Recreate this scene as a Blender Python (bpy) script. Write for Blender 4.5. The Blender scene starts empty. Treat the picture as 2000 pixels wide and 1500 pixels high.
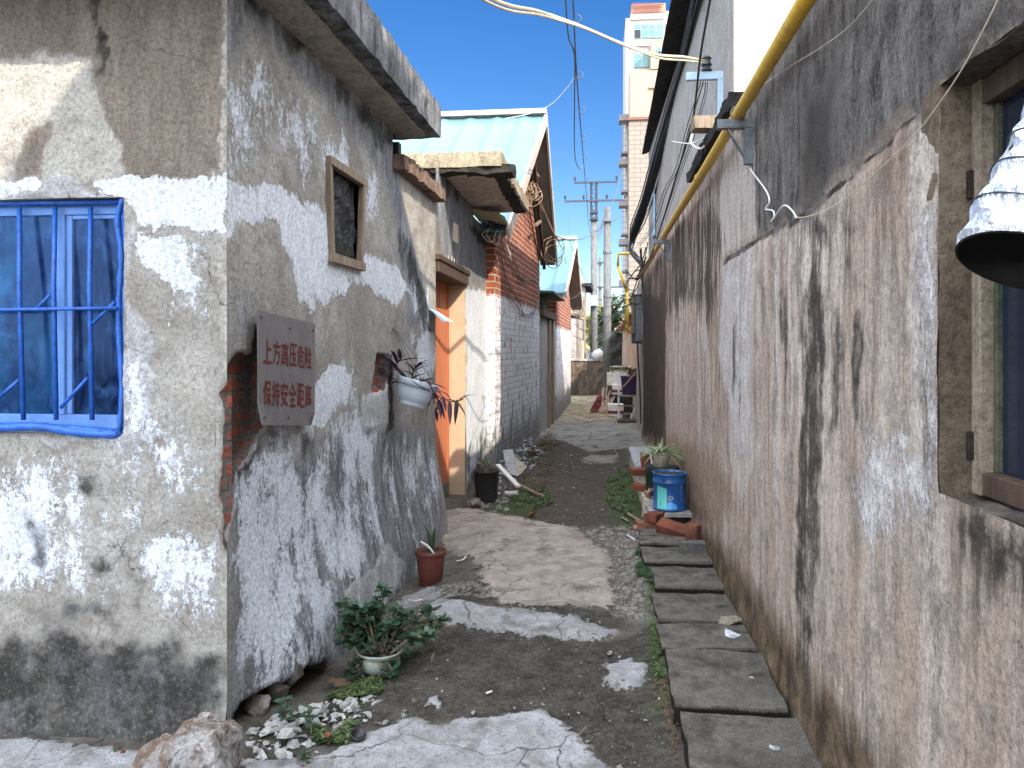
import bpy, bmesh, math, random
import numpy as np
from mathutils import Vector, Matrix, Euler, noise as mnoise

# ------------------------------------------------------------------ camera, world, sun, exposure
scene = bpy.context.scene
COL = scene.collection
TH = math.atan(165 / 1500.0)          # the alley runs along +Y; the camera looks a little to its left
CT, ST = math.cos(TH), math.sin(TH)
EYE = 1.5
SUN_STRENGTH, SKY_STRENGTH, EXPOSURE = 3.1, 0.05, 1.30
SKY_FILL = (38.0, 41.0, 46.0)
SUN_TO = Vector((1.0, -1.27, 1.24)).normalized()      # direction towards the sun

cam = bpy.data.objects.new("camera", bpy.data.cameras.new("camera"))
COL.objects.link(cam)
cam.location = (0, 0, EYE)
cam.rotation_euler = (math.pi / 2, 0, TH)
cam.data.sensor_width = 36
cam.data.lens = 27
cam.data.shift_y = -0.035
cam.data.clip_start = 0.02
cam.data.clip_end = 3000
scene.camera = cam

world = bpy.data.worlds.new("World")
scene.world = world
world.use_nodes = True
wn = world.node_tree.nodes
wl = world.node_tree.links
bg = wn["Background"]
sky = wn.new("ShaderNodeTexSky")
sky.sky_type = 'NISHITA'
sky.sun_disc = False
sky.sun_elevation = math.asin(SUN_TO.z)
sky.sun_rotation = math.atan2(SUN_TO.x, SUN_TO.y)
sky.air_density = 1.0
sky.dust_density = 0.0
sky.ozone_density = 2.0
# unseen bright fill added overhead and towards the sun to lift the shade; the sky beyond the alley stays clear and blue
wtc = wn.new("ShaderNodeTexCoord")
def wnode(op, a, b):
    q = wn.new("ShaderNodeVectorMath" if op == 'DOT_PRODUCT' else "ShaderNodeMath")
    q.operation = op
    for i, v in enumerate((a, b)):
        if isinstance(v, bpy.types.NodeSocket): wl.new(v, q.inputs[i])
        else: q.inputs[i].default_value = v
    return q.outputs["Value"] if op == 'DOT_PRODUCT' else q.outputs[0]
wdot = wnode('DOT_PRODUCT', wtc.outputs["Generated"], Vector((0.22, -0.60, 0.77)).normalized())
wnz = wn.new("ShaderNodeTexNoise")
wl.new(wtc.outputs["Generated"], wnz.inputs["Vector"])
wnz.inputs["Scale"].default_value = 2.2
wnz.inputs["Detail"].default_value = 5
wmr = wn.new("ShaderNodeMapRange")
wmr.interpolation_type = 'SMOOTHSTEP'
wl.new(wnode('ADD', wdot, wnode('MULTIPLY', wnode('SUBTRACT', wnz.outputs[0], .5), .5)), wmr.inputs[0])
for i, v in enumerate((0.05, 0.55, 0.0, 1.0)): wmr.inputs[i + 1].default_value = v
wmx = wn.new("ShaderNodeMix")
wmx.data_type = 'RGBA'
wl.new(wmr.outputs[0], wmx.inputs[0])
whs = wn.new("ShaderNodeHueSaturation")
whs.inputs["Saturation"].default_value = 1.38
whs.inputs["Hue"].default_value = 0.511
whs.inputs["Value"].default_value = 1.5
wl.new(sky.outputs[0], whs.inputs["Color"])
wl.new(whs.outputs[0], wmx.inputs[6])
wmx.inputs[7].default_value = (*SKY_FILL, 1)
wl.new(wmx.outputs[2], bg.inputs[0])
bg.inputs[1].default_value = SKY_STRENGTH

sun = bpy.data.objects.new("sun", bpy.data.lights.new("sun", 'SUN'))
COL.objects.link(sun)
sun.data.energy = SUN_STRENGTH
sun.data.angle = math.radians(0.5)
sun.data.color = (1.0, 0.89, 0.74)
sun.rotation_euler = SUN_TO.to_track_quat('Z', 'Y').to_euler()

scene.render.engine = 'CYCLES'
scene.view_settings.view_transform = 'Standard'
scene.view_settings.look = 'None'
scene.view_settings.gamma = 1
scene.view_settings.exposure = EXPOSURE
scene.cycles.max_bounces = 8
scene.cycles.diffuse_bounces = 5
scene.cycles.transparent_max_bounces = 8

# ------------------------------------------------------------------ survey: photo measurements -> metres
def ray(px, py):
    xr = (px - 1000) / 1500.0
    return Vector((xr * CT - ST, xr * ST + CT, (680 - py) / 1500.0))
def at_d(px, py, d):
    return Vector((0, 0, EYE)) + ray(px, py) * d
def at_z(px, py, z=0.0):
    r = ray(px, py)
    return Vector((0, 0, EYE)) + r * ((z - EYE) / r.z)
def at_x(px, py, x):
    r = ray(px, py)
    return Vector((0, 0, EYE)) + r * (x / r.x)
def at_y(px, py, y):
    r = ray(px, py)
    return Vector((0, 0, EYE)) + r * (y / r.y)
def on(px, py, P0, P1):
    """point on the upright plane through ground points P0, P1"""
    nx, ny = -(P1[1] - P0[1]), (P1[0] - P0[0])
    r = ray(px, py)
    t = (nx * P0[0] + ny * P0[1]) / (nx * r.x + ny * r.y)
    return Vector((0, 0, EYE)) + r * t
def uz(px, py, P0, P1):
    p = on(px, py, P0, P1)
    L = math.hypot(P1[0] - P0[0], P1[1] - P0[1])
    return ((p.x - P0[0]) * (P1[0] - P0[0]) + (p.y - P0[1]) * (P1[1] - P0[1])) / L, p.z

# ------------------------------------------------------------------ numpy noise
def _h(ix, iy, s):
    h = (ix.astype(np.int64) * 374761393 + iy.astype(np.int64) * 668265263 + s * 1442695041) & 0xffffffff
    h = ((h ^ (h >> 13)) * 1274126177) & 0xffffffff
    return ((h ^ (h >> 16)) & 0xffff) / 65535.0
def vnoise(x, y, s=0):
    x0, y0 = np.floor(x), np.floor(y)
    fx, fy = x - x0, y - y0
    fx, fy = fx * fx * (3 - 2 * fx), fy * fy * (3 - 2 * fy)
    a, b = _h(x0, y0, s), _h(x0 + 1, y0, s)
    c, d = _h(x0, y0 + 1, s), _h(x0 + 1, y0 + 1, s)
    return (a * (1 - fx) + b * fx) * (1 - fy) + (c * (1 - fx) + d * fx) * fy
def fbm(x, y, s=0, o=4):
    t, a, w = 0, 1.0, 0
    for i in range(o):
        t = t + a * vnoise(x * 2 ** i, y * 2 ** i, s + i)
        w += a
        a *= 0.55
    return t / w
def sdf(poly, X, Y):
    p = np.array(poly, float)
    n = len(p)
    d = np.full(X.shape, 1e9)
    s = np.ones(X.shape)
    j = n - 1
    for i in range(n):
        ex, ey = p[j] - p[i]
        wx, wy = X - p[i][0], Y - p[i][1]
        t = np.clip((wx * ex + wy * ey) / (ex * ex + ey * ey + 1e-12), 0, 1)
        d = np.minimum(d, (wx - ex * t) ** 2 + (wy - ey * t) ** 2)
        c1, c2, c3 = Y >= p[i][1], Y < p[j][1], ex * wy > ey * wx
        s = np.where((c1 & c2 & c3) | (~c1 & ~c2 & ~c3), -s, s)
        j = i
    return s * np.sqrt(d)

# ------------------------------------------------------------------ scene helpers
def tag(o, label=None, cat=None, group=None, kind=None):
    if label: o["label"] = label
    if cat: o["category"] = cat
    if group: o["group"] = group
    if kind: o["kind"] = kind
    return o
def thing(name, label, cat, loc=(0, 0, 0), group=None):
    o = bpy.data.objects.new(name, None)
    o.empty_display_size = 0.1
    COL.objects.link(o)
    o.location = loc
    return tag(o, label, cat, group)
def copy_tree(o, parent=None):
    c = o.copy()
    COL.objects.link(c)
    if parent: c.parent = parent
    for ch in list(o.children):
        copy_tree(ch, c)
    return c

class MB:
    def __init__(self):
        self.v, self.f = [], []
    def add(self, vs, fs):
        n = len(self.v)
        self.v += [tuple(p) for p in vs]
        self.f += [tuple(i + n for i in f) for f in fs]
    def box(self, c, s, rot=(0, 0, 0)):
        M = Euler(rot).to_matrix()
        c = Vector(c)
        vs = [c + M @ Vector((x * s[0] / 2, y * s[1] / 2, z * s[2] / 2)) for x in (-1, 1) for y in (-1, 1) for z in (-1, 1)]
        self.add(vs, [(0, 1, 3, 2), (4, 6, 7, 5), (0, 4, 5, 1), (2, 3, 7, 6), (0, 2, 6, 4), (1, 5, 7, 3)])
        return self
    def bb(self, a, b):
        return self.box([(p + q) / 2 for p, q in zip(a, b)], [abs(q - p) for p, q in zip(a, b)])
    def rbox(self, c, s, res=0.06, amp=0.008, seed=0, rot=(0, 0, 0), freq=9.0):
        """box with worn, uneven faces"""
        M = Euler(rot).to_matrix()
        c = Vector(c)
        n = [max(1, int(round(q / res))) for q in s]
        idx, vs, fs = {}, [], []
        def vid(i, j, k):
            if (i, j, k) not in idx:
                p = Vector(((i / n[0] - .5) * s[0], (j / n[1] - .5) * s[1], (k / n[2] - .5) * s[2]))
                q = p * freq + Vector((seed * 7.1, seed * 3.3, seed))
                p = p + Vector([mnoise.noise(q), mnoise.noise(q + Vector((31, 0, 0))), mnoise.noise(q + Vector((0, 57, 0)))]) * amp * 2
                e = sum(1 for a, b in zip((i, j, k), n) if a in (0, b))
                if e > 1: p = p * (1 - 0.35 * amp * (e - 1) / max(0.02, max(s)))
                idx[(i, j, k)] = len(vs)
                vs.append(c + M @ p)
            return idx[(i, j, k)]
        for ax in range(3):
            a, b = [q for q in range(3) if q != ax]
            for side in (0, n[ax]):
                for i in range(n[a]):
                    for j in range(n[b]):
                        q = []
                        for di, dj in ((0, 0), (1, 0), (1, 1), (0, 1)):
                            t = [0, 0, 0]
                            t[ax], t[a], t[b] = side, i + di, j + dj
                            q.append(vid(*t))
                        if (side == 0) == (ax != 1): q.reverse()
                        fs.append(q)
        self.add(vs, fs)
        return self
    def tube(self, pts, r, sides=8, caps=True):
        pts = [Vector(p) for p in pts]
        n = len(pts)
        rs = r if isinstance(r, (list, tuple)) else [r] * n
        vs, fs = [], []
        up = None
        for i, p in enumerate(pts):
            t = (pts[min(i + 1, n - 1)] - pts[max(i - 1, 0)])
            t = t.normalized() if t.length > 1e-9 else Vector((0, 0, 1))
            if up is None:
                up = t.orthogonal().normalized()
            up = up - t * up.dot(t)
            up = up.normalized() if up.length > 1e-6 else t.orthogonal().normalized()
            w = t.cross(up)
            for k in range(sides):
                a = 2 * math.pi * k / sides
                vs.append(p + (up * math.cos(a) + w * math.sin(a)) * rs[i])
        for i in range(n - 1):
            for k in range(sides):
                k2 = (k + 1) % sides
                fs.append((i * sides + k, i * sides + k2, (i + 1) * sides + k2, (i + 1) * sides + k))
        if caps:
            fs.append(tuple(reversed(range(sides))))
            fs.append(tuple(range((n - 1) * sides, n * sides)))
        self.add(vs, fs)
        return self
    def beam(self, p0, p1, w, h, up=(0, 0, 1)):
        p0, p1 = Vector(p0), Vector(p1)
        t = (p1 - p0).normalized()
        u = Vector(up)
        s = t.cross(u)
        s = s.normalized() if s.length > 1e-4 else t.orthogonal().normalized()
        u = s.cross(t)
        vs = [p + s * (a * w / 2) + u * (b * h / 2) for p in (p0, p1) for a, b in ((-1, -1), (1, -1), (1, 1), (-1, 1))]
        self.add(vs, [(3, 2, 1, 0), (4, 5, 6, 7), (0, 1, 5, 4), (1, 2, 6, 5), (2, 3, 7, 6), (3, 0, 4, 7)])
        return self
    def lathe(self, prof, o=(0, 0, 0), sides=28, M=None, wob=0.0):
        o = Vector(o)
        M = M or Matrix.Identity(3)
        vs, fs = [], []
        for r, z in prof:
            for k in range(sides):
                a = 2 * math.pi * k / sides
                q = r * (1 + wob * math.sin(3 * a + z * 20))
                vs.append(o + M @ Vector((q * math.cos(a), q * math.sin(a), z)))
        for i in range(len(prof) - 1):
            for k in range(sides):
                k2 = (k + 1) % sides
                fs.append((i * sides + k, i * sides + k2, (i + 1) * sides + k2, (i + 1) * sides + k))
        if prof[0][0] > 1e-4: fs.append(tuple(reversed(range(sides))))
        if prof[-1][0] > 1e-4: fs.append(tuple(range((len(prof) - 1) * sides, len(prof) * sides)))
        self.add(vs, fs)
        return self
    def prism(self, poly, vec):
        poly = [Vector(p) for p in poly]
        vec = Vector(vec)
        n = len(poly)
        nrm = Vector((0, 0, 0))
        for i in range(n):
            nrm += poly[i].cross(poly[(i + 1) % n])
        if nrm.dot(vec) > 0: poly.reverse()
        vs = poly + [p + vec for p in poly]
        fs = [tuple(range(n)), tuple(reversed(range(n, 2 * n)))]
        for i in range(n):
            j = (i + 1) % n
            fs.append((j, i, i + n, j + n))
        self.add(vs, fs)
        return self
    def leaf(self, base, d, up, L, w, bend=0.3, seg=4, fold=0.15, tip=0.0, prof=None):
        base, d, up = Vector(base), Vector(d).normalized(), Vector(up)
        s = d.cross(up)
        s = s.normalized() if s.length > 1e-4 else d.orthogonal().normalized()
        u = s.cross(d)
        vs, fs = [], []
        for i in range(seg + 1):
            t = i / seg
            c = base + d * (L * t) - u * (bend * L * t * t)
            ww = w * prof[i] if prof else w * max(tip if t == 1 else 0.02, (math.sin(math.pi * min(1, 0.12 + 0.88 * t) ** 0.8)))
            vs += [c - s * ww / 2 + u * fold * ww, c, c + s * ww / 2 + u * fold * ww]
        for i in range(seg):
            a = i * 3
            fs += [(a, a + 1, a + 4, a + 3), (a + 1, a + 2, a + 5, a + 4)]
        self.add(vs, fs)
        return self
    def chunk(self, c, r, rnd, n=9, sq=(1, 1, 1)):
        bm = bmesh.new()
        M = Euler([rnd.uniform(0, 6) for _ in range(3)]).to_matrix() if sq == (1, 1, 1) else Euler((rnd.uniform(-.35, .35), rnd.uniform(-.35, .35), rnd.uniform(0, 6))).to_matrix()
        for _ in range(n):
            v = Vector((rnd.gauss(0, 1), rnd.gauss(0, 1), rnd.gauss(0, 1))).normalized() * rnd.uniform(.75, 1.1) * r
            bm.verts.new(M @ Vector((v.x * sq[0], v.y * sq[1], v.z * sq[2])))
        res = bmesh.ops.convex_hull(bm, input=bm.verts[:])
        bm.verts.ensure_lookup_table()
        keep = [v for v in bm.verts if v.link_faces]
        ix = {v: i for i, v in enumerate(keep)}
        self.add([Vector(c) + v.co for v in keep], [[ix[v] for v in f.verts] for f in bm.faces])
        bm.free()
        return self
    def build(self, name, mat, parent=None, smooth=False, bevel=0, loc=None, auto=None):
        o = bpy.data.objects.new(name, None)
        me = bpy.data.meshes.new(name)
        off = Vector((0, 0, 0))
        if parent is not None:
            q = parent
            while q is not None:
                off += q.location
                q = q.parent
        if loc is not None: off = off + (Vector(loc) - off)
        bpy.data.objects.remove(o)
        me.from_pydata([tuple(Vector(p) - off) for p in self.v], [], self.f)
        me.validate()
        me.update()
        o = bpy.data.objects.new(name, me)
        COL.objects.link(o)
        if parent is not None:
            o.parent = parent
            if loc is not None:
                po = Vector((0, 0, 0))
                q = parent
                while q is not None:
                    po += q.location
                    q = q.parent
                o.location = Vector(loc) - po
        elif loc is not None:
            o.location = loc
        if mat: me.materials.append(mat)
        if smooth: me.polygons.foreach_set("use_smooth", [True] * len(me.polygons))
        if bevel:
            b = o.modifiers.new("bevel", 'BEVEL')
            b.width = bevel
            b.segments = 2
            b.limit_method = 'ANGLE'
        return o
def curve_pts(pts, n=8):
    """smooth path through points"""
    P = [Vector(p) for p in pts]
    out = []
    for i in range(len(P) - 1):
        p0, p1, p2, p3 = P[max(i - 1, 0)], P[i], P[i + 1], P[min(i + 2, len(P) - 1)]
        for k in range(n):
            t = k / n
            out.append(0.5 * ((2 * p1) + (p2 - p0) * t + (2 * p0 - 5 * p1 + 4 * p2 - p3) * t * t + (3 * p1 - p0 - 3 * p2 + p3) * t ** 3))
    out.append(P[-1])
    return out
def sag(a, b, s, n=16):
    a, b = Vector(a), Vector(b)
    return [a.lerp(b, i / n) - Vector((0, 0, s * 4 * (i / n) * (1 - i / n))) for i in range(n + 1)]
# ------------------------------------------------------------------ materials
class N:
    def __init__(self, name):
        self.m = bpy.data.materials.new(name)
        self.m.use_nodes = True
        self.t = self.m.node_tree
        self.b = self.t.nodes["Principled BSDF"]
        self.o = self.t.nodes["Material Output"]
        self._tc = None
    def new(self, t): return self.t.nodes.new(t)
    def put(self, sock, v):
        if isinstance(v, bpy.types.NodeSocket): self.t.links.new(v, sock)
        elif isinstance(v, (tuple, list)) and sock.type == 'RGBA': sock.default_value = (*v[:3], 1)
        else: sock.default_value = v
    @property
    def co(self):
        if self._tc is None: self._tc = self.new("ShaderNodeTexCoord")
        return self._tc.outputs["Object"]
    def map(self, sc=(1, 1, 1), loc=(0, 0, 0), v=None):
        n = self.new("ShaderNodeMapping")
        self.put(n.inputs[0], v or self.co)
        n.inputs["Location"].default_value = loc
        n.inputs["Scale"].default_value = sc
        return n.outputs[0]
    def noise(self, scale, detail=4, rough=.6, v=None, dist=0.0):
        n = self.new("ShaderNodeTexNoise")
        self.put(n.inputs["Vector"], v or self.co)
        n.inputs["Scale"].default_value = scale
        n.inputs["Detail"].default_value = detail
        n.inputs["Roughness"].default_value = rough
        n.inputs["Distortion"].default_value = dist
        return n.outputs[0]
    def vor(self, scale, feat='F1', v=None, rnd=1.0):
        n = self.new("ShaderNodeTexVoronoi")
        n.feature = feat
        self.put(n.inputs["Vector"], v or self.co)
        n.inputs["Scale"].default_value = scale
        n.inputs["Randomness"].default_value = rnd
        return n.outputs
    def math(self, op, a, b=0.0, c=None, clamp=False):
        n = self.new("ShaderNodeMath")
        n.operation = op
        n.use_clamp = clamp
        self.put(n.inputs[0], a)
        self.put(n.inputs[1], b)
        if c is not None: self.put(n.inputs[2], c)
        return n.outputs[0]
    def rng(self, v, a, b, c=0.0, d=1.0, smooth=False):
        n = self.new("ShaderNodeMapRange")
        if smooth: n.interpolation_type = 'SMOOTHSTEP'
        self.put(n.inputs[0], v)
        for i, q in enumerate((a, b, c, d)): n.inputs[i + 1].default_value = q
        return n.outputs[0]
    def mix(self, f, a, b, bt='MIX'):
        n = self.new("ShaderNodeMix")
        n.data_type = 'RGBA'
        n.blend_type = bt
        self.put(n.inputs[0], f)
        self.put(n.inputs[6], a)
        self.put(n.inputs[7], b)
        return n.outputs[2]
    def ramp(self, f, stops):
        n = self.new("ShaderNodeValToRGB")
        self.put(n.inputs[0], f)
        e = n.color_ramp.elements
        while len(e) < len(stops): e.new(.5)
        for q, (p, c) in zip(e, stops):
            q.position = p
            q.color = (*c, 1) if isinstance(c, tuple) else (c, c, c, 1)
        return n.outputs[0]
    def attr(self, name):
        n = self.new("ShaderNodeAttribute")
        n.attribute_name = name
        s = self.new("ShaderNodeSeparateColor")
        self.t.links.new(n.outputs["Color"], s.inputs[0])
        return s.outputs[0], s.outputs[1], s.outputs[2], n.outputs["Alpha"]
    def sepxyz(self, v=None):
        n = self.new("ShaderNodeSeparateXYZ")
        self.put(n.inputs[0], v or self.co)
        return n.outputs
    def comb(self, x, y, z=0.0):
        n = self.new("ShaderNodeCombineXYZ")
        for i, q in enumerate((x, y, z)): self.put(n.inputs[i], q)
        return n.outputs[0]
    def brick(self, v, w=.25, h=.065, mortar=.009, c1=(.36, .11, .05), c2=(.26, .075, .04), mc=(.33, .3, .27)):
        n = self.new("ShaderNodeTexBrick")
        self.put(n.inputs["Vector"], v)
        for k, q in (("Color1", c1), ("Color2", c2), ("Mortar", mc)): self.put(n.inputs[k], q)
        n.inputs["Scale"].default_value = 1.0
        n.inputs["Mortar Size"].default_value = mortar
        n.inputs["Mortar Smooth"].default_value = .3
        n.inputs["Brick Width"].default_value = w
        n.inputs["Row Height"].default_value = h
        return n.outputs["Color"], n.outputs["Fac"]
    def T(self, mask, nz, amt, soft=.06, th=.5):
        """mask edge made ragged by noise -> 0..1"""
        s = self.math('MULTIPLY_ADD', self.math('SUBTRACT', nz, .5), amt * 2.1, mask)
        return self.rng(s, th - soft, th + soft)
    def bump(self, h, strength=.5, dist=.01, nrm=None):
        n = self.new("ShaderNodeBump")
        n.inputs["Strength"].default_value = strength
        n.inputs["Distance"].default_value = dist
        self.put(n.inputs["Height"], h)
        if nrm is not None: self.put(n.inputs["Normal"], nrm)
        return n.outputs[0]
    def fin(self, col, rough=.85, nrm=None, spec=.3, metal=0.0):
        self.put(self.b.inputs["Base Color"], col)
        self.put(self.b.inputs["Roughness"], rough)
        self.put(self.b.inputs["Metallic"], metal)
        self.b.inputs["Specular IOR Level"].default_value = spec
        if nrm is not None: self.put(self.b.inputs["Normal"], nrm)
        return self.m

MATS = {}
def simple(name, c1, c2=None, sc=8, rough=.7, bump=.25, bsc=60, spec=.3, metal=0.0, grime=.35, streak=False):
    if name in MATS: return MATS[name]
    n = N(name)
    c2 = c2 or tuple(q * .7 for q in c1)
    v = n.map((1, 1, .12)) if streak else n.co
    col = n.mix(n.rng(n.noise(sc, 5, .65, v), .35, .65), c1, c2)
    g = n.rng(n.noise(sc * 3.7, 6, .7, v), .45, .75, 0, grime)
    col = n.mix(g, col, tuple(q * .25 for q in c2))
    nr = n.bump(n.noise(bsc, 5, .7), bump, .006) if bump else None
    MATS[name] = n.fin(col, rough, nr, spec, metal)
    return MATS[name]
def leafmat(name, c1, c2, rough=.45, trans=.15):
    if name in MATS: return MATS[name]
    n = N(name)
    g = n.new("ShaderNodeNewGeometry")
    col = n.mix(g.outputs["Random Per Island"], c1, c2)
    col = n.mix(n.rng(n.noise(40, 3), .4, .7, 0, .35), col, tuple(q * .5 for q in c1))
    n.fin(col, rough, None, .4)
    tr = n.new("ShaderNodeBsdfTranslucent")
    n.put(tr.inputs[0], col)
    mx = n.new("ShaderNodeMixShader")
    mx.inputs[0].default_value = trans
    n.t.links.new(n.b.outputs[0], mx.inputs[1])
    n.t.links.new(tr.outputs[0], mx.inputs[2])
    n.t.links.new(mx.outputs[0], n.o.inputs[0])
    MATS[name] = n.m
    return n.m

# weathered lime plaster of the house on the left; ma / mb are stain and shade maps laid on the wall
n = N("weathered_plaster_left")
aR, aG, aB, aA = n.attr("ma")
bR, bG, bB, bA = n.attr("mb")
lo = n.noise(1.7, 4, .6)
md = n.noise(9, 7, .65)
fi = n.noise(55, 6, .75)
gr = n.noise(210, 4, .8)
stv = n.map((1, 1, .22))
st = n.noise(14, 6, .7, stv)
stf = n.noise(40, 6, .8, n.map((1, 1, .7)))
clump = n.noise(4.5, 4, .6, n.map((1, 1, .55), (5, 3, 8)))
col = n.mix(n.rng(lo, .38, .62), (.27, .252, .225), (.39, .372, .342))
col = n.mix(n.rng(md, .46, .66, 0, .7), col, (.19, .17, .145))
col = n.mix(n.T(aR, st, .5, .22), col, n.mix(n.rng(st, .35, .65), (.150, .124, .102), (.235, .200, .165)))
col = n.mix(n.T(bB, md, .4, .1), col, n.mix(n.rng(md, .4, .65), (.43, .41, .37), (.33, .31, .275)))
col = n.mix(n.T(bG, st, .55, .25), col, n.mix(n.rng(st, .36, .62), (.105, .110, .120), (.29, .295, .31)))
col = n.mix(n.T(bR, md, .35, .05), col, n.mix(n.rng(md, .35, .7), (.46, .46, .465), (.28, .275, .27)))
whn = n.math('ADD', n.math('MULTIPLY', md, .6), n.math('MULTIPLY', fi, .4))
wh = n.T(aG, whn, .9, .05)
worn = n.rng(n.math('ADD', n.math('MULTIPLY', fi, .55), n.math('MULTIPLY', md, .45)), .38, .47)
wh = n.math('MULTIPLY', wh, n.math('MAXIMUM', worn, n.rng(aG, .55, .9)))
col = n.mix(n.math('MULTIPLY', wh, .93), col, n.mix(n.rng(st, .35, .7), (.72, .75, .80), (.55, .575, .615)))
# speckled remains of limewash
sp = n.math('ADD', n.math('ADD', n.math('MULTIPLY', stf, .5), n.math('MULTIPLY', st, .2)), n.math('ADD', n.math('MULTIPLY', gr, .28), n.math('MULTIPLY', n.math('SUBTRACT', clump, .45), .55)))
spk = n.rng(n.math('ADD', sp, n.math('MULTIPLY', n.math('SUBTRACT', aB, .5), .26)), .54, .585)
spk = n.math('MULTIPLY', spk, n.rng(aB, .02, .15))
col = n.mix(n.math('MULTIPLY', spk, .95), col, (.64, .675, .73))
# black mould
mo = n.math('MULTIPLY', n.T(aA, n.math('ADD', n.math('MULTIPLY', n.noise(4, 6, .66), .7), n.math('MULTIPLY', fi, .3)), 1.5, .18), .88)
mcol = n.mix(n.rng(n.noise(5, 7, .74), .45, .55), (.006, .006, .006), n.mix(n.rng(lo, .4, .6), (.058, .061, .068), (.045, .040, .027)))
col = n.mix(mo, col, n.mix(n.rng(fi, .54, .68, 0, .5), mcol, (.16, .155, .14)))
# exposed brick where the plaster fell off
xyz = n.sepxyz()
uv = n.comb(n.math('ADD', xyz[0], xyz[1]), xyz[2])
bc, bf = n.brick(uv, .2, .066, .012, (.27, .062, .034), (.17, .042, .026), (.10, .088, .076))
bc = n.mix(n.rng(md, .42, .60), bc, n.mix(fi, (.03, .026, .022), (.17, .155, .14)))
ck = n.new("ShaderNodeTexVoronoi"); ck.feature = 'DISTANCE_TO_EDGE'
cw = n.new("ShaderNodeMixRGB"); cw.blend_type = 'ADD'; cw.inputs[0].default_value = .35
n.put(cw.inputs[1], n.co); cnz = n.new("ShaderNodeTexNoise"); n.put(cnz.inputs["Vector"], n.co); cnz.inputs["Scale"].default_value = 4; cnz.inputs["Detail"].default_value = 6
n.put(cw.inputs[2], cnz.outputs[1]); n.put(ck.inputs["Vector"], cw.outputs[0]); ck.inputs["Scale"].default_value = 1.6
crk = n.math('MULTIPLY', n.rng(ck.outputs[0], .0, .006, 1, 0), n.rng(n.noise(2.1, 2), .52, .58))
col = n.mix(n.math('MULTIPLY', crk, .8), col, (.05, .045, .04))
hole = n.rng(bA, .46, .54)
col = n.mix(hole, col, bc)
pit = n.rng(n.noise(120, 5, .75), .585, .64, 0, .75)
col = n.mix(pit, col, (.07, .062, .055))
col = n.mix(1.0, col, n.ramp(n.math('ADD', n.math('MULTIPLY', fi, .6), n.math('MULTIPLY', gr, .4)), [(.34, .38), (.58, 1.20)]), 'MULTIPLY')
hgt = n.math('ADD', n.math('ADD', n.math('MULTIPLY', fi, .5), n.math('MULTIPLY', gr, .22)), n.math('ADD', n.math('MULTIPLY', wh, .12), n.math('MULTIPLY', spk, .12)))
hgt = n.math('SUBTRACT', hgt, n.math('MULTIPLY', n.math('MULTIPLY', hole, bf), .5))
M_LEFT = n.fin(col, .92, n.bump(hgt, .75, .012), .15)

# stained render of the long wall on the right
n = N("stained_render_right")
aR, aG, aB, aA = n.attr("ma")
bR, bG, bB, bA = n.attr("mb")
lo = n.noise(1.1, 4, .6)
md = n.noise(7, 7, .68)
fi = n.noise(48, 6, .78)
gr = n.noise(190, 4, .8)
s1 = n.noise(3.2, 7, .66, n.map((1, 1, .07)))
s2 = n.noise(13, 7, .72, n.map((1, 1, .10), (3, 7, 1)))
s3 = n.noise(60, 5, .8, n.map((1, 1, .35), (9, 2, 4)))
gra = n.math('ADD', n.math('MULTIPLY', n.noise(85, 6, .78, n.map((1, 1, .65), (1, 5, 2))), .6), n.math('MULTIPLY', gr, .4))
zf = n.rng(n.sepxyz()[2], .2, 1.5, .35, 1.0)
col = n.mix(n.rng(lo, .36, .64), (.41, .31, .235), (.48, .39, .32))
col = n.mix(n.math('MULTIPLY', n.rng(s1, .45, .58, 0, .9), zf), col, (.66, .58, .52))
col = n.mix(n.math('MULTIPLY', n.rng(s2, .48, .60, 0, .75), zf), col, (.20, .145, .108))
col = n.mix(n.rng(md, .49, .62, 0, .7), col, (.235, .195, .165))
col = n.mix(n.T(bR, n.math('ADD', n.math('MULTIPLY', s1, .6), n.math('MULTIPLY', md, .4)), .8, .2), col, n.mix(n.rng(n.math('ADD', n.math('MULTIPLY', s2, .35), n.math('ADD', n.math('MULTIPLY', md, .3), n.math('MULTIPLY', gra, .35))), .42, .57), (.026, .024, .022), (.255, .228, .206)))
col = n.mix(n.T(aA, s1, .35, .18), col, n.mix(n.rng(s2, .4, .65), (.60, .53, .48), (.40, .33, .285)))
col = n.mix(n.T(aB, n.math('ADD', n.math('MULTIPLY', md, .5), n.math('MULTIPLY', s2, .5)), 1.0, .3), col, n.mix(n.rng(md, .4, .65), (.060, .042, .026), (.20, .145, .092)))
col = n.mix(n.T(bG, md, .5, .2), col, n.mix(n.rng(md, .35, .65), (.20, .15, .10), (.30, .235, .17)))
sp = n.math('ADD', n.math('ADD', n.math('MULTIPLY', s3, .45), n.math('MULTIPLY', md, .3)), n.math('MULTIPLY', gr, .3))
spk = n.rng(n.math('ADD', sp, n.math('MULTIPLY', n.math('SUBTRACT', aG, .5), .26)), .53, .62)
spk = n.math('MULTIPLY', spk, n.rng(aG, .02, .2))
col = n.mix(n.math('MULTIPLY', spk, .85), col, (.70, .67, .66))
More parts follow.
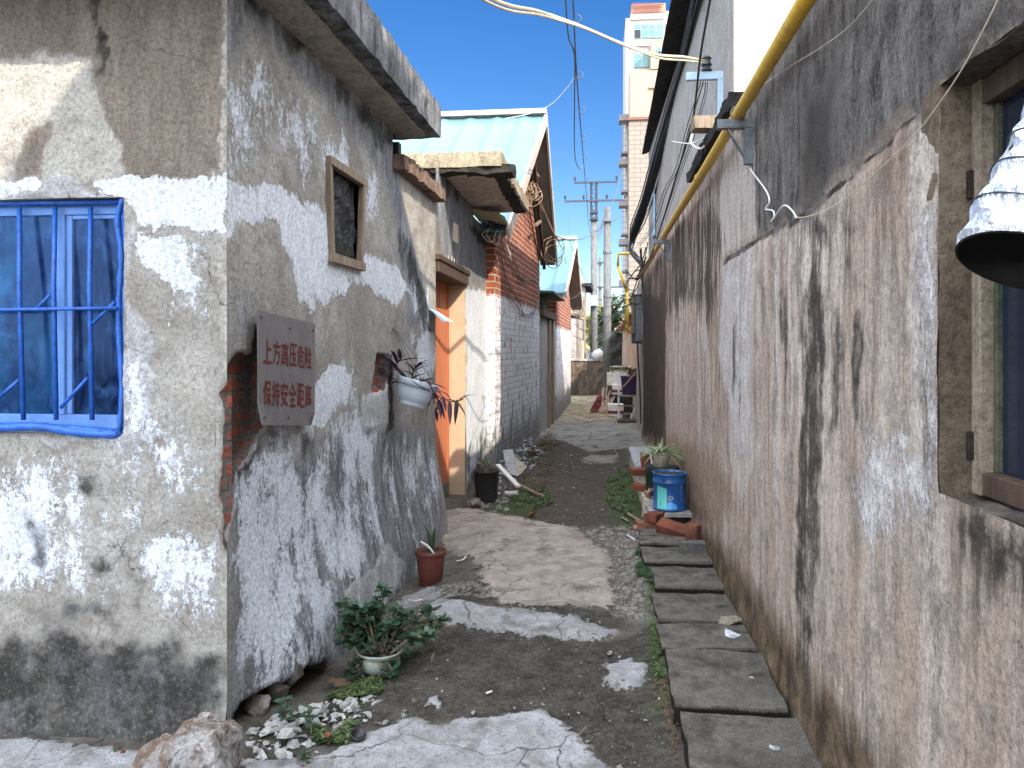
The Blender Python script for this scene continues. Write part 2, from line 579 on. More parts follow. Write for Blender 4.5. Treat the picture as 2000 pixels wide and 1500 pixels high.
# small black pitting, gathered in drifts
pt = n.math('ADD', n.math('MULTIPLY', gra, .7), n.math('MULTIPLY', n.math('ADD', s2, s1), .15))
col = n.mix(n.rng(pt, .535, .585, 0, .85), col, (.045, .036, .030))
dk = n.T(aR, n.math('ADD', n.math('MULTIPLY', s2, .35), n.math('ADD', n.math('MULTIPLY', fi, .35), n.math('MULTIPLY', md, .3))), 1.5, .18)
col = n.mix(n.math('MULTIPLY', dk, .93), col, n.mix(n.rng(n.math('ADD', n.math('MULTIPLY', fi, .5), n.math('MULTIPLY', s2, .5)), .42, .62), (.009, .008, .0075), (.075, .062, .052)))
fd = n.T(bB, n.math('ADD', n.math('MULTIPLY', s1, .35), n.math('MULTIPLY', s2, .65)), 1.7, .14)
col = n.mix(n.math('MULTIPLY', fd, .93), col, n.mix(n.rng(s2, .40, .60), (.008, .007, .0065), (.085, .060, .048)))
col = n.mix(n.rng(bA, .46, .54), col, n.mix(n.rng(md, .4, .6), (.05, .04, .035), (.22, .19, .17)))
col = n.mix(1.0, col, n.ramp(n.math('ADD', n.math('MULTIPLY', fi, .5), n.math('MULTIPLY', gr, .5)), [(.36, .36), (.58, 1.2)]), 'MULTIPLY')
hgt = n.math('ADD', n.math('ADD', n.math('MULTIPLY', fi, .5), n.math('MULTIPLY', gr, .3)), n.math('ADD', n.math('MULTIPLY', s3, .25), n.math('MULTIPLY', spk, .15)))
M_RIGHT = n.fin(col, .92, n.bump(hgt, .9, .014), .15)

# ground of the alley
n = N("alley_ground")
aR, aG, aB, aA = n.attr("ma")
bR, bG, bB, bA = n.attr("mb")
lo = n.noise(1.6, 5, .6)
md = n.noise(8, 7, .68)
fi = n.noise(40, 6, .75)
gr = n.noise(170, 4, .8)
flat = n.map((1, .55, 1))
col = n.mix(n.rng(md, .38, .64), (.085, .074, .06), (.155, .138, .115))
con = n.mix(n.rng(md, .35, .66), (.47, .47, .48), (.27, .265, .262))
con = n.mix(n.rng(fi, .49, .66, 0, .75), con, (.17, .16, .15))
con = n.mix(n.rng(n.noise(5, 7, .75, None), .50, .60, 0, .6), con, (.17, .16, .15))
con = n.mix(n.rng(n.noise(70, 5, .8), .54, .62, 0, .7), con, (.10, .095, .09))
bei = n.mix(n.rng(md, .35, .66), (.50, .435, .372), (.32, .272, .228))
bei = n.mix(n.rng(fi, .49, .66, 0, .7), bei, (.15, .13, .11))
mm = n.math('ADD', n.math('MULTIPLY', md, .6), n.math('MULTIPLY', fi, .4))
col = n.mix(n.T(aB, mm, .5, .12), col, n.mix(n.rng(mm, .36, .62), (.020, .018, .014), (.088, .078, .062)))
col = n.mix(n.T(bR, mm, .5, .15), col, n.mix(n.rng(mm, .36, .64), (.040, .031, .024), (.10, .082, .066)))
fr = n.vor(26, 'F1', flat)
fe = n.vor(26, 'DISTANCE_TO_EDGE', flat)[0]
frc = n.mix(n.rng(fr[1], .2, .8), (.34, .315, .28), (.16, .148, .125))
frg = n.mix(n.rng(fe, .02, .07), (.03, .026, .02), frc)
col = n.mix(n.math('MULTIPLY', n.T(aA, mm, .6, .1), n.rng(fr[1], .25, .4)), col, frg)
pv = n.vor(1.9, 'F1', n.map((1, .7, 1)))
pe = n.vor(1.9, 'DISTANCE_TO_EDGE', n.map((1, .7, 1)))[0]
pav = n.mix(n.rng(pv[1], .1, .9), (.30, .295, .28), (.20, .20, .195))
pav = n.mix(n.rng(n.noise(4, 7, .72, n.map((.9, 1.2, 1))), .45, .65), pav, (.095, .085, .07))
pav = n.mix(n.math('MULTIPLY', n.rng(n.math('ADD', pe, n.math('MULTIPLY', n.math('SUBTRACT', md, .5), .25)), .0, .05, 1, 0), n.rng(n.noise(.8, 2, .5, None), .42, .55)), pav, (.03, .028, .024))
pav = n.mix(n.rng(n.noise(3, 6, .72, n.map((.8, 1.3, 1), (4, 4, 4))), .46, .60, 0, .8), pav, (.30, .265, .20))
col = n.mix(n.T(bB, mm, .5, .08), col, pav)
och = n.mix(n.rng(n.noise(3.5, 7, .72, n.map((1, 1.2, 1))), .40, .60), (.42, .35, .235), (.15, .125, .08))
col = n.mix(n.T(bA, mm, .6, .1), col, och)
bei = n.mix(n.rng(n.noise(4, 7, .75, n.map((1, 1, 1), (7, 1, 2))), .50, .60, 0, .55), bei, (.17, .145, .12))
bei = n.mix(n.rng(n.noise(80, 5, .8), .55, .62, 0, .6), bei, (.12, .10, .085))
col = n.mix(n.T(aG, mm, .95, .05), col, bei)
col = n.mix(n.T(aR, mm, 1.05, .06), col, con)
cw = n.new("ShaderNodeMixRGB"); cw.blend_type = 'ADD'; cw.inputs[0].default_value = .5
n.put(cw.inputs[1], n.co); cnz = n.new("ShaderNodeTexNoise"); n.put(cnz.inputs["Vector"], n.co); cnz.inputs["Scale"].default_value = 2.6; cnz.inputs["Detail"].default_value = 7
n.put(cw.inputs[2], cnz.outputs[1])
ce = n.vor(1.5, 'DISTANCE_TO_EDGE', cw.outputs[0])[0]
crk = n.rng(n.math('ADD', ce, n.math('MULTIPLY', n.math('SUBTRACT', fi, .5), .03)), .0, .008, 1, 0)
col = n.mix(n.math('MULTIPLY', n.math('MULTIPLY', crk, n.rng(n.noise(2.3, 3), .46, .56)), .75), col, (.03, .027, .022))
blo = n.rng(n.noise(3.3, 6, .7), .55, .68, 0, .75)
col = n.mix(blo, col, n.mix(fi, (.035, .03, .024), (.14, .125, .1)))
col = n.mix(n.T(bG, mm, .9, .2), col, n.mix(n.rng(fi, .4, .6), (.028, .045, .012), (.06, .09, .03)))
lit = n.vor(75, 'F1')
col = n.mix(n.rng(lit[0], .13, .18, .6, 0), col, (.34, .32, .28))
col = n.mix(1.0, col, n.ramp(n.math('ADD', n.math('MULTIPLY', fi, .55), n.math('MULTIPLY', gr, .45)), [(.34, .45), (.60, 1.15)]), 'MULTIPLY')
hgt = n.math('ADD', n.math('ADD', n.math('MULTIPLY', fi, .6), n.math('MULTIPLY', gr, .3)), n.math('MULTIPLY', md, .5))
hgt = n.math('SUBTRACT', hgt, n.math('MULTIPLY', crk, .6))
M_GROUND = n.fin(col, .9, n.bump(hgt, .8, .014), .2)

# brick, red above, limewashed below
def brick_wash(name, zt, lt=.0):
    n = N(name)
    xyz = n.sepxyz()
    wob = n.noise(1.2, 3, .6)
    uv = n.comb(n.math('ADD', xyz[0], xyz[1]), n.math('MULTIPLY_ADD', wob, .03, xyz[2]))
    bc, bf = n.brick(uv, .245, .080, .010, (.40, .115, .052), (.25, .062, .032), (.46, .41, .36))
    fi = n.noise(45, 6, .75)
    md = n.noise(6, 6, .65)
    st = n.noise(20, 6, .7, n.map((1, 1, .15)))
    bc = n.mix(n.rng(md, .45, .7, 0, .6), bc, (.20, .06, .035))
    bc = n.mix(n.rng(fi, .55, .7, 0, .5), bc, (.08, .04, .03))
    ww = n.rng(n.math('MULTIPLY_ADD', n.math('SUBTRACT', md, .5), .35, xyz[2]), zt - .03, zt + .03, 1, 0)
    wear = n.rng(n.math('ADD', n.math('MULTIPLY', st, .5), n.math('ADD', n.math('MULTIPLY', md, .35), n.math('MULTIPLY', bf, .05))), .365, .405)
    w = n.math('MULTIPLY', ww, wear)
    wc = n.mix(n.rng(st, .4, .65), (.86, .875, .90), (.64, .655, .69))
    wc = n.mix(n.math('MULTIPLY', bf, .35), wc, (.3, .29, .29))
    col = n.mix(w, bc, wc)
    low = n.rng(n.math('MULTIPLY_ADD', n.math('SUBTRACT', st, .5), 2.6, xyz[2]), .35, .62, 1, 0)
    col = n.mix(n.math('MULTIPLY', low, .85), col, n.mix(n.rng(fi, .4, .6), (.05, .047, .043), (.24, .23, .215)))
    col = n.mix(1.0, col, n.ramp(fi, [(.3, .72), (.62, 1.08)]), 'MULTIPLY')
    h = n.math('SUBTRACT', n.math('MULTIPLY', fi, .35), n.math('MULTIPLY', bf, .8))
    return n.fin(col, .9, n.bump(h, .9, .014), .15)
M_BRICK = brick_wash("limewashed_brick", 2.14)
M_BRICK2 = brick_wash("limewashed_brick_far", 1.95)

# dark mossy concrete of eaves
def concrete(name, a, b, dark, zs=.15, amt=.75):
    n = N(name)
    st = n.noise(11, 7, .72, n.map((1, 1, zs)))
    md = n.noise(5, 6, .65)
    fi = n.noise(50, 6, .75)
    col = n.mix(n.rng(md, .38, .62), a, b)
    col = n.mix(n.rng(st, .42, .62, 0, amt), col, dark)
    col = n.mix(n.rng(fi, .58, .68, 0, .6), col, tuple(q * .6 for q in dark))
    col = n.mix(1.0, col, n.ramp(n.math('ADD', n.math('MULTIPLY', fi, .6), n.math('MULTIPLY', n.noise(160, 4, .8), .4)), [(.36, .4), (.58, 1.2)]), 'MULTIPLY')
    return n.fin(col, .92, n.bump(fi, .9, .014), .15)
M_EAVE = concrete("eave_concrete", (.27, .272, .28), (.15, .152, .158), (.030, .031, .034), .15, .85)
M_CANOPY = concrete("canopy_concrete", (.46, .39, .27), (.36, .31, .225), (.14, .11, .08), .4, .6)
M_SLAB = concrete("paving_stone", (.21, .19, .16), (.105, .092, .074), (.034, .029, .022), 1.0, .75)
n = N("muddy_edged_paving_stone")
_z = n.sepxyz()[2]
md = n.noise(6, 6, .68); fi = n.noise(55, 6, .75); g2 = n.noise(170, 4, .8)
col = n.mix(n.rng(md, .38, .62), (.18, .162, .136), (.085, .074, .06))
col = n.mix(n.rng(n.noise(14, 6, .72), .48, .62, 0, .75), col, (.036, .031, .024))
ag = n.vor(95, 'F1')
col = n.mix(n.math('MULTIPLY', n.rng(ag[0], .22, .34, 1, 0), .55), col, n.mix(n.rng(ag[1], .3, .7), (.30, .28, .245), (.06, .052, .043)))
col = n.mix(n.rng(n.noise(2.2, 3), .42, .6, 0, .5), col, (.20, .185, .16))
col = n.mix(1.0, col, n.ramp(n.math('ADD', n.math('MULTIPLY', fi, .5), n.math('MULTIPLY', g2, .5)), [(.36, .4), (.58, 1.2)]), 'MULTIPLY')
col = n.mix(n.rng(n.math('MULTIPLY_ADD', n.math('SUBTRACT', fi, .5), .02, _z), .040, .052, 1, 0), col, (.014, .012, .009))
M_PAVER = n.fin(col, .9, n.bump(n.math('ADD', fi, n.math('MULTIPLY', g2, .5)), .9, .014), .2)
M_ROCK = concrete("rock", (.30, .28, .27), (.17, .115, .085), (.085, .06, .048), 1.0, .6)
n = N("veined_rock")
k1 = n.noise(6, 5, .65, None, .8); k2 = n.noise(22, 6, .72); k3 = n.noise(90, 5, .8)
rc = n.mix(n.rng(k1, .42, .56), (.22, .15, .105), (.42, .40, .39))
rc = n.mix(n.rng(k2, .46, .62, 0, .8), rc, (.075, .055, .042))
rc = n.mix(n.rng(n.noise(9, 6, .75, n.map((1, 1, 1), (3, 1, 6)), 1.2), .54, .62, 0, .85), rc, (.50, .47, .44))
rc = n.mix(1.0, rc, n.ramp(n.math('ADD', n.math('MULTIPLY', k2, .5), n.math('MULTIPLY', k3, .5)), [(.34, .5), (.62, 1.2)]), 'MULTIPLY')
M_CORNER_ROCK = n.fin(rc, .9, n.bump(n.math('ADD', k2, n.math('MULTIPLY', k3, .5)), 1.0, .02), .2)
M_PLASTER_CHUNK = concrete("plaster_chunk", (.58, .57, .55), (.40, .39, .375), (.22, .21, .19), 1.0, .5)
M_POLE = concrete("pole_concrete", (.20, .20, .20), (.145, .145, .145), (.085, .083, .08), .3, .5)
M_GREYWALL = concrete("grey_wall", (.44, .42, .40), (.34, .315, .295), (.15, .125, .11), .06, .55)
M_ENDWALL = concrete("end_wall_render", (.21, .165, .13), (.12, .09, .07), (.045, .034, .028), .25, .75)
M_CREAM = simple("cream_render", (.68, .58, .45), (.60, .50, .38), 4, .9, .4, 40, .1, 0, .12)
M_CREAMW = concrete("peach_render", (.62, .47, .35), (.52, .40, .30), (.26, .19, .14), .12, .45)
M_REDBRICK = concrete("loose_brick", (.27, .088, .052), (.19, .065, .042), (.085, .045, .034), 1.0, .65)
M_WOOD = simple("old_wood", (.30, .235, .175), (.17, .13, .095), 30, .8, .5, 90, .2, 0, .5, True)
M_WOOD_DARK = simple("dark_wood", (.10, .065, .045), (.055, .035, .026), 30, .75, .5, 90, .25, 0, .5, True)
M_DOOR = simple("orange_door_paint", (.47, .155, .075), (.40, .125, .06), 12, .55, .2, 80, .35, 0, .2, True)
M_JAMB = simple("door_reveal_render", (.52, .40, .275), (.45, .345, .235), 5, .85, .3, 70, .2, 0, .12)
M_BLUE = simple("blue_bar_paint", (.022, .14, .55), (.014, .08, .36), 22, .45, .3, 80, .4, 0, .7)
M_PVC = simple("white_pvc", (.62, .65, .70), (.54, .57, .62), 6, .35, .05, 60, .45, 0, .1)
M_SIGN = simple("sign_metal", (.155, .142, .142), (.125, .114, .114), 9, .55, .12, 50, .35, .0, .2)
M_SIGNTXT = simple("sign_red_paint", (.13, .016, .012), (.10, .014, .011), 30, .6, .05, 60, .3, 0, .2)
M_STEEL = simple("galvanised_steel", (.17, .19, .20), (.10, .11, .12), 20, .5, .2, 90, .5, .5, .4)
M_STEEL_DARK = simple("dark_steel", (.055, .06, .075), (.04, .042, .05), 14, .6, .1, 60, .4, .2, .2)
M_YELLOW = simple("yellow_pipe_paint", (.70, .43, .03), (.56, .33, .03), 9, .45, .08, 60, .4, 0, .45)
M_BLACK = simple("black_cable", (.018, .018, .02), (.028, .028, .03), 30, .55, 0, 60, .4, 0, .0)
M_GREYCABLE = simple("grey_cable", (.10, .11, .14), (.08, .085, .11), 30, .55, 0, 60, .4, 0, .0)
M_WHITECABLE = simple("white_cable", (.70, .69, .67), (.55, .53, .5), 25, .5, 0, 60, .4, 0, .2)
M_CONDUIT = simple("cream_conduit", (.62, .53, .38), (.52, .43, .30), 15, .5, .1, 60, .4, 0, .2)
M_PALEBLUE = simple("pale_blue_paint", (.40, .54, .66), (.33, .46, .58), 14, .5, .15, 70, .4, 0, .25)
M_TILE = concrete("dark_eave_tile", (.045, .042, .042), (.028, .027, .028), (.015, .015, .015), .5, .6)
M_ROOFBLUE = simple("pale_blue_roof_sheet", (.115, .215, .235), (.095, .185, .205), 2.5, .4, .05, 30, .4, 0, .12, True)
M_TRIM = simple("beige_roof_trim", (.55, .47, .40), (.46, .39, .33), 6, .5, .1, 40, .4, 0, .15)
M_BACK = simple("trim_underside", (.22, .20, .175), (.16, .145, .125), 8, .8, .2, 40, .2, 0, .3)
M_SOIL = simple("potting_soil", (.045, .034, .026), (.075, .06, .045), 60, .95, .9, 90, .1, 0, .3)
M_BLACKPLAST = simple("black_plastic", (.014, .014, .015), (.02, .02, .021), 12, .45, .05, 60, .4, 0, .1)
M_DARKROOM = simple("room_interior", (.05, .05, .055), (.04, .04, .045), 3, .9, .2, 30, .1, 0, .1)
n = N("dark_glass")
M_GLASS = n.fin(n.mix(n.rng(n.noise(2.2, 4), .35, .65), (.006, .009, .018), (.014, .022, .04)), .12, None, .45)
n = N("painted_reflection_glass")
M_GLASSG = n.fin(n.mix(n.rng(n.noise(7, 6, .7, n.map((1, 1, .5))), .42, .66), (.006, .02, .045), (.022, .13, .14)), .12, None, .6)  # teal reflections are painted into the pane colour
# blue translucent plastic film
n = N("blue_plastic_film")
cr = n.noise(9, 5, .7, n.map((1, 1, .6)), 1.2)
n.fin(n.mix(n.rng(cr, .4, .6), (.02, .10, .40), (.05, .20, .58)), .3, n.bump(cr, .8, .02), .5)
tp = n.new("ShaderNodeBsdfTransparent")
tp.inputs[0].default_value = (.50, .68, .96, 1)
mx = n.new("ShaderNodeMixShader")
n.put(mx.inputs[0], n.rng(cr, .42, .70, .03, .26))
n.t.links.new(tp.outputs[0], mx.inputs[1])
n.t.links.new(n.b.outputs[0], mx.inputs[2])
n.t.links.new(mx.outputs[0], n.o.inputs[0])
M_FILM = n.m
# crumpled aluminium foil
n = N("crumpled_foil")
w1 = n.vor(16, 'F1', n.map((1, 1, 1.6)))
M_FOIL = n.fin(n.mix(n.rng(n.noise(14, 4), .45, .7), (.86, .90, .96), (.62, .67, .76)), n.rng(n.noise(20, 3), .3, .7, .2, .42), n.bump(n.math('ADD', w1[0], n.math('MULTIPLY', n.noise(30, 4), .8)), .9, .03), .6, .6)
n = N("black_sheet")
cb = n.noise(5, 5, .7, None, 1.5)
M_BLACKSHEET = n.fin(n.mix(n.rng(cb, .5, .7), (.012, .012, .013), (.05, .05, .052)), .32, n.bump(cb, 1.0, .08), .5)

L_JADE = leafmat("jade_leaf", (.022, .058, .028), (.07, .125, .075), .4)
L_PURPLE = leafmat("purple_leaf", (.035, .014, .03), (.075, .028, .055), .4)
L_DEEP = leafmat("strap_leaf", (.02, .05, .022), (.035, .075, .03), .35)
L_WEED = leafmat("weed_leaf", (.035, .062, .018), (.12, .165, .055), .6)
L_MOSS = leafmat("moss_leaf", (.028, .06, .02), (.06, .115, .04), .7)
L_VARIEG = leafmat("spider_leaf", (.25, .34, .14), (.46, .52, .30), .45)
L_DRY = leafmat("dry_leaf", (.17, .12, .07), (.10, .065, .035), .8)
L_TREE = leafmat("tree_leaf", (.03, .06, .02), (.06, .10, .03), .6)
L_YELLOWTREE = leafmat("autumn_leaf", (.36, .32, .05), (.26, .27, .06), .6, .3)
# ------------------------------------------------------------------ big surfaces
def set_attr(me, name, arr):
    a = me.attributes.new(name, 'FLOAT_COLOR', 'POINT')
    a.data.foreach_set("color", np.ascontiguousarray(arr, dtype=np.float32).ravel())
def lay_masks(U, Z, masks, seed):
    wu = (fbm(U * 7, Z * 7, seed + 11) - .5) * .09 + (fbm(U * 28, Z * 28, seed + 13, 3) - .5) * .03
    wz = (fbm(U * 7, Z * 7, seed + 12) - .5) * .09 + (fbm(U * 28, Z * 28, seed + 14, 3) - .5) * .03
    out = {}
    for ch in ("aR", "aG", "aB", "aA", "bR", "bG", "bB", "bA"):
        m = np.zeros(U.shape)
        for poly, W, amt in masks.get(ch, []):
            k = 0.35 if ch == "bA" else 1.0
            d = sdf(poly, U + wu * k, Z + wz * k)
            m = np.maximum(m, np.clip(.5 - d / (2 * W), 0, 1) * amt)
        out[ch] = m
    return out
def wall_grid(name, P0, P1, z0, z1, res, mat, masks, parent=None, sgn=1, holes=(), disp=None, seed=0, thick=0.0):
    L = math.hypot(P1[0] - P0[0], P1[1] - P0[1])
    dx, dy = (P1[0] - P0[0]) / L, (P1[1] - P0[1]) / L
    us = np.linspace(0, L, max(2, int(L / res)))
    zs = np.linspace(z0, z1, max(2, int((z1 - z0) / res)))
    for h in holes:
        for q in h[:2]:
            if 0 < q < L: us[np.argmin(abs(us - q))] = q
        for q in h[2:]:
            if z0 < q < z1: zs[np.argmin(abs(zs - q))] = q
    U, Z = np.meshgrid(us, zs, indexing='ij')
    M = lay_masks(U, Z, masks, seed)
    off = (fbm(U * 2.2, Z * 2.2, seed) - .5) * .022 + (fbm(U * 14, Z * 14, seed + 3) - .5) * .008
    edge = np.minimum(np.minimum(U, L - U), 1) * 1.0
    off = off * np.clip(edge / .05, 0.15, 1)
    if disp is not None: off = off + disp(U, Z, M)
    nx, ny = sgn * dy, -sgn * dx
    off_p = Vector(parent.location) if parent else Vector((0, 0, 0))
    V = np.stack([P0[0] + dx * U + nx * off - off_p.x, P0[1] + dy * U + ny * off - off_p.y, Z - off_p.z], -1).reshape(-1, 3)
    nu, nz = len(us), len(zs)
    I = np.arange(nu * nz).reshape(nu, nz)
    q = np.stack([I[:-1, :-1], I[1:, :-1], I[1:, 1:], I[:-1, 1:]], -1).reshape(-1, 4)
    cu = ((U[:-1, :-1] + U[1:, 1:]) / 2).ravel()
    cz = ((Z[:-1, :-1] + Z[1:, 1:]) / 2).ravel()
    keep = np.ones(len(q), bool)
    for h in holes:
        keep &= ~((cu > h[0]) & (cu < h[1]) & (cz > h[2]) & (cz < h[3]))
    q = q[keep]
    if sgn < 0: q = q[:, ::-1]
    me = bpy.data.meshes.new(name)
    me.from_pydata(V.tolist(), [], q.tolist())
    set_attr(me, "ma", np.stack([M["aR"], M["aG"], M["aB"], M["aA"]], -1))
    set_attr(me, "mb", np.stack([M["bR"], M["bG"], M["bB"], M["bA"]], -1))
    me.polygons.foreach_set("use_smooth", [True] * len(me.polygons))
    me.materials.append(mat)
    o = bpy.data.objects.new(name, me)
    COL.objects.link(o)
    if parent: o.parent = parent
    return o
def sm(x, a, b):
    t = np.clip((x - a) / (b - a), 0, 1)
    return t * t * (3 - 2 * t)

# ---- ground
def gz(x, y):
    x, y = np.asarray(x, float), np.asarray(y, float)
    z = -.05 * (1 - sm(y, 2.6, 4.2))
    z = z - .09 * (1 - sm(x, -1.25, -.75)) * sm(y, 3.0, 3.6) * (1 - sm(y, 5.6, 6.8))
    z = z + .03 * np.exp(-((y - (4.35 - .12 * (x + .5))) / .16) ** 2) * (1 - sm(x, -.15, .25))
    z = z + .035 * sm(x, .12, .34) * (1 - sm(y, 6.2, 6.6))
    z = z - .03 * sm(y, 7, 8) * (1 - sm(y, 12, 14)) * np.exp(-((x + .1) / .35) ** 2)
    return z
def gzf(x, y): return float(gz(x, y))
def on_ground(px, py, up=0.0):
    z = 0.0
    for _ in range(6):
        p = at_z(px, py, z + up)
        z = gzf(p.x, p.y)
    return p
def gp(pts): return [tuple(at_z(px, py, 0.0))[:2] for px, py in pts]
ground_masks = {
    "aR": [(gp([(560, 1500), (640, 1440), (700, 1418), (790, 1388), (870, 1405), (955, 1385), (1060, 1372), (1110, 1398), (1170, 1465), (1215, 1500)]), .06, 1),
           ([(-3.0, 1.6), (.18, 1.6), (.15, 2.62), (-.9, 2.75), (-3, 2.8)], .06, 1),
           (gp([(0, 1462), (300, 1450), (440, 1470), (500, 1500), (0, 1500)]), .05, 1),
           (gp([(812, 1185), (860, 1178), (1000, 1203), (1120, 1213), (1200, 1232), (1180, 1248), (1040, 1243), (860, 1218), (820, 1203)]), .08, .95),
           (gp([(1168, 1290), (1230, 1283), (1268, 1310), (1240, 1338), (1195, 1332)]), .05, .95),
           (gp([(780, 1140), (850, 1130), (870, 1150), (830, 1180), (780, 1170)]), .05, .85),
           (gp([(830, 1355), (850, 1350), (862, 1372), (835, 1372)]), .03, 1)],
    "aG": [(gp([(845, 1000), (920, 992), (1000, 1008), (1130, 1035), (1190, 1090), (1200, 1192), (1080, 1197), (980, 1192), (940, 1140), (930, 1090), (880, 1060), (850, 1035)]), .10, 1)],
    "aB": [(gp([(640, 1400), (700, 1330), (820, 1240), (860, 1208), (1000, 1232), (1180, 1250), (1290, 1225), (1310, 1400), (1330, 1500), (1210, 1500), (1110, 1400), (960, 1388), (800, 1402)]), .10, 1),
           (gp([(870, 1160), (950, 1135), (980, 1190), (1200, 1200), (1240, 1235), (1000, 1200), (870, 1180)]), .07, .9),
           (gp([(470, 1400), (640, 1330), (700, 1340), (640, 1440), (500, 1500), (470, 1500)]), .08, .8)],
    "aA": [(gp([(1130, 1033), (1255, 1018), (1262, 1100), (1285, 1230), (1195, 1205), (1190, 1090)]), .12, 1),
           (gp([(860, 1130), (940, 1138), (960, 1172), (850, 1168)]), .06, 1),
           (gp([(1000, 1020), (1130, 1030), (1130, 1045), (1010, 1035)]), .08, 1)],
    "bR": [([(.28, 1.2), (.9, 1.2), (.9, 6.5), (.3, 6.5)], .02, 1), ([(-1.3, 6.6), (-.75, 6.55), (.1, 6.35), (.45, 6.3), (.45, 13.0), (.1, 12.2), (-.5, 12.8), (-1.3, 11.5)], .25, 1)],
    "bB": [([(-1.4, 12.8), (-.5, 12.5), (-.1, 11.4), (.35, 11.6), (1.2, 11.6), (1.2, 17.0), (-1.4, 16.5)], .15, 1),
           ([(-.2, 10.3), (.25, 10.2), (.3, 11.0), (-.1, 11.1)], .12, 1)],
    "bA": [([(-1.4, 15.6), (1.2, 16.2), (1.2, 27), (-1.4, 27)], .7, 1)],
    "bG": [(gp([(1255, 1075), (1290, 1060), (1310, 1150), (1320, 1330), (1290, 1400), (1262, 1240)]), .10, .8),
           ([(.12, 6.6), (.45, 6.4), (.5, 9.8), (.15, 9.0)], .15, .85), ([(-1.05, 6.9), (-.55, 6.7), (-.4, 8.0), (-.8, 8.6)], .15, .75),
           ([(-1.1, 10.0), (-.6, 9.4), (-.5, 11), (-.9, 12.6)], .15, .5), (gp([(640, 1320), (720, 1300), (760, 1330), (680, 1380)]), .06, .8)],
}
def build_ground():
    xs = np.concatenate([np.linspace(-60, -3.0, 12)[:-1], np.linspace(-3.0, 1.4, 186), np.linspace(1.4, 60, 12)[1:]])
    ys = np.concatenate([np.linspace(-60, 1.6, 12)[:-1], 1.6 * (32 / 1.6) ** np.linspace(0, 1, 520), np.geomspace(32, 900, 20)[1:]])
    X, Y = np.meshgrid(xs, ys, indexing='ij')
    M = lay_masks(X, Y, ground_masks, 5)
    near = (sm(Y, -1, 1)) * (1 - sm(Y, 28, 34)) * (1 - sm(abs(X + .8), 2.5, 4))
    Zz = gz(X, Y) + near * ((fbm(X * 2.5, Y * 2.5, 3) - .5) * .03 + (fbm(X * 14, Y * 14, 4) - .5) * .014)
    edge_ = np.maximum(M["aR"], M["aG"]) + (fbm(X * 30, Y * 30, 9, 3) - .5) * .25
    Zz += near * .013 * sm(edge_, .40, .62)
    V = np.stack([X, Y, Zz], -1).reshape(-1, 3)
    I = np.arange(len(xs) * len(ys)).reshape(len(xs), len(ys))
    q = np.stack([I[:-1, :-1], I[1:, :-1], I[1:, 1:], I[:-1, 1:]], -1).reshape(-1, 4)
    me = bpy.data.meshes.new("ground")
    me.from_pydata(V.tolist(), [], q.tolist())
    set_attr(me, "ma", np.stack([M["aR"], M["aG"], M["aB"], M["aA"]], -1))
    set_attr(me, "mb", np.stack([M["bR"], M["bG"], M["bB"], M["bA"]], -1))
    me.polygons.foreach_set("use_smooth", [True] * len(me.polygons))
    me.materials.append(M_GROUND)
    o = bpy.data.objects.new("ground", me)
    COL.objects.link(o)
    tag(o, "cracked concrete and dark soil ground of the alley", "ground", kind="structure")
build_ground()

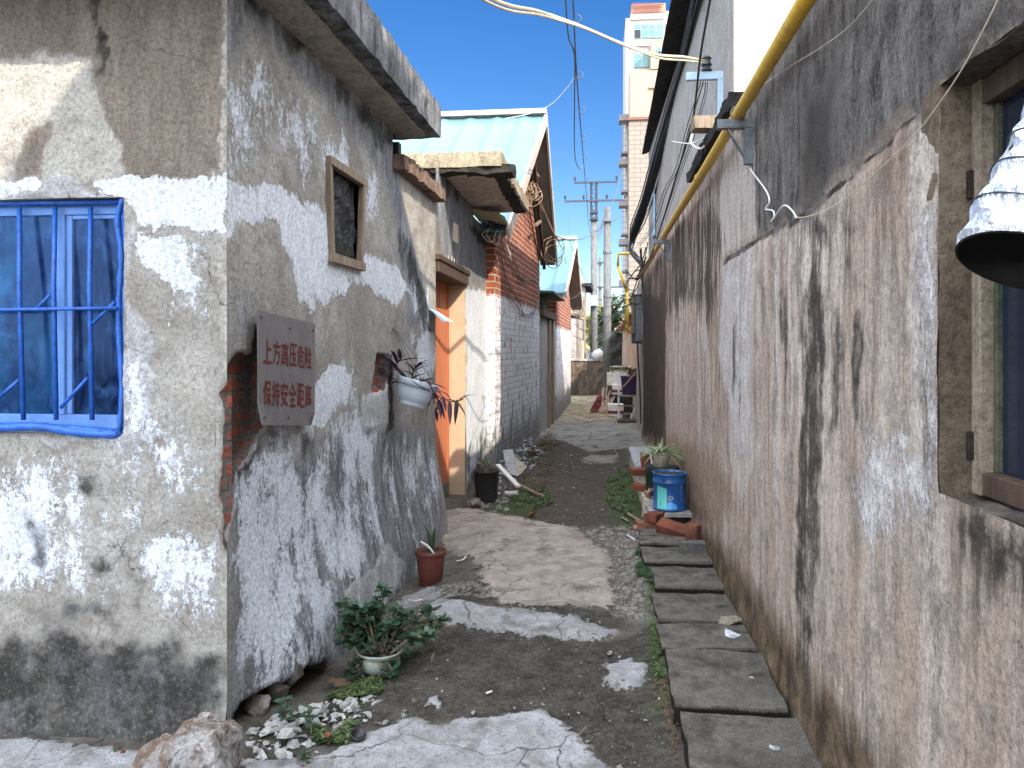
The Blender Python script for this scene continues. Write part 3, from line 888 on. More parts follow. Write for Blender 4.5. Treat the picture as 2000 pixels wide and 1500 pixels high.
# ------------------------------------------------------------------ plastered house on the left
L0, L1 = (-1.44, 2.87), (-1.30, 7.66)            # face of the left row along the alley
F0, F1 = (-5.0, 2.87), (-1.44, 2.87)             # its front, across the alley
LD = Vector((L1[0] - L0[0], L1[1] - L0[1], 0)).normalized()
LN = Vector((LD.y, -LD.x, 0))
def LP(u, z, out=0.0): return Vector((L0[0], L0[1], 0)) + LD * u + LN * out + Vector((0, 0, z))
def fp(pts): return [uz(px, py, F0, F1) for px, py in pts]
def lp(pts): return [uz(px, py, L0, L1) for px, py in pts]
house = thing("plastered_house", "peeling grey and white plastered house at the left corner of the alley", "house", (-1.44, 2.87, 0))
wx1 = uz(242, 600, F0, F1)[0]
wz1, wz0 = uz(120, 388, F0, F1)[1], uz(120, 846, F0, F1)[1]
wx0 = wx1 - 1.3
front_masks = {
    "aR": [(fp([(-200, -60), (442, -60), (442, 342), (330, 348), (243, 348), (225, 272), (205, 215), (192, 130), (180, 112), (-200, 118)]), .05, 1),  # brown, dirty plaster; its top band also paints in the eave's shade
           (fp([(62, 250), (104, 236), (96, 300), (88, 352), (30, 352)]), .03, .9)],
    "bB": [(fp([(434, -60), (450, -60), (450, 345), (432, 345)]), .012, .62), (fp([(430, 480), (450, 480), (450, 690), (428, 690)]), .02, .7), (fp([(-100, 118), (180, 115), (195, 190), (225, 272), (243, 342), (150, 345), (92, 340), (95, 300), (105, 240), (-100, 250)]), .04, 1),  # last area paints the sun patch in as paler plaster
           (fp([(330, 690), (430, 600), (440, 830), (330, 830)]), .12, .6)],
    "aG": [(fp([(-200, 357), (90, 350), (82, 368), (0, 386), (-200, 388)]), .02, 1),
           (fp([(188, 345), (275, 338), (330, 347), (385, 340), (444, 346), (444, 474), (425, 458), (345, 446), (330, 442), (268, 448), (250, 402), (240, 390), (212, 375)]), .035, 1),
           (fp([(272, 470), (340, 460), (378, 482), (382, 522), (402, 545), (370, 572), (330, 566), (300, 540), (270, 500)]), .03, 1),
           (fp([(325, 560), (332, 560), (330, 640), (325, 640)]), .015, .8),
           (fp([(-50, 955), (60, 975), (95, 1000), (100, 1110), (60, 1100), (-50, 1090)]), .07, .75),
           (fp([(295, 1060), (330, 1050), (330, 1130), (290, 1170), (310, 1110)]), .04, .7)],
    "bR": [(fp([(-200, 390), (0, 388), (50, 370), (110, 336), (150, 340), (185, 366), (238, 386), (-200, 400)]), .02, 1),
           (fp([(244, 640), (295, 640), (310, 760), (300, 850), (268, 885), (180, 878), (60, 855), (-100, 860), (-100, 846), (246, 848)]), .03, .9),
           (fp([(244, 400), (262, 430), (275, 450), (268, 500), (258, 560), (262, 600), (300, 640), (300, 720), (244, 720)]), .03, .7)],
    "aB": [(fp([(-100, 870), (90, 885), (125, 1000), (115, 1150), (-100, 1170)]), .10, .80),
           (fp([(270, 850), (340, 810), (442, 860), (442, 1030), (290, 1000)]), .10, .74),
           (fp([(250, 1040), (442, 1040), (442, 1180), (400, 1250), (270, 1200)]), .10, .76),
           (fp([(100, 890), (280, 870), (300, 1000), (260, 1160), (110, 1180)]), .10, .58),
           (fp([(250, 560), (300, 660), (300, 850), (246, 850)]), .05, .6), (fp([(244, 390), (330, 440), (420, 470), (430, 640), (300, 640), (250, 560)]), .08, .5)],
    "aA": [(fp([(-200, 1255), (60, 1245), (110, 1215), (240, 1262), (440, 1275), (440, 1500), (-200, 1500)]), .14, .92),
           (fp([(40, 1190), (110, 1160), (230, 1175), (235, 1235), (130, 1240), (60, 1260)]), .07, .62),
           (fp([(145, 918), (205, 915), (214, 960), (200, 980), (150, 965)]), .03, .55),
           (fp([(170, 1095), (235, 1085), (215, 1135), (180, 1120)]), .05, .62),
           (fp([(245, 1120), (300, 1118), (285, 1200), (270, 1215), (262, 1150)]), .04, .6),
           (fp([(168, -40), (195, -40), (196, 45), (212, 80), (210, 146), (200, 140), (190, 62), (172, 40)]), .012, .72),
           (fp([(55, 1010), (100, 1030), (95, 1120), (70, 1110)]), .03, .55),
           (fp([(180, 1260), (300, 1265), (295, 1390), (150, 1400)]), .1, .9)],
    "bA": [(fp([(470, 700), (452, 705), (444, 740), (425, 768), (436, 800), (437, 830), (435, 900), (428, 960), (436, 1050), (442, 1080), (475, 1080)]), .02, 1)],
}
def front_disp(U, Z, M):
    d = -.04 * np.clip(M["bA"] * 2 - .9, 0, 1)
    d += .014 * np.clip(M["bR"] * 2 - .8, 0, 1)
    d += .05 * (1 - sm(Z, -.1, .12))
    return d
wall_grid("front_wall", F0, F1, -.25, 3.02, .017, M_LEFT, front_masks, house, 1, [(wx0, wx1, wz0, wz1)], front_disp, 21)
uA = uz(767, 300, L0, L1)[0]
uD0, uD1 = uz(851, 700, L0, L1)[0], uz(909, 700, L0, L1)[0]
sw = [uz(px, py, L0, L1) for px, py in ((640, 316), (640, 500), (702, 516), (702, 360))]
su0, su1 = (sw[0][0] + sw[1][0]) / 2, (sw[2][0] + sw[3][0]) / 2
sz1, sz0 = (sw[0][1] + sw[3][1]) / 2, (sw[1][1] + sw[2][1]) / 2
alley_masks = {
    "bG": [(lp([(441, -60), (500, -10), (767, 262), (790, 420), (835, 560), (845, 640), (800, 640), (770, 430), (740, 330), (640, 205), (560, 120), (480, 40), (460, 120), (441, 120)]), .10, 1),
           (lp([(441, 930), (500, 840), (620, 850), (700, 800), (850, 850), (850, 1010), (770, 1150), (640, 1380), (441, 1450)]), .16, .85),
           (lp([(441, 560), (470, 560), (500, 620), (497, 690), (462, 690), (441, 690)]), .1, .6)],
    "bB": [(lp([(444, 470), (520, 430), (560, 560), (640, 620), (780, 620), (760, 700), (690, 700), (620, 640), (480, 600), (444, 640)]), .12, .45)],
    "aB": [(lp([(441, 60), (520, 100), (640, 240), (740, 340), (765, 470), (740, 480), (640, 400), (560, 330), (441, 340)]), .14, .64),
           (lp([(441, 950), (500, 838), (560, 850), (600, 905), (640, 810), (700, 800), (735, 840), (735, 1060), (690, 1120), (640, 1150), (610, 1330), (480, 1400), (441, 1440)]), .13, .74),
           (lp([(735, 840), (850, 860), (850, 1000), (800, 1090), (735, 1100)]), .12, .55),
           (lp([(640, 1150), (735, 1060), (790, 1110), (700, 1230), (640, 1300)]), .1, .55),
           (lp([(600, 740), (700, 700), (700, 800), (620, 840)]), .08, .65),
           (lp([(800, 640), (850, 640), (850, 760), (820, 760)]), .06, .7),
           (lp([(780, 520), (835, 560), (848, 700), (810, 640)]), .07, .6)],
    "aG": [(lp([(440, 346), (480, 350), (560, 376), (640, 412), (640, 505), (600, 600), (585, 600), (566, 520), (545, 440), (520, 425), (462, 432), (448, 470), (440, 478)]), .04, 1),
           (lp([(640, 505), (705, 498), (780, 520), (800, 565), (775, 600), (740, 575), (700, 565), (650, 575), (605, 610), (585, 570)]), .06, .85),
           (lp([(622, 745), (650, 712), (672, 735), (690, 718), (680, 765), (645, 800), (628, 835), (612, 830), (612, 770)]), .035, 1),
           (lp([(815, 660), (840, 640), (838, 740), (815, 745)]), .04, .85),
           (lp([(640, 1060), (680, 1040), (672, 1130), (655, 1140), (640, 1100)]), .04, .65),
           (lp([(455, 960), (470, 960), (560, 880), (585, 950), (560, 1080), (500, 1200), (460, 1220)]), .1, .55)],
    "aA": [(lp([(441, -60), (500, -10), (767, 262), (770, 300), (740, 280), (640, 165), (545, 65), (470, 0)]), .07, .80),
           (lp([(775, 430), (800, 470), (838, 600), (845, 660), (825, 640), (800, 560), (780, 500)]), .05, .62),
           (lp([(460, 1395), (600, 1380), (660, 1270), (700, 1250), (640, 1400), (480, 1460)]), .05, .55),
           (lp([(540, 845), (606, 832), (612, 872), (580, 908), (552, 890)]), .03, .5), (lp([(735, 690), (765, 690), (768, 840), (750, 850), (757, 800), (752, 740)]), .012, .75), (lp([(460, 920), (480, 905), (510, 845), (516, 850), (488, 912), (462, 940)]), .01, .7)],
    "bA": [(lp([(430, 745), (462, 692), (478, 688), (492, 695), (500, 640), (520, 640), (520, 835), (505, 850), (478, 905), (462, 925), (452, 1000), (441, 1060), (430, 1060)]), .02, 1),
           (lp([(735, 692), (747, 692), (756, 730), (748, 762), (722, 768), (727, 750)]), .02, 1),
           (lp([(608, 1284), (590, 1288), (545, 1308), (505, 1345), (470, 1378), (455, 1400), (455, 1500), (600, 1450), (612, 1330)]), .02, 1)],
    "bR": [(lp([(706, 775), (755, 745), (764, 800), (748, 842), (712, 838), (702, 800)]), .02, 1), (lp([(538, 838), (612, 825), (612, 872), (580, 910), (550, 892)]), .025, 1),
           (lp([(640, 1150), (700, 1105), (735, 1060), (770, 1100), (700, 1230), (640, 1260)]), .03, .75)],
}
def alley_disp(U, Z, M):
    d = -.05 * np.clip(M["bA"] * 2 - .9, 0, 1) * (1 + 1.8 * (Z < .35))
    d += .10 * (1 - sm(Z, .0, .75)) * sm(U, .05, .5) * (1 - .85 * np.clip(M["bA"] * 2 - .9, 0, 1))
    d += .012 * np.clip(M["bR"] * 2 - .9, 0, 1)
    return d
wall_grid("alley_wall", L0, (LP(uA, 0).x, LP(uA, 0).y), -.3, 3.02, .019, M_LEFT, alley_masks, house, 1, [(su0, su1, sz0, sz1)], alley_disp, 22)
# body behind the two faces: side, back and inner floor so that the rooms are closed and dark
b = MB()
b.bb((-5.1, 2.9, -.2), (-5.0, 5.5, 3.0)).bb((-5.0, 5.42, -.2), (-1.42, 5.5, 2.99)).bb((-5.0, 3.35, -.2), (-1.75, 3.45, 2.99))
b.build("inner_wall", M_DARKROOM, house)
b = MB()
ang = -math.atan(.02)
b.rbox((-3.31, 3.985, 3.11), (4.36, 2.90, .225), .07, .007, 3, (0, 0, ang))
esl = b.build("eave_slab", M_EAVE, house)
b = MB()
b.rbox((-1.33, 3.93, 2.992), (.20, 2.72, .022), .06, .006, 8, (0, 0, -.027))
d_ = b.build("soffit", concrete("eave_soffit", (.50, .45, .385), (.40, .36, .31), (.17, .15, .125), .5, .5), house); d_.parent = esl

# barred window
win = MB()
yy = 2.87
FZ = lambda px, py, out=0.0: Vector((uz(px, py, F0, F1)[0] - 5.0, yy - out, uz(px, py, F0, F1)[1]))
xw0, xw1 = wx0 - 5.0, wx1 - 5.0
fr = .035
win.bb((xw0, yy + .055, wz0), (xw1, yy + .10, wz0 + .07)).bb((xw0, yy + .055, wz1 - .055), (xw1, yy + .10, wz1)).bb((xw1 - fr, yy + .056, wz0 + .07), (xw1, yy + .099, wz1 - .055)).bb((xw0, yy + .056, wz0 + .07), (xw0 + fr, yy + .099, wz1 - .055))
xm = FZ(98, 600).x
win.bb((xm - .024, yy + .05, wz0 + .07), (xm + .024, yy + .095, wz1 - .055))
win.bb((xm + .026, yy + .06, wz0 + .072), (xm + .05, yy + .09, wz1 - .057))
win.bb((xw1 - fr - .012, yy + .06, wz0 + .072), (xw1 - fr - .001, yy + .09, wz1 - .057))
win.bb((xm + .05, yy + .062, wz1 - .073), (xw1 - fr - .012, yy + .088, wz1 - .057))
wf = win.build("window", M_PVC, house, bevel=.003)
MB().bb((xw0 + fr, yy + .072, wz0 + .07), (xm - .024, yy + .078, wz1 - .055)).build("pane", M_GLASSG, house).name = "pane"
pn = bpy.data.objects["pane"]; pn.parent = wf
p2 = MB().bb((xm + .05, yy + .074, wz0 + .07), (xw1 - fr, yy + .08, wz1 - .055)).build("pane", M_GLASS, house); p2.parent = wf
g = MB()
for px0, px1 in ((-85, -70), (28, 48), (98, 112), (168, 182)):
    g.tube([FZ(px0, 402, -.028), FZ((px0 + px1) / 2, 560, .0), FZ(px1, 820, .006)], .0095, 8)
g.tube([FZ(-160, 608, .012), FZ(100, 604, .014), FZ(232, 602, .012)], .0075, 8)
for a, c in (((70, 607), (100, 575)), ((120, 796), (172, 738)), ((183, 632), (225, 590)), ((0, 776), (38, 742))):
    g.tube([FZ(*a, .004), FZ(*c, .002)], .0075, 8)
g.tube([FZ(-160, 833, .012), FZ(60, 832, .016), FZ(150, 838, .014), FZ(236, 846, .004)], .016, 10)
g.tube([FZ(-160, 396, -.03), FZ(236, 392, -.03)], .012, 8)
g.tube([FZ(236, 392, -.02), FZ(240, 600, -.02), FZ(240, 842, -.01)], .009, 8)
grille = g.build("window_bars", M_BLUE, house, smooth=True)
# plastic film stretched behind the bars, its surplus wrapped round the bottom bar
nx_, nz_ = 46, 40
vs, fs = [], []
rnd = random.Random(5)
for i in range(nx_ + 1):
    for k in range(nz_ + 1):
        x = xw0 + .01 + (xw1 - xw0 - .014) * i / nx_
        z = wz0 + .015 + (wz1 - wz0 - .03) * k / nz_
        w = mnoise.noise(Vector((x * 5, z * 4 + x * 3, 1))) * .012 + mnoise.noise(Vector((x * 17 + z * 9, z * 11, 4))) * .005
        vs.append((x, yy + .028 + w, z))
for i in range(nx_):
    for k in range(nz_):
        a = i * (nz_ + 1) + k
        fs.append((a, a + nz_ + 1, a + nz_ + 2, a + 1))
fm = MB(); fm.add(vs, fs)
fm.build("plastic_film", M_FILM, house, smooth=True)
r = MB()
r.tube([FZ(-160, 838, .02)] + curve_pts([FZ(0, 836, .018), FZ(80, 832, .024), FZ(150, 842, .022), FZ(180, 846, .014), FZ(238, 848, .004)], 5), [.014] + [.016, .018, .017, .02, .018] * 4 + [.01], 9)
r.tube(curve_pts([FZ(238, 386, -.01), FZ(226, 430, -.012), FZ(234, 500, -.01), FZ(228, 620, -.012), FZ(236, 760, -.01), FZ(232, 842, .0)], 5), [.008 + .006 * abs(math.sin(i * 1.7)) for i in range(26)], 7)
r.build("rolled_film_edge", M_BLUE, house, smooth=True)
# reveal lining of that window
lin = MB()
lin.bb((xw1, yy + .006, wz0), (xw1 + .03, yy + .11, wz1)).bb((xw0, yy + .006, wz0 - .03), (xw1, yy + .11, wz0)).bb((xw0, yy + .006, wz1), (xw1, yy + .11, wz1 + .03))
lin.build("window_reveal", M_JAMB if False else M_GREYWALL, house)

# small wooden window
swn = MB()
def LW(u, z, o): return LP(u, z, o)
cs = [uz(px, py, L0, L1) for px, py in ((636, 312), (641, 503), (700, 521), (705, 357))]
t = .032
def bar2(p, q, w, h, o): swn.beam(LP(p[0], p[1], o), LP(q[0], q[1], o), w, h, LN)
bar2(cs[0], (cs[3][0] + .03, cs[3][1]), .045, .04, .012)
bar2((cs[1][0] - .01, cs[1][1]), (cs[2][0] + .03, cs[2][1]), .05, .045, .014)
bar2((cs[0][0] + .012, cs[0][1] - .02), (cs[1][0] + .012, cs[1][1] + .02), .028, .032, .010)
bar2((cs[0][0] + .05, cs[0][1] - .025), (cs[1][0] + .05, cs[1][1] + .025), .022, .026, .004)
bar2((cs[3][0] - .005, cs[3][1] - .02), (cs[2][0] - .005, cs[2][1] + .02), .04, .034, .011)
sf = swn.build("small_window", M_WOOD, house, bevel=.003)
vs, fs = [], []
nn = 22
for i in range(nn + 1):
    for k in range(nn + 1):
        u = su0 + .01 + (su1 - su0 - .02) * i / nn
        z = sz0 + .005 + (sz1 - sz0 - .01) * k / nn
        w = mnoise.noise(Vector((u * 9, z * 9, 3))) * .02 + abs(mnoise.noise(Vector((u * 14 + z * 8, z * 13, 7)))) * .02
        vs.append(LP(u, z, -.03 + w)); fs += [] if i == nn or k == nn else [(i * (nn + 1) + k, (i + 1) * (nn + 1) + k, (i + 1) * (nn + 1) + k + 1, i * (nn + 1) + k + 1)]
sh = MB(); sh.add(vs, fs)
s_ = sh.build("black_sheet", M_BLACKSHEET, house); s_.parent = sf

# ------------------------------------------------------------------ house with the door and its canopy
dh = thing("door_house", "low plastered house with orange door under a concrete canopy", "house", (-1.4, 5.6, 0))
uC1 = uz(913, 430, L0, L1)[0]
zB = 2.73
wall_grid("near_wall", (LP(uA, 0).x, LP(uA, 0).y), (LP(uD0, 0).x, LP(uD0, 0).y), -.3, zB, .02, M_LEFT,
          {k: [([(u - uA, z) for u, z in poly], W, a) for poly, W, a in v] for k, v in alley_masks.items()}, dh, 1, [], lambda U, Z, M: alley_disp(U + uA, Z, M), 23)
D0 = (LP(uD0, 0).x, LP(uD0, 0).y)
D1 = (-1.32, 9.15)
dz1 = 2.24
def dp(pts): return [uz(px, py, D0, D1) for px, py in pts]
LDoor = uz(909, 700, D0, D1)[0]
door_masks = {
    "aR": [(dp([(845, 330), (915, 330), (950, 400), (962, 545), (945, 562), (905, 548), (905, 535), (850, 500), (845, 400)]), .12, .9)],
    "bG": [(dp([(850, 330), (915, 330), (945, 420), (955, 540), (945, 562), (905, 548), (900, 520), (866, 500), (852, 450)]), .12, 1)],
    "aA": [(dp([(848, 335), (915, 335), (940, 380), (925, 400), (870, 380)]), .10, .62), (dp([(915, 430), (975, 480), (975, 500), (950, 490), (915, 450)]), .04, .7),
           (dp([(909, 880), (968, 820), (968, 1000), (909, 1000)]), .12, .52)],
    "aG": [(dp([(908, 560), (968, 575), (968, 850), (911, 940)]), .06, .95)],
    "bB": [(dp([(945, 420), (970, 440), (968, 580), (940, 560)]), .05, .8), (dp([(905, 560), (970, 570), (970, 960), (905, 1000)]), .05, .8)],
    "aB": [(dp([(911, 850), (968, 800), (968, 960), (911, 1000)]), .1, .5)],
}
wall_grid("door_wall", D0, D1, -.25, 3.06, .022, M_LEFT, door_masks, dh, 1, [(-1, LDoor, -1, dz1), (uz(914, 400, D0, D1)[0] + .35, 9, 2.93, 9)], None, 24)
b = MB()
b.bb((-5, 5.55, -.2), (-4.9, 9.1, 2.7)).bb((-5, 9.0, -.2), (-1.36, 9.12, 2.9)).bb((-5, 5.51, 2.62), (-1.45, 9.1, 2.70))
b.build("inner_wall", M_DARKROOM, dh)
DD = Vector((D1[0] - D0[0], D1[1] - D0[1], 0)).normalized()
DN = Vector((DD.y, -DD.x, 0))
def DP(u, z, o=0.0): return Vector((D0[0], D0[1], 0)) + DD * u + DN * o + Vector((0, 0, z))
def hexa(mb, f, u0, u1, z0, z1, o0, o1):
    c = [f(u, z, o) for u in (u0, u1) for o in (o0, o1) for z in (z0, z1)]
    mb.add(c, [(0, 1, 3, 2), (4, 6, 7, 5), (0, 4, 5, 1), (2, 3, 7, 6), (0, 2, 6, 4), (1, 5, 7, 3)])
    return mb
m_ = MB()
hexa(m_, DP, LDoor - .004, LDoor + .12, -.2, dz1, -.36, -.004)
m_.build("door_reveal", M_JAMB, dh)
m_ = MB()
hexa(m_, DP, -.12, 0.004, -.2, dz1, -.36, -.012)
hexa(m_, DP, -.12, LDoor + .12, dz1 - .002, dz1 + .1, -.36, -.03)
m_.build("door_head", M_GREYWALL, dh)
m_ = MB()
hexa(m_, DP, .004, LDoor - .03, .14, dz1 - .1, -.215, -.18)
for i in range(1, 6): hexa(m_, DP, i * .2 - .004, i * .2 + .004, .14, dz1 - .1, -.18, -.176)
dr = m_.build("door", M_DOOR, dh)
for q0, q1, o0, o1 in ((.0, .09, -.20, -.15), (LDoor - .06, LDoor - .006, -.225, -.165)):
    m_ = MB(); hexa(m_, DP, q0, q1, -.02, dz1 - .09, o0, o1); d_ = m_.build("door_frame", M_DOOR, dh); d_.parent = dr
m_ = MB()
hexa(m_, DP, .5, LDoor - .07, -.05, .15, -.216, -.16)
d_ = m_.build("kick_plate", M_STEEL, dh); d_.parent = dr
m_ = MB()
hexa(m_, DP, .0, LDoor + .02, dz1 - .10, dz1 - .0, -.19, .03); hexa(m_, DP, -.02, LDoor + .06, dz1 + .0, dz1 + .05, -.03, .045)
m_.build("lintel", M_WOOD_DARK, dh, bevel=.008)
m_ = MB()
k = [uz(px, py, D0, D1) for px, py in ((884, 434), (883, 470), (893, 476), (893, 440))]
m_.prism([DP(u, z, .004) for u, z in k], DN * .008)
m_.build("paper_scrap", M_CREAM, dh)
# faint chalk marks left over the door
for q, (px, py) in enumerate(((872, 503), (879, 505), (884, 509), (889, 512))):
    m_ = MB()
    u, z = uz(px, py, D0, D1)
    for a in range(3):
        hexa(m_, DP, u + .012 * a, u + .012 * a + .006, z - .03 + .012 * ((a + q) % 2), z + .02, .012, .015)
    hexa(m_, DP, u, u + .04, z + .014, z + .02, .012, .0155)
    m_.build("chalk_mark", simple("chalk", (.62, .62, .62), (.45, .45, .45), 80, .9, .2, 90, .1, 0, .7), dh)
# coping of the low wall and the door canopy
m_ = MB()
uu0, uu1 = uA - .02, uD0 - .02
nseg = 9
for i in range(nseg):
    a, c = uu0 + (uu1 - uu0) * i / nseg + .004, uu0 + (uu1 - uu0) * (i + 1) / nseg - .004
    m_.rbox(LP((a + c) / 2, zB + .04, -.02), (.22, c - a, .10), .05, .008, i, (0, 0, -math.atan2(LD.x, LD.y)))
m_.build("coping", concrete("red_coping", (.27, .17, .125), (.19, .125, .095), (.06, .05, .045), .6, .6), dh)
m_ = MB()
m_.rbox((-1.49, 7.57, 3.105), (1.42, 2.24, .125), .05, .005, 9, (0, 0, -.015))
cn = m_.build("canopy", M_CANOPY, dh)
m_ = MB()
m_.rbox((-.90, 6.54, 3.022), (.42, .15, .07), .03, .016, 11)
m_.rbox((-1.25, 6.52, 3.03), (.34, .12, .06), .03, .014, 12)
m_.rbox((-.84, 7.5, 3.025), (.12, 2.0, .05), .04, .012, 13)
d_ = m_.build("spalled_edge", concrete("spalled_concrete", (.06, .052, .045), (.04, .035, .03), (.02, .018, .016), 1, .6), dh); d_.parent = cn
m_ = MB()
m_.rbox((-1.46, 7.57, 3.037), (1.24, 2.06, .02), .06, .006, 15)
d_ = m_.build("soffit", concrete("bounce_toned_soffit", (.78, .65, .55), (.64, .52, .43), (.30, .22, .17), .8, .6), dh); d_.parent = cn  # pinkish underside, its tone raised to stand in for bounced light
# loose tiles on the wall beyond the canopy
rnd = random.Random(3)
m_ = MB()
ua = uz(912, 430, D0, D1)[0]; ub = uz(968, 480, D0, D1)[0]
for i in range(5):
    u = ua + .42 + .62 * i / 5
    c = DP(u, 2.955 + .01 * (i % 2), .13 + .012 * (i % 3))
    m_.rbox(c, (.34, .22, .028), .06, .005, 30 + i, (rnd.uniform(-.06, .06), .16 + rnd.uniform(-.05, .05), rnd.uniform(-.08, .08)))
m_.build("wall_top_tile", concrete("yellow_tile", (.55, .48, .31), (.45, .38, .23), (.2, .16, .1), 1, .4), dh)
# bent flap of metal at the wall end
m_ = MB()
pa = [uz(px, py, L0, L1) for px, py in ((836, 603), (850, 608))]
a = LP(pa[0][0], pa[0][1], .012); c = LP(pa[1][0], pa[1][1], .012)
m_.prism([a, c, c + Vector((.13, .03, -.085)), a + Vector((.11, .0, -.105))], (0, .002, .004))
flap = m_.build("metal_flap", M_PALEBLUE, None, loc=a)
tag(flap, "small pale blue metal flap sticking out of the wall beside the orange door", "metal flap")
# ------------------------------------------------------------------ stained house on the right
RX = .78
R0, R1 = (RX, -1.2), (RX, 13.1)
def rp(pts): return [uz(px, py, R0, R1) for px, py in pts]
rh = thing("stained_house", "low house with a long dark stained wall along the right of the alley", "house", (RX, 4, 0))
ru1 = uz(1836, 600, R0, R1)[0]
rz0, rz1 = 1.17, 2.10
ru0 = ru1 - 1.15
right_masks = {
    "bR": [(rp([(1440, 130), (1560, -60), (2300, -700), (2300, 0), (2020, 60), (1850, 172), (1700, 300), (1560, 422), (1480, 468), (1470, 300), (1440, 270)]), .12, 1)],
    "aA": [(rp([(1422, 250), (1474, 270), (1478, 455), (1470, 465), (1412, 505), (1400, 420)]), .05, .95),
           (rp([(1408, 510), (1476, 465), (1476, 900), (1450, 1000), (1425, 900)]), .05, .8),
           (rp([(1680, 420), (1790, 330), (1830, 300), (1800, 900), (1700, 900)]), .2, .5)],
    "aG": [(rp([(1410, 515), (1470, 470), (1470, 900), (1440, 900), (1400, 700)]), .08, .75),
           (rp([(1690, 800), (1830, 840), (1840, 1010), (1700, 1120), (1660, 1000)]), .12, .85),
           (rp([(1800, 400), (1842, 360), (1846, 900), (1800, 900)]), .06, .85),
           (rp([(1480, 480), (1560, 430), (1560, 1000), (1480, 1000)]), .12, .40),
           (rp([(1610, 640), (1800, 500), (1800, 830), (1610, 1000)]), .15, .35),
           (rp([(1300, 640), (1390, 620), (1380, 900), (1310, 850)]), .08, .5),
           (rp([(1690, 990), (1860, 1010), (1840, 1200), (1690, 1150)]), .12, .5)],
    "aR": [(rp([(1572, 560), (1602, 440), (1614, 640), (1610, 900), (1598, 1150), (1580, 1330), (1552, 1300), (1556, 900)]), .06, .64),
           (rp([(1600, 380), (1625, 470), (1605, 520), (1585, 420)]), .05, .55),
           (rp([(1630, 600), (1650, 580), (1648, 800), (1640, 860), (1622, 860), (1620, 700)]), .04, .56),
           (rp([(1664, 590), (1682, 600), (1688, 760), (1676, 860), (1664, 780)]), .03, .66),
           (rp([(1640, 430), (1665, 420), (1668, 540), (1650, 560)]), .04, .52),
           (rp([(1520, 520), (1540, 500), (1545, 700), (1530, 780)]), .04, .5),
           (rp([(1430, 640), (1440, 600), (1442, 740), (1432, 780)]), .03, .55),
           (rp([(1560, 170), (1640, 100), (1640, 380), (1560, 420)]), .14, .56),
           (rp([(1850, 960), (2000, 1010), (2200, 1120), (2200, 1400), (2000, 1190), (1860, 1130)]), .10, .74),
           (rp([(1845, 60), (2000, -40), (2000, 80), (1850, 165)]), .06, .55)],
    "aB": [(rp([(1345, 1010), (1400, 1040), (1500, 1180), (1600, 1320), (1720, 1450), (1800, 1600), (1600, 1600), (1500, 1400), (1380, 1100), (1335, 1020)]), .14, .95),
           (rp([(1290, 880), (1350, 900), (1400, 1040), (1340, 1020)]), .10, .8)],
    "bG": [(rp([(1838, 160), (1900, 100), (1900, 980), (1838, 950)]), .05, .9),
           (rp([(1270, 830), (1400, 860), (1450, 1000), (1390, 1060), (1300, 900)]), .15, .6)],
    "bB": [(rp([(1250, 560), (1330, 415), (1400, 380), (1425, 480), (1408, 520), (1396, 640), (1330, 600), (1300, 640), (1300, 860), (1250, 860)]), .16, .62),
           (rp([(1250, 560), (1300, 560), (1300, 880), (1250, 860)]), .25, .92)],
    "bA": [(rp([(1412, 508), (1445, 482), (1500, 452), (1560, 418), (1620, 370), (1700, 300), (1770, 235), (1850, 170), (1850, 183), (1770, 249), (1700, 313), (1622, 384), (1560, 432), (1500, 465), (1445, 495), (1412, 518)]), .02, .95),
           (rp([(1668, 650), (1680, 650), (1680, 830), (1668, 830)]), .016, .7)],
}
def right_disp(U, Z, M):
    k = -.012 * np.clip(M["bA"] * 2 - .6, 0, 1) + .006 * np.clip(M["aG"] - .3, 0, 1)
    uC, zC = rp([(1845, 950)])[0]
    return k + .03 * (1 - sm(Z, -.05, .2))
wall_grid("alley_wall", R0, R1, -.25, 2.80, .024, M_RIGHT, right_masks, rh, -1, [(ru0, ru1, rz0, rz1)], right_disp, 41)
b = MB()
b.bb((1.6, -1.2, -.2), (1.7, 13.0, 2.78)).bb((.80, 13.0, -.2), (1.7, 13.09, 2.78)).bb((.80, -1.2, 2.62), (1.6, 13.0, 2.72)).bb((.84, 2.6, -.2), (1.6, 2.7, 2.62))
b.build("inner_wall", M_DARKROOM, rh)
# upper storey over the near end (out of the photo, it shades the left house)
b = MB()
b.bb((1.05, -9.0, 2.74), (5.0, .6, 6.47)).bb((1.05, .602, 2.74), (5.0, 1.98, 5.84))
b.build("upper_storey", M_CREAM, rh)
# dark tiles capping the wall
m_ = MB()
rnd = random.Random(8)
y = 4.25
while y < 6.0:
    L = rnd.uniform(.28, .42)
    m_.rbox((.80, y + L / 2, 2.835 + rnd.uniform(0, .02)), (.19, L - .01, .075), .06, .008, int(y * 9), (0, rnd.uniform(-.12, -.02), rnd.uniform(-.03, .03)))
    y += L
m_.build("wall_cap", M_TILE, rh)
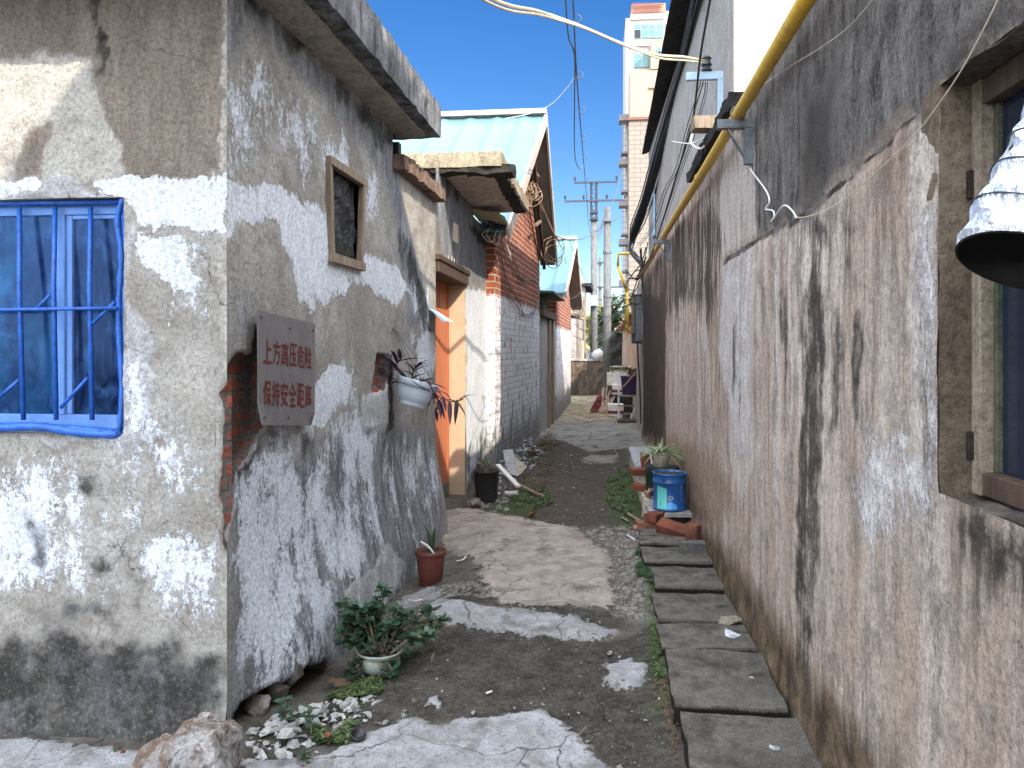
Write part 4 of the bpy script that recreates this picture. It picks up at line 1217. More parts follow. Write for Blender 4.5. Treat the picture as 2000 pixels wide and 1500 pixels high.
# window with its reveal, rotten frame, blue dark glass and sill
y1 = R0[1] + ru1; y0 = R0[1] + ru0
rev = MB()
rev.rbox((.837, y1 + .048, (rz0 + rz1) / 2), (.115, .096, rz1 - rz0 + .1), .03, .004, 2)
rev.build("window_reveal", concrete("reveal_render", (.225, .175, .125), (.165, .125, .09), (.08, .06, .042), .35, .6), rh)
rev = MB()
rev.rbox((.885, (y0 + y1) / 2, rz0 - .052), (.165, y1 - y0 + .0, .10), .03, .009, 4)
rev.build("window_sill", concrete("mouldy_sill", (.20, .17, .15), (.12, .10, .085), (.04, .035, .03), 1, .7), rh)
rev = MB()
rev.rbox((.86, (y0 + y1) / 2, rz1 + .05), (.16, y1 - y0 + .06, .10), .03, .006, 5)
rev.build("window_head", concrete("mouldy_head", (.20, .17, .15), (.12, .10, .085), (.04, .035, .03), 1, .7), rh)
w_ = MB()
w_.bb((.85, y0, rz0 + .003), (.90, y1 - .045, rz0 + .055))
wf2 = w_.build("window", M_WOOD_DARK, rh, bevel=.004)
w_ = MB().bb((.85, y0, rz1 - .06), (.9, y1 - .045, rz1 - .003))
d_ = w_.build("frame_rail", M_WOOD_DARK, rh, bevel=.004); d_.parent = wf2
w_ = MB()
w_.bb((.845, y1 - .045, rz0 + .002), (.878, y1 - .004, rz1 - .002))
d_ = w_.build("frame_post", concrete("beige_frame_paint", (.40, .33, .25), (.30, .24, .18), (.12, .09, .06), .3, .55), rh, bevel=.003); d_.parent = wf2
w_ = MB()
w_.bb((.872, y1 - .062, rz0 + .055), (.895, y1 - .045, rz1 - .06))
d_ = w_.build("sash", concrete("green_sash", (.10, .14, .085), (.13, .115, .08), (.05, .045, .035), .4, .6), rh, bevel=.003); d_.parent = wf2
w_ = MB()
w_.bb((.872, y0, 1.665), (.897, y1 - .062, 1.682))
d_ = w_.build("glazing_bar", M_PVC, rh); d_.parent = wf2
w_ = MB()
w_.bb((.884, y0, rz0 + .055), (.89, y1 - .062, 1.665)).bb((.884, y0, 1.682), (.89, y1 - .062, rz1 - .06))
d_ = w_.build("pane", M_GLASS, rh); d_.parent = wf2
w_ = MB()
M_RUST = concrete("rusted_iron", (.06, .04, .03), (.035, .025, .02), (.015, .012, .01), 1, .6)
for z in (1.28, 1.87):
    w_ = MB(); w_.bb((.834, y1 - .018, z - .032), (.85, y1 - .002, z + .032))
    d_ = w_.build("hinge", M_RUST, rh, bevel=.003); d_.parent = wf2

# ------------------------------------------------------------------ tall grey building behind that wall
TB0, TB1 = Vector((1.135, 6.55, 0)), Vector((.905, 13.6, 0))
tb = thing("tall_grey_house", "tall grey rendered house with dark tiled eave rising behind the stained wall", "house", (1.1, 6.55, 0))
m_ = MB()
m_.prism([TB0 + Vector((0, .05, 0)), TB1, TB1 + Vector((0, 0, 4.9)), TB0 + Vector((0, .05, 5.36))], (4.6, 0, 0))
m_.build("wall", concrete("grey_wall_render", (.42, .405, .385), (.35, .33, .31), (.22, .19, .17), .10, .4), tb)
m_ = MB()
m_.bb((1.14, 6.545, .1), (5.7, 6.598, 5.36))
m_.build("front_face", M_CREAM, tb)
m_ = MB()
e0, e1 = Vector((.81, 6.3, 5.42)), Vector((.795, 13.65, 4.91))
ntile = 62
for i in range(ntile):
    a = e0.lerp(e1, i / ntile); c = e0.lerp(e1, (i + 1) / ntile)
    lift = .035 * (i % 8 == 0)
    m_.add([a + Vector((0, 0, -.02 + lift)), c + Vector((0, -.006, -.02)), c + Vector((.6, -.006, .19)), a + Vector((.6, 0, .19)),
            a + Vector((0, 0, .035 + lift)), c + Vector((0, -.006, .018)), c + Vector((.6, -.006, .23)), a + Vector((.6, 0, .26))],
           [(0, 3, 2, 1), (4, 5, 6, 7), (0, 1, 5, 4), (1, 2, 6, 5), (2, 3, 7, 6), (3, 0, 4, 7)])
m_.prism([(1.3, 6.3, 5.58), (1.3, 13.65, 5.07), (5.7, 13.65, 5.27), (5.7, 6.3, 5.78)], (0, 0, .06))
m_.build("tiled_eave", M_TILE, tb)
m_ = MB()
m_.bb((.905, 12.4, 3.3), (.93, 12.75, 4.1))
m_.build("shutter", M_PALEBLUE, tb)

# low peach wall further on, after the stained house
m_ = MB()
m_.rbox((.90, 14.1, 1.2), (.26, 1.9, 2.9), .25, .01, 3)
o = m_.build("grey_wall_stub", concrete("pale_stub_render", (.46, .40, .36), (.38, .32, .285), (.2, .16, .14), .1, .5), None, loc=(.9, 14.1, 0))
tag(o, "short pale grey wall between the stained house and the peach wall", "wall")
m_ = MB()
m_.rbox((.98, 21.0, .95), (.28, 11.8, 2.2), .3, .015, 6)
o = m_.build("peach_wall", M_CREAMW, None, loc=(.98, 21, 0))  # cream and orange base tone
tag(o, "peach coloured wall behind the meter box and piled junk", "wall")
m_ = MB()
rnd = random.Random(4)
for i in range(16):
    m_.rbox((.92 + rnd.uniform(-.05, .05), 15.6 + i * .72, 2.10), (.55, .70, .05), .15, .02, i, (rnd.uniform(-.1, .1), .2, rnd.uniform(-.1, .1)))
o = m_.build("rusty_roof_edge", concrete("rusty_tile", (.42, .25, .12), (.28, .17, .09), (.1, .06, .04), .8, .6), None, loc=(.92, 21, 2.1))
tag(o, "ragged rusty tiles along the top of the peach wall", "roof edge")

# ------------------------------------------------------------------ brick houses on the left
def gable_house(name, label, A, B, apex, zl, zr, vn, vr, vf, mat, depth, back, ridge_trim=True, wash=None):
    """gable wall from ground point A to B; roof verge points near / ridge / far"""
    A, B, vn, vr, vf = Vector((*A, 0)), Vector((*B, 0)), Vector(vn), Vector(vr), Vector(vf)
    h = thing(name, label, "house", (A.x, A.y, 0))
    C = A.lerp(B, apex[0])
    gw = MB()
    gw.prism([A + Vector((0, 0, -.3)), B + Vector((0, 0, -.3)), B + Vector((0, 0, zr)), C + Vector((0, 0, apex[1])), A + Vector((0, 0, zl))], (-.25, 0, 0))
    gw.bb((A.x - depth, A.y + .002, -.3), (A.x - .252, A.y + .25, zl))
    gw.build("wall", mat, h)
    # roof: ribbed sheets on both slopes
    for nm, a, c in (("roof", vr, vn), ("roof", vr, vf)):
        n = 80
        vs, fs = [], []
        for i in range(n + 1):
            x = -(depth + .6) * i / n
            k = i % 4
            dz = (.0, .0, .0, .028)[k]
            s = Vector((x, 0, dz))
            vs += [a + s, c + s, a + s - Vector((0, 0, .03)), c + s - Vector((0, 0, .03))]
        for i in range(n):
            q, w = i * 4, i * 4 + 4
            fs += [(q, q + 1, w + 1, w), (q + 2, w + 2, w + 3, q + 3), (q + 1, q + 3, w + 3, w + 1)]
        fs += [(0, 2, 3, 1)]
        rm = MB(); rm.add(vs, fs)
        rm.build(nm, M_ROOFBLUE, h)
    t = MB()
    t.beam(vr + Vector((.02, 0, .04)), vr + Vector((-depth - .6, 0, .04)), .20, .07)
    t.build("ridge_cap", M_TRIM, h)
    t = MB()
    for a, c in ((vr, vn), (vr, vf)):
        t.beam(a + Vector((.012, 0, -.05)), c + Vector((.012, 0, -.05)), .03, .15)
    t.build("barge_board", M_TRIM, h)
    t = MB()
    for a, c in ((vr, vn), (vr, vf)):
        t.beam(a + Vector((-.15, 0, -.075)), c + Vector((-.15, 0, -.075)), .26, .03)
    t.build("verge_soffit", M_BACK, h)
    return h
bh = gable_house("brick_house", "red brick gable house with limewashed lower wall and pale blue roof", (-1.21, 9.15), (-.97, 13.12), (.54, 4.78), 3.0, 2.95,
                 (-1.02, 8.75, 2.86), (-.75, 11.35, 4.95), (-.70, 13.45, 3.04), M_BRICK, 7.5, 4)
m_ = MB()
for t in (.30, .62, .9):
    a = Vector((-1.12, 9.5, 3.2)).lerp(Vector((-.95, 11.3, 4.6)), t)
for (p, q) in (((1040, 330), (1052, 345)), ((1046, 440), (1056, 432)), ((1046, 345), (1040, 372))):
    a = at_d(*p, 11.6); c = at_d(*q, 12.0)
    m_ = MB(); m_.beam(a, c, .03, .04); m_.build("roof_batten", M_WOOD, bh)
m_ = MB()
m_.beam((-.90, 10.9, 4.3), (-.90, 13.3, 2.9), .05, .09)
m_.build("rafter", M_WOOD_DARK, bh)
bh2 = gable_house("far_brick_house", "second smaller brick house further on, sunlit orange above white, pale blue roof", (-.82, 15.9), (-.70, 21.2), (.5, 3.95), 2.75, 2.6,
                  (-.62, 15.4, 2.62), (-.49, 18.6, 4.12), (-.40, 21.6, 2.66), M_BRICK2, 6, 4)
# shed doorway between the two brick houses
sd = thing("shed_doorway", "weathered grey timber shed doorway between the two brick houses", "shed", (-.93, 13.3, 0))
m_ = MB()
S0, S1 = Vector((-.955, 13.2, 0)), Vector((-.83, 15.85, 0))
def SP(t, z, o=0.0): return S0.lerp(S1, t) + Vector((o, 0, z))
def sh_(m, t0, t1, z0, z1, o0, o1):
    c = [SP(t, z, o) for t in (t0, t1) for o in (o0, o1) for z in (z0, z1)]
    m.add(c, [(0, 1, 3, 2), (4, 6, 7, 5), (0, 4, 5, 1), (2, 3, 7, 6), (0, 2, 6, 4), (1, 5, 7, 3)])
sh_(m_, .04, .50, -.1, 2.05, -.2, -.03); sh_(m_, .80, .995, -.1, 2.2, -.2, -.02)
m_.build("wall", M_GREYWALL, sd)
for ta, tb_ in ((.49, .58), (.74, .81)):
    m_ = MB(); sh_(m_, ta, tb_, -.1, 2.04, -.22, .02); m_.build("door_post", M_WOOD, sd)
m_ = MB(); sh_(m_, .58, .74, -.1, 2.0, -.2, -.14)
m_.build("door", M_WOOD_DARK, sd)
m_ = MB(); sh_(m_, -.0, .88, 2.05, 2.17, -.24, .06)
m_.build("lintel", M_WOOD_DARK, sd, bevel=.01)
m_ = MB()
m_.rbox((-1.0, 14.6, 2.50), (.62, 2.3, .035), .1, .012, 4, (0, .06, -.04)); m_.rbox((-1.12, 14.5, 2.33), (.3, 1.2, .25), .08, .03, 6)
m_.build("shed_roof", concrete("mossy_board", (.17, .19, .15), (.11, .12, .095), (.05, .05, .04), 1, .6), sd)

# far end: low wall, grey house, poles
ew = MB()
ew.rbox((-.24, 24.6, .50), (1.22, .24, 1.2), .1, .012, 7)
o = thing("end_wall", "low mottled brown wall closing the far end of the alley", "wall", (-.24, 24.6, 0))
ew.build("wall", M_ENDWALL, o)
ew = MB(); ew.rbox((-.24, 24.6, 1.125), (1.26, .30, .06), .1, .01, 8)
ew.build("coping", M_PLASTER_CHUNK, o)
fg = thing("far_grey_house", "dark grey house behind the low end wall", "house", (-.9, 27.5, 0))
m_ = MB(); m_.rbox((-2.2, 28.2, 1.9), (3.6, 2.6, 4.0), .4, .02, 2)
m_.build("wall", M_GREYWALL, fg)
m_ = MB(); m_.rbox((-2.1, 28.2, 3.75), (3.9, 3.0, .12), .2, .03, 3, (0, .03, 0))
m_.build("roof", M_TILE, fg)
for xa, xb in ((-.44, -.36), (-.66, -.60)):
    m_ = MB(); m_.bb((xa, 26.86, .1), (xb, 26.94, 3.2)); m_.build("door_post", M_WOOD, fg)
m_ = MB(); m_.rbox((-.75, 24.2, 2.55), (.8, .7, .10), .1, .04, 5, (0, .25, .1)); m_.rbox((-.7, 24.3, 2.75), (.6, .5, .09), .1, .04, 6, (.2, .35, .3)); m_.rbox((-.85, 24.1, 2.9), (.5, .4, .06), .1, .04, 8, (.1, -.6, .2)); m_.bb((-1.1, 24.0, 0), (-1.0, 24.5, 2.5))
o = m_.build("broken_shelter", M_WOOD, None, loc=(-.75, 24.2, 0))
tag(o, "small broken wooden shelter roof beside the far brick house", "shelter")

def insulator(mb, p): mb.lathe([(.02, 0), (.02, .05), (.055, .06), (.03, .09), (.055, .11), (.03, .14), (.05, .16), (.02, .2)], p, 8)
pl = thing("lattice_pole", "concrete power pole with dark lattice top and two crossarms", "utility pole", (.60, 29.8, 0))
base = at_d(1160, 690, 30); px_, py_ = base.x, base.y
pl.location = (px_, py_, 0)
m_ = MB(); m_.lathe([(.155, -.3), (.115, 6.55)], (px_, py_, 0), 16); m_.build("shaft", M_POLE, pl, smooth=True)
m_ = MB()
zt = lambda y: 1.5 + (680 - y) / 1500 * 30
for s in (-1, 1): m_.beam((px_ + s * .10, py_ - .16, zt(432)), (px_ + s * .10, py_ - .16, zt(356)), .06, .06)
for y in (432, 424, 416, 408, 400, 392, 384, 376, 368):
    s = 1 if (y // 8) % 2 else -1
    m_.beam((px_ - s * .1, py_ - .16, zt(y)), (px_ + s * .1, py_ - .16, zt(y - 8)), .03, .03)
for y in (415, 428): m_.bb((px_ - .16, py_ - .22, zt(y) - .05), (px_ + .16, py_ + .18, zt(y) + .05))
m_.build("lattice_frame", M_STEEL_DARK, pl)
for y, a, c, ins in ((358, 1122, 1206, (1123, 1204)), (394, 1103, 1221, (1104, 1140, 1185, 1220))):
    m_ = MB()
    A, B = at_d(a, y, 30), at_d(c, y, 30)
    m_.beam((A.x, py_ - .20, A.z), (B.x, py_ - .20, B.z), .07, .07)
    ca = m_.build("crossarm", M_STEEL_DARK, pl)
    for q in ins:
        m_ = MB(); p = at_d(q, y - 2, 30); insulator(m_, (p.x, py_ - .20, p.z))
        i_ = m_.build("insulator", M_STEEL_DARK, pl); i_.parent = ca
m_ = MB(); m_.bb((px_ - .14, py_ - .35, zt(598)), (px_ + .14, py_ - .1, zt(578))); m_.build("junction_box", M_PALEBLUE, pl)
pp = at_d(1186, 775, 23.7)
p2 = thing("concrete_pole", "plain tapering concrete pole standing in front of the lattice pole", "utility pole", (pp.x, pp.y, 0))
m_ = MB(); m_.lathe([(.135, -.2), (.105, 5.85)], (pp.x, pp.y, 0), 16); m_.build("shaft", M_POLE, p2, smooth=True)
for z in (5.4, 4.45, 3.1):
    m_ = MB(); m_.lathe([(.135, z - .03), (.135, z + .03)], (pp.x, pp.y, 0), 14); m_.build("band", M_STEEL, p2)
m_ = MB(); m_.beam((pp.x - .25, pp.y - .17, 5.42), (pp.x + .27, pp.y - .17, 5.42), .04, .05); m_.build("crossarm", M_STEEL, p2)
m_ = MB()
for k in range(5):
    m_.tube(sag((pp.x - .05 * k, pp.y - .15, 5.8 - .15 * k), (pp.x - .3 - .05 * k, pp.y - .2, 4.8 + .1 * k), .12, 8), .012, 5)
m_.build("jumper_wire", M_GREYCABLE, p2)
pq = at_d(1172, 690, 55)
p3 = thing("distant_pole", "thin distant power pole between the two nearer poles", "utility pole", (pq.x, pq.y, 0))
m_ = MB(); m_.lathe([(.15, -.2), (.11, 8.0)], (pq.x, pq.y, 0), 10); m_.build("shaft", M_POLE, p3, smooth=True)
for z, w in ((7.6, .55), (5.85, 1.8)):
    m_ = MB(); m_.beam((pq.x - w, pq.y - .2, z), (pq.x + w, pq.y - .2, z), .1, .1); c_ = m_.build("crossarm", M_STEEL_DARK, p3)
    for s in (-1, 1):
        m_ = MB(); insulator(m_, (pq.x + s * w * .97, pq.y - .2, z)); i_ = m_.build("insulator", M_STEEL_DARK, p3); i_.parent = c_

# ------------------------------------------------------------------ apartment tower far behind
D = 72.0
def AT(px, py, dy=0.0):
    p = at_y(px, py, 71.5 + dy)
    return p
ap = thing("apartment_tower", "tall white and beige apartment tower rising behind the right hand roofs", "building", (AT(1270, 680).x, 71.5, 0))
def panel(px0, py0, px1, py1, y0, y1, mat, name, par=None):
    a, c = at_y(px0, py1, y0), at_y(px1, py0, y0)
    m = MB().bb((a.x, y0, a.z), (c.x, y1, c.z))
    o = m.build(name, mat, ap)
    if par: o.parent = par
    return o
M_APW = simple("apartment_white", (.60, .56, .50), (.55, .51, .46), .3, .8, .05, 3, .2, 0, .06)
M_APB = simple("apartment_beige", (.40, .29, .20), (.36, .26, .18), .3, .8, .05, 3, .2, 0, .06)
M_APP = simple("apartment_pink", (.42, .22, .15), (.38, .2, .135), .3, .8, .05, 3, .2, 0, .06)
M_APR = simple("apartment_red_band", (.24, .10, .08), (.2, .09, .07), .3, .8, .05, 3, .2, 0, .06)
n = N("apartment_tiles")
xyz = n.sepxyz()
bc, bf = n.brick(n.comb(xyz[0], xyz[2]), 1.0, .42, .03, (.25, .21, .175), (.23, .195, .16), (.13, .11, .095))
M_APT = n.fin(bc, .8, None, .2)
M_APG = simple("apartment_glass", (.06, .15, .16), (.10, .22, .22), .8, .15, 0, 3, .6, 0, .1)
M_APF = simple("apartment_frame", (.26, .42, .42), (.22, .38, .38), .8, .4, 0, 3, .4, 0, .05)
xl0 = at_y(1220, 680, 71.5).x
m_ = MB()
m_.bb((at_y(1232, 680, 71.5).x, 71.5, 0), (at_y(1420, 680, 71.5).x, 84, at_y(1232, 25, 71.5).z))
m_.build("upper_wall", M_APW, ap)
panel(1228, 232, 1340, 690, 69.6, 71.49, M_APT, "tiled_wall")
panel(1230, 135, 1340, 229, 69.6, 71.49, M_APB, "beige_wall")
panel(1271, 74, 1340, 135, 69.6, 71.49, M_APB, "bay_wall")
panel(1226, 226, 1340, 234, 69.4, 71.48, M_APR, "red_band")
panel(1267, 165, 1340, 172, 69.4, 69.59, M_APP, "red_band")
panel(1233, 6, 1300, 26, 71.4, 74, M_APP, "parapet")
m_ = MB()
for i in range(22):
    p = at_y(1236 + i * 2.6, 24, 71.2)
    m_.bb((p.x - .02, 71.2, p.z), (p.x + .02, 71.25, p.z + .9))
a, c = at_y(1234, 12, 71.2), at_y(1296, 12, 71.2)
m_.bb((a.x, 71.19, a.z), (c.x, 71.26, a.z + .07))
m_.build("railing", M_APR, ap)
def awin(px0, py0, px1, py1, y, cols, dark=None):
    f = panel(px0, py0, px1, py1, y - .12, y + .05, M_APF, "window")
    for i in range(cols):
        w = (px1 - px0) / cols
        a, c = px0 + w * i + 1.2, px0 + w * (i + 1) - 1.2
        mid = py0 + (py1 - py0) * .38
        panel(a, py0 + 1, c, mid - .8, y - .15, y - .1, M_APG, "pane", f)
        panel(a, mid + .8, c, py1 - 1, y - .15, y - .1, M_DARKROOM if i == dark else M_APG, "pane", f)
awin(1238, 46, 1296, 75, 71.45, 4, 0)
awin(1237, 104, 1270, 132, 71.45, 2)
awin(1284, 92, 1299, 110, 69.55, 2, 0)
panel(1232, 34, 1298, 38, 71.2, 71.49, M_APW, "cornice")
panel(1232, 86, 1270, 90, 71.2, 71.49, M_APW, "cornice")
# side balconies with cages
for k, (py0, py1) in enumerate(((240, 300), (325, 375), (405, 458), (480, 530), (560, 610))):
    a = at_y(1214, py1, 72.5); c = at_y(1229, py0, 72.5)
    m_ = MB()
    for i in range(6):
        z = a.z + (c.z - a.z) * i / 5
        m_.bb((a.x, 71.9, z), (c.x, 71.95, z + .05))
    for i in range(5):
        x = a.x + (c.x - a.x - .05) * i / 4
        m_.bb((x, 71.89, a.z), (x + .05, 71.96, c.z))
    m_.bb((a.x - .25, 71.6, c.z), (c.x + .3, 73.2, c.z + .55))
    m_.bb((a.x - .05, 71.8, a.z - .15), (c.x + .3, 73.2, a.z))
    m_.build("caged_balcony", simple("balcony_metal", (.24, .215, .22), (.2, .18, .18), 1, .6, 0, 5, .3, 0, .1), ap)
m_ = MB(); m_.bb((at_y(1222, 680, 73).x, 73.0, 0), (at_y(1234, 680, 73).x, 80, at_y(1232, 35, 73).z)); m_.build("side_wall", M_APW, ap)
# ------------------------------------------------------------------ warning sign
def sign():
    C = [on(px, py, (L0[0] + .03, L0[1]), (L1[0] + .03, L1[1])) for px, py in ((497, 606), (615, 633), (606, 831), (490, 830))]
    C = [c + LN * o for c, o in zip(C, (.012, .004, .02, .03))]
    tl, tr, br, bl = C
    s = thing("warning_sign", "tilted grey metal warning sign with two lines of red Chinese characters on the left wall", "sign", tuple(bl))
    vs, fs = [], []
    n = 16
    nr = (tr - tl).cross(bl - tl).normalized()
    if nr.dot(LN) < 0: nr = -nr
    def P(u, v, o=0.0):
        p = tl.lerp(tr, u).lerp(bl.lerp(br, u), v)
        curl = .02 * max(0, v - .82) / .18 * max(0, .3 - u) / .3 + .010 * max(0, v - .9) / .1 * max(0, u - .85) / .15 * -2
        return p + nr * (o + curl + .0025 * math.sin(u * 5 + v * 3))
    for k, o in ((0, 0.0), (1, -.003)):
        for i in range(n + 1):
            for j in range(n + 1): vs.append(P(i / n, j / n, o))
    for i in range(n):
        for j in range(n):
            a = i * (n + 1) + j; q = (a, a + 1, a + n + 2, a + n + 1)
            fs.append(q); fs.append(tuple(t + (n + 1) ** 2 for t in reversed(q)))
    for i in range(n):
        for e in ((i, i + 1), ((n) * (n + 1) + i, n * (n + 1) + i + 1), (i * (n + 1), (i + 1) * (n + 1)), (i * (n + 1) + n, (i + 1) * (n + 1) + n)):
            fs.append((e[0], e[1], e[1] + (n + 1) ** 2, e[0] + (n + 1) ** 2))
    m = MB(); m.add(vs, fs)
    m.build("plate", M_SIGN, s)
    for txt, v0, v1 in (("上方高压危险", .235, .455), ("保持安全距离", .60, .83)):
        m = MB()
        for q, ch in enumerate(txt):
            cu = bpy.data.curves.new("lettering", 'FONT')
            cu.body = ch
            cu.size = 1
            cu.offset = .005 if ch == "离" else .011
            cu.resolution_u = 3
            ob = bpy.data.objects.new("lettering", cu)
            COL.objects.link(ob)
            bpy.context.view_layer.update()
            me = bpy.data.meshes.new_from_object(ob.evaluated_get(bpy.context.evaluated_depsgraph_get()))
            bpy.data.objects.remove(ob)
            co = np.empty(len(me.vertices) * 3)
            me.vertices.foreach_get("co", co)
            co = co.reshape(-1, 3)
            lo, hi = co.min(0), co.max(0)
            u0 = .075 + .145 * q
            m.add([P(u0 + .128 * (c[0] - lo[0]) / (hi[0] - lo[0]), v1 + (v0 - v1) * (c[1] - lo[1]) / (hi[1] - lo[1]), .0024) for c in co], [tuple(f.vertices) for f in me.polygons])
            bpy.data.meshes.remove(me)
        m.build("lettering", M_SIGNTXT, s)
    for u, v in ((.05, .05), (.5, .1), (.95, .07), (.06, .93), (.94, .92), (.5, .93)):
        m = MB(); p = P(u, v, .001); m.tube([p, p + nr * .006], .006, 8)
        m.build("rivet", M_STEEL, s)
sign()

# ------------------------------------------------------------------ gas pipe, brackets and cables on the right
def pipe_run(name, label, cat, pts, r, mat, sides=10, n=6, group=None):
    m = MB(); m.tube(curve_pts(pts, n), r, sides)
    o = m.build(name, mat, None, smooth=True, loc=pts[0])
    return tag(o, label, cat, group)
gp_ = thing("gas_pipe", "yellow gas pipe running along the top of the stained right wall", "pipe", (.7, 1.5, 2.68))
PX = .705
m_ = MB()
m_.tube([(PX, y, 2.675 + .006 * math.sin(y)) for y in np.linspace(2.35, 12.9, 24)], .030, 14)
m_.tube(curve_pts([(PX, 2.36, 2.676), (PX + .003, 2.26, 2.69), (PX + .06, 2.2, 2.70), (PX + .2, 2.19, 2.70), (PX + .7, 2.19, 2.72)], 6), .030, 14)
m_.build("pipe_run", M_YELLOW, gp_, smooth=True)
m_ = MB()
for y in (2.4, 5.4, 8.3, 10.6): m_.tube([(PX, y, 2.676), (PX, y + .05, 2.676)], .0335, 14)
m_.build("coupling", simple("worn_yellow", (.5, .31, .05), (.32, .2, .05), 20, .5, .2, 60, .3, 0, .5), gp_, smooth=True)
def wall_bracket(y, label):
    t = thing("pipe_bracket", label, "bracket", (RX, y, 2.6), "steel brackets holding the yellow pipe")
    m = MB()
    m.bb((.60, y, 2.600), (RX + .01, y + .045, 2.606)).bb((.60, y, 2.606), (RX + .01, y + .006, 2.645))
    m.build("arm", M_STEEL, t, bevel=.001)
    m = MB(); m.bb((.742, y + .001, 2.42), (RX + .01, y + .044, 2.599)); m.bb((.735, y + .002, 2.42), (.742, y + .045, 2.599)); m.build("wall_plate", M_STEEL, t)
    m = MB(); m.beam((.655, y + .02, 2.595), (.737, y + .02, 2.46), .035, .008); m.build("strut", M_STEEL, t)
    m = MB(); m.tube([(PX + .036 * math.cos(a), y + .02, 2.676 + .036 * math.sin(a)) for a in np.linspace(-.6, 3.74, 12)], .004, 6); m.build("clamp", M_STEEL, t)
wall_bracket(3.93, "near steel bracket holding the yellow pipe, white wire hanging from it")
wall_bracket(8.2, "far steel bracket holding the yellow pipe beside the dark stained end of the wall")
def rw(px, py, o=.006):
    return at_x(px, py, RX - o - .008)
pipe_run("white_wire", "thick white wire dangling in a crooked loop from the near pipe bracket", "wire", [rw(1462, 306), rw(1466, 330), rw(1496, 372), rw(1503, 395), rw(1495, 408), rw(1510, 412), rw(1512, 424), rw(1506, 432), rw(1512, 426), rw(1530, 402), rw(1546, 410), rw(1556, 426)], .0042, M_WHITECABLE, 7)
pipe_run("grey_wire", "thin grey wire sagging across the upper right wall from the white loop", "wire", [rw(1550, 424), rw(1572, 424), rw(1610, 412), rw(1660, 382), rw(1740, 310), rw(1800, 248), rw(1870, 150), rw(1930, 40), rw(1990, -90)], .0019, M_CONDUIT, 6)
pipe_run("thin_wire", "thin pale wire crossing the top of the right wall above the bracket", "wire", [rw(1436, 232), rw(1452, 222), rw(1475, 180), rw(1535, 135), rw(1600, 95), rw(1660, 50), rw(1720, -20)], .0017, M_CONDUIT, 6)
# timber stub tied with white wire on the wall top
ts = MB(); ts.rbox((.735, 5.1, 2.955), (.24, .12, .085), .03, .005, 3, (0, 0, .15))
o = ts.build("timber_stub", M_WOOD, None, loc=(.735, 5.1, 2.955)); tag(o, "short sawn timber end jutting out over the yellow pipe", "timber")
m_ = MB()
for k in range(3): m_.tube(curve_pts([(.80 + .02 * math.cos(a * 1.7 + k), 5.02 - .02 * k, 2.93 + .045 * math.sin(a)) for a in np.linspace(0, 6.2, 8)], 3), .004, 6)
m_.tube(curve_pts([at_d(1392, 262, 5.0), at_d(1370, 290, 5.1), at_d(1350, 280, 5.2), at_d(1352, 262, 5.2)], 6), .007, 6)
m_.tube(curve_pts([at_d(1405, 245, 5.0), at_d(1385, 262, 5.1), at_d(1350, 280, 5.4), at_d(1312, 276, 6.5)], 6), .004, 6)
o = m_.build("tied_white_wire", M_WHITECABLE, None, smooth=True, loc=(.8, 5.02, 2.93)); tag(o, "tangle of white wire tied round the timber end", "wire")
# cable bundle under the tiled eave
def tx(px, py, o): return at_x(px, py, o)
bundle = thing("cable_bundle", "thick bundle of black cables under the tiled eave, curling back at its end", "cables", (1.0, 8, 4.7))
rnd = random.Random(2)
main = [at_d(1402, -60, 7.1), at_d(1374, 0, 7.9), at_d(1348, 110, 9.0), at_d(1318, 210, 10.3), at_d(1287, 310, 11.5), at_d(1264, 390, 12.5), at_d(1246, 440, 13.1), at_d(1236, 470, 13.4), at_d(1232, 487, 13.4), at_d(1240, 500, 13.2), at_d(1252, 514, 12.9), at_d(1262, 524, 12.7)]
for k, (dx_, r_, mt) in enumerate(((0, .045, M_BLACK), (-12, .016, M_BLACK), (-18, .012, M_GREYCABLE), (-6, .018, M_BLACK), (8, .016, M_BLACK), (13, .010, M_WHITECABLE), (-23, .010, M_BLACK), (17, .010, M_BLACK))):
    pts = []
    for i, p in enumerate(main):
        sc = .0052 if i < 8 else .003
        fade = 1 if i < 7 else .45
        pts.append(Vector(p) + Vector((dx_ * sc * fade, -.02 * k, rnd.uniform(-.03, .03))))
    MB().tube(curve_pts(pts, 6), r_, 8).build("cable", mt, bundle, smooth=True)
pipe_run("black_cable", "single black cable hanging in front of the grey rendered house", "cable", [at_d(1396, -60, 4.5), at_d(1387, 0, 4.75), at_d(1368, 110, 5.2), at_d(1352, 240, 5.9), at_d(1322, 340, 7.0), at_d(1290, 445, 8.4), at_d(1268, 505, 9.6), at_d(1240, 545, 11.5)], .0085, M_BLACK, 8)
m_ = MB()
for k, (dx, r_) in enumerate(((6, .004), (10, .003), (-26, .005), (-31, .004))):
    if k < 2: pts = [at_d(1372 + dx, 160, 6.0), at_d(1368 + dx, 190, 6.2), at_d(1345 + dx, 270, 6.9), at_d(1318 + dx, 345, 7.9), at_d(1290 + dx, 430, 9.0)]
    else: pts = [at_d(1400 + dx, 160, 6.0), at_d(1372 + dx, 250, 7.0), at_d(1350 + dx, 330, 8.0), at_d(1328 + dx, 372, 8.8), at_d(1305 + dx, 440, 10), at_d(1275 + dx, 480, 12)]
    m_.tube(curve_pts(pts, 6), r_, 5)
o = m_.build("twisted_wires", M_BLACK, None, smooth=True, loc=at_d(1350, 270, 6.9)); tag(o, "thin twisted black wires drooping beside the single black cable", "wires")
m_ = MB()
rnd = random.Random(12)
